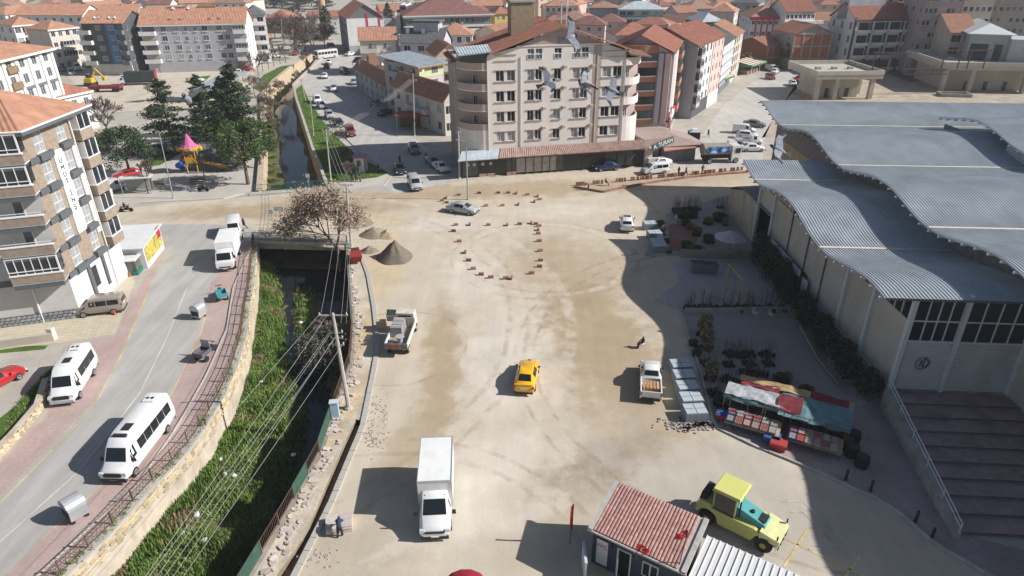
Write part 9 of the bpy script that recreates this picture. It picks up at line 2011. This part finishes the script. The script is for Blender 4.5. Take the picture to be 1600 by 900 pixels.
gf = thing('goal_frame','yellow pipe frame standing in the shaded lane','frame',at(1133,452)); A_,B3 = Vector((0,0,0)),Vector(at(1153,478)) - Vector(at(1133,452)); YP = M('yellow_pipe_mat',(.50,.36,.05)); up3 = Vector((0,0,3.0))
MB().tube(A_,A_ + up3,.06).build('post',YP,gf); MB().tube(B3,B3 + up3,.06).build('post',YP,gf); MB().tube(A_ + up3,B3 + up3,.07).build('crossbar',YP,gf); MB().lathe([(.35,0),(.3,.12)],8).build('foot',MAT_CONC,gf)
for i,(x,y) in enumerate(((1089,424),(1108,426))):
 t = thing('steel_bin','grey open steel bin at the lane wall, ' + ('left','right')[i] + ' one','container',at(x,y),0,'steel bins'); MB().hexa([(-.7,-.5,.1),(.7,-.5,.1),(.7,.5,.1),(-.7,.5,.1),(-.85,-.6,1.2),(.85,-.6,1.2),(.85,.6,1.2),(-.85,.6,1.2)]).build('body',M('dull_bin_mat',(.16,.18,.19)),t); MB().box((0,0,1.19),(1.5,1.0,.04)).build('dark_opening',BLACKP,t)
CRM,CRL = M('crate_steel_mat',(.20,.24,.27),rough=.6,var=.12),M('crate_lid_mat',(.42,.46,.49),rough=.6,var=.12)
def bigcrate(loc,rz,label,grp):
 t = thing('metal_crate',label,'crate',loc,rz,grp); MB().box((0,0,.42),(1.75,1.35,.84)).build('body',CRM,t); lm_ = MB().box((0,0,.87),(.8,.6,.05)).mesh('lid_panel',CRL)
 for x in (-.43,.43):
  for y in (-.33,.33): inst('lid_panel',lm_,t,(x,y,0))
c0,c1 = at(1062,580),at(1084,652)
for i in range(5): p = c0.lerp(c1,i / 4); bigcrate(p,R(4),nth(i) + ' of five blue-grey lidded crates in line beside the pickup, from the back','lidded crates beside the pickup')
for i,(x,y) in enumerate(((1015,357),(1022,372),(1026,385),(1030,392))): bigcrate(at(x,y),R(6),('lone lidded crate right of the white crossover','rear crate of the short row below the lone one','middle crate of the short row by the nursery corner','front crate of the short row by the nursery corner')[i],'lidded crates near the crossover')
t = thing('pallet','pale slatted pallet lying below the short crate row','pallet',at(1017,398),R(-10))
for i in range(5): MB().box((0,-.5 + i * .25,.13),(1.3,.14,.04)).build('slat',M('pallet_mat',(.36,.33,.31)),t)
for x in (-.55,0,.55): MB().box((x,0,.06),(.1,1.15,.1)).build('bearer',MATS['pallet_mat'],t)
# stalls with sheets
s0,s1 = Vector(at(1122,655)),Vector(at(1320,712)); u = (s1 - s0); an = math.atan2(u.y,u.x); SW = u.length
sl_ = thing('market_stall','long market stall under turquoise, red and ochre sheets','stall',s0,an); TQ = M('turquoise_sheet_mat',(.12,.23,.25),var=.3,scale=1.5); RDS = M('red_sheet_mat',(.20,.03,.04),var=.35,scale=2); OCS = M('ochre_sheet_mat',(.42,.29,.15),var=.15); WHS = M('white_foil_mat',(.42,.43,.44),var=.2,scale=2)
def slab(x0,x1,y0,y1,z0,z1,m_,nm): 
 b = MB(); n = max(4,int((x1 - x0) / .3)); m = 6; f = lambda i,j: Vector((x0 + (x1 - x0) * i / n + .05 * mnoise.noise(Vector((i,j,x0))),y0 + (y1 - y0) * j / m + .12 * mnoise.noise(Vector((i * .5,j,y0 + 9))),z0 + (z1 - z0) * j / m + .13 * mnoise.noise(Vector((i * .45,j * .6,x0 + z0)))))
 vs = [f(i,j) for i in range(n + 1) for j in range(m + 1)]; up_ = Vector((0,0,.03)); k = len(vs); q = [(i * (m + 1) + j,i * (m + 1) + j + 1,(i + 1) * (m + 1) + j + 1,(i + 1) * (m + 1) + j) for i in range(n) for j in range(m)]
 b.add(vs,q).add([v + up_ for v in vs],q); b.build(nm,m_,sl_)
slab(0,SW * .45,1.2,2.6,1.75,2.0,WHS,'white_sheet'); slab(0,SW * .45,.95,1.2,1.45,1.72,TQ,'sheet_edge'); slab(SW * .45,SW,.5,3.0,1.6,2.05,TQ,'turquoise_sheet'); slab(SW * .43,SW * .62,1.0,2.7,1.75,2.12,RDS,'red_sheet'); slab(SW * .1,SW * .42,2.62,3.3,2.02,2.15,RDS,'red_sheet'); slab(SW * .08,SW * .66,3.05,3.8,2.1,2.2,OCS,'ochre_sheet'); slab(SW * .66,SW * .96,3.05,3.9,2.05,2.15,RDS,'red_sheet'); slab(SW * .96,SW * 1.0,3.05,3.9,2.0,2.1,OCS,'ochre_sheet')
for x in (.1,SW * .33,SW * .66,SW - .1):
 for y in (.7,3.4): MB().tube((x,y,0),(x,y,1.75 if y < 1 else 2.05),.05).build('post',MAT_RUSTRAIL,sl_)
MB().box2((.2,1.4,0),(SW - .2,3.2,.8)).build('counter',M('counter_dark_mat',(.05,.045,.04),var=.5,scale=4),sl_)
BXM = [M('box_blue_mat',(.035,.10,.27)),M('box_red_mat',(.38,.05,.05)),M('box_wood_mat',(.34,.26,.22),var=.25,ovar=.2,scale=4)]; PR = [M('produce_a_mat',(.30,.24,.22),var=.4,scale=7),M('produce_b_mat',(.30,.08,.07),var=.4,scale=7),M('produce_c_mat',(.33,.31,.29),var=.4,scale=7)]
tb = thing('display_table','slanted display tables full of wooden boxes in front of the sheeted stall','table',s0,an)
for (x0,x1) in ((.6,SW * .5),(SW * .56,SW * .97)):
 y0 = -.9; b = MB(); b.hexa([(x0,y0,.55),(x1,y0,.55),(x1,y0 + 1.5,.85),(x0,y0 + 1.5,.85),(x0,y0,.62),(x1,y0,.62),(x1,y0 + 1.5,.92),(x0,y0 + 1.5,.92)]); b.build('tabletop',BXM[2],tb)
 for x in (x0 + .1,(x0 + x1) / 2,x1 - .1):
  for y in (y0 + .1,y0 + 1.4): MB().box((x,y,.3),(.07,.07,.6)).build('leg',MAT_RUSTRAIL,tb)
 for x in (x0,x0 + (x1 - x0) / 3,x0 + (x1 - x0) * .66,x1): MB().tube((x,y0 + 1.5,.3),(x,y0 + 1.5,1.9),.035).build('rail_post',MAT_RUSTRAIL,tb)
 MB().tube((x0,y0 + 1.5,1.85),(x1,y0 + 1.5,1.85),.03).build('rail',MAT_RUSTRAIL,tb)
bx_ = MB(); bx_.box((0,0,.02),(.5,.6,.04))
for c,s in (((-.24,0,.1),(.03,.6,.2)),((.24,0,.1),(.03,.6,.2)),((0,-.29,.1),(.5,.03,.2)),((0,.29,.1),(.5,.03,.2))): bx_.box(c,s)
bxm = bx_.mesh('box_body',BXM[2]); prm = MB().box((0,0,.13),(.44,.54,.1)).mesh('produce',PR[0]); ca_,sa_ = math.cos(an),math.sin(an); k = 0
for row_ in range(2):
 for c in range(14):
  x = .95 + c * .62 if c < 6 else SW * .56 + .35 + (c - 6) * .56
  if x > SW * .97 - .2 or (c < 6 and x > SW * .5 - .2): continue
  y = -.55 + row_ * .7; z = .66 + .2 * (y + .9); t = thing('produce_box',nth(c) + ' wooden box from the left in the ' + ('front','back')[row_] + ' row of the display tables','box',(s0.x + x * ca_ - y * sa_,s0.y + x * sa_ + y * ca_,z),an,'boxes on the display tables'); t.rotation_euler = (R(11),0,an); inst('box_body',bxm,t,mats={0: BXM[(0 if c % 6 == 0 else 1 if c % 5 == 2 else 2)]}); inst('produce',prm,t,mats={0: PR[(c + row_) % 3]})
for i,(x,y) in enumerate(((1130,655),(1205,690),(1215,700))): t = thing('plastic_bin',('red and blue plastic bin at the left end of the stall','blue plastic bin between the display tables','red plastic bin between the display tables')[i],'bin',at(x,y),an); MB().hexa([(-.5,-.4,0),(.5,-.4,0),(.5,.4,0),(-.5,.4,0),(-.6,-.5,.6),(.6,-.5,.6),(.6,.5,.6),(-.6,.5,.6)]).build('bin_body',BXM[0 if i == 1 else 1],t); MB().box((0,0,.6),(1.1,.9,.06)).build('cover',BXM[1 if i == 2 else 0],t)
for i,(x,y) in enumerate(((1322,700),(1332,690),(1345,728),(1330,712))): t = thing('black_drum','black drum at the right end of the sheeted stall, ' + ('nearest','rear','front right','middle')[i] + ' one','drum',at(x,y),0,'black drums'); MB().lathe([(.45,0),(.5,.4),(.45,.9)],12).build('drum_body',POTM,t); MB().lathe([(.4,.9),(.36,.93)],12).build('lid',BLACKP,t)
for i,(x,y) in enumerate(((1321,750),(1360,767),(1430,815),(1455,842))): t = thing('bollard','black bollard on the purple pavement, ' + nth(i) + ' from the stall','bollard',at(x,y),0,'black bollards'); MB().lathe([(.13,0),(.1,.1),(.08,.75),(.11,.8),(.05,.95)],8).build('post',BLACKP,t); MB().lathe([(.12,.6),(.12,.66)],8).build('collar',TAIL,t)
t = thing('log','long bare tree trunk lying beside the hall hedge','log'); MB().tube(at(1245,500,.3),at(1278,560,.3),.14,.12).tube(at(1278,560,.3),at(1312,603,.3),.12,.08).build('stem',M('log_mat',(.30,.26,.2)),t)
for i,(x,y) in enumerate(((1204,496),(1179,494))):
 t = thing('plastic_chair','white plastic chair in the sandy nursery, ' + ('right','left')[i] + ' one','chair',at(x,y),R(40),'plastic chairs'); MB().box((0,0,.42),(.45,.45,.04)).build('seat',MAT_WHITEPVC,t); MB().box((0,.22,.68),(.45,.04,.5)).build('backrest',MAT_WHITEPVC,t)
 for x_ in (-.19,.19):
  for y_ in (-.19,.19): inst('leg',lgm,t,(x_,y_,0))
# rubble by the crates and stones strewn on the square
gr_ = random.Random(4); mb = MB()
for k in range(260): p = at(gr_.gauss(1085,22),gr_.gauss(664,5)); mb.box((p.x,p.y,.04),(gr_.uniform(.08,.3),gr_.uniform(.08,.25),.1),rz=gr_.uniform(0,3))
for k in range(220): q = gr_.choice(((590,640,12,16),(582,685,8,10),(490,870,22,12),(590,380,18,22))); p = at(gr_.gauss(q[0],q[2]),gr_.gauss(q[1],q[3])); mb.box((p.x,p.y,.02),(gr_.uniform(.04,.16),gr_.uniform(.04,.13),.06),rz=gr_.uniform(0,3))
stuff(mb.build('rubble',MAT_SLAB))
# ------------------------------------------------------------------ thin spring haze
hz = MB().box2((-2600,-260,-8),(2600,2600,46)).build('haze',bpy.data.materials.new('haze_mat')); stuff(hz); hm_ = hz.data.materials[0]; hm_.use_nodes = True; hn = hm_.node_tree; hn.nodes.clear()
pv_ = hn.nodes.new('ShaderNodeVolumePrincipled'); pv_.inputs['Color'].default_value = (.86,.89,.93,1); pv_.inputs['Density'].default_value = .00025; ho = hn.nodes.new('ShaderNodeOutputMaterial'); hn.links.new(pv_.outputs[0],ho.inputs['Volume'])
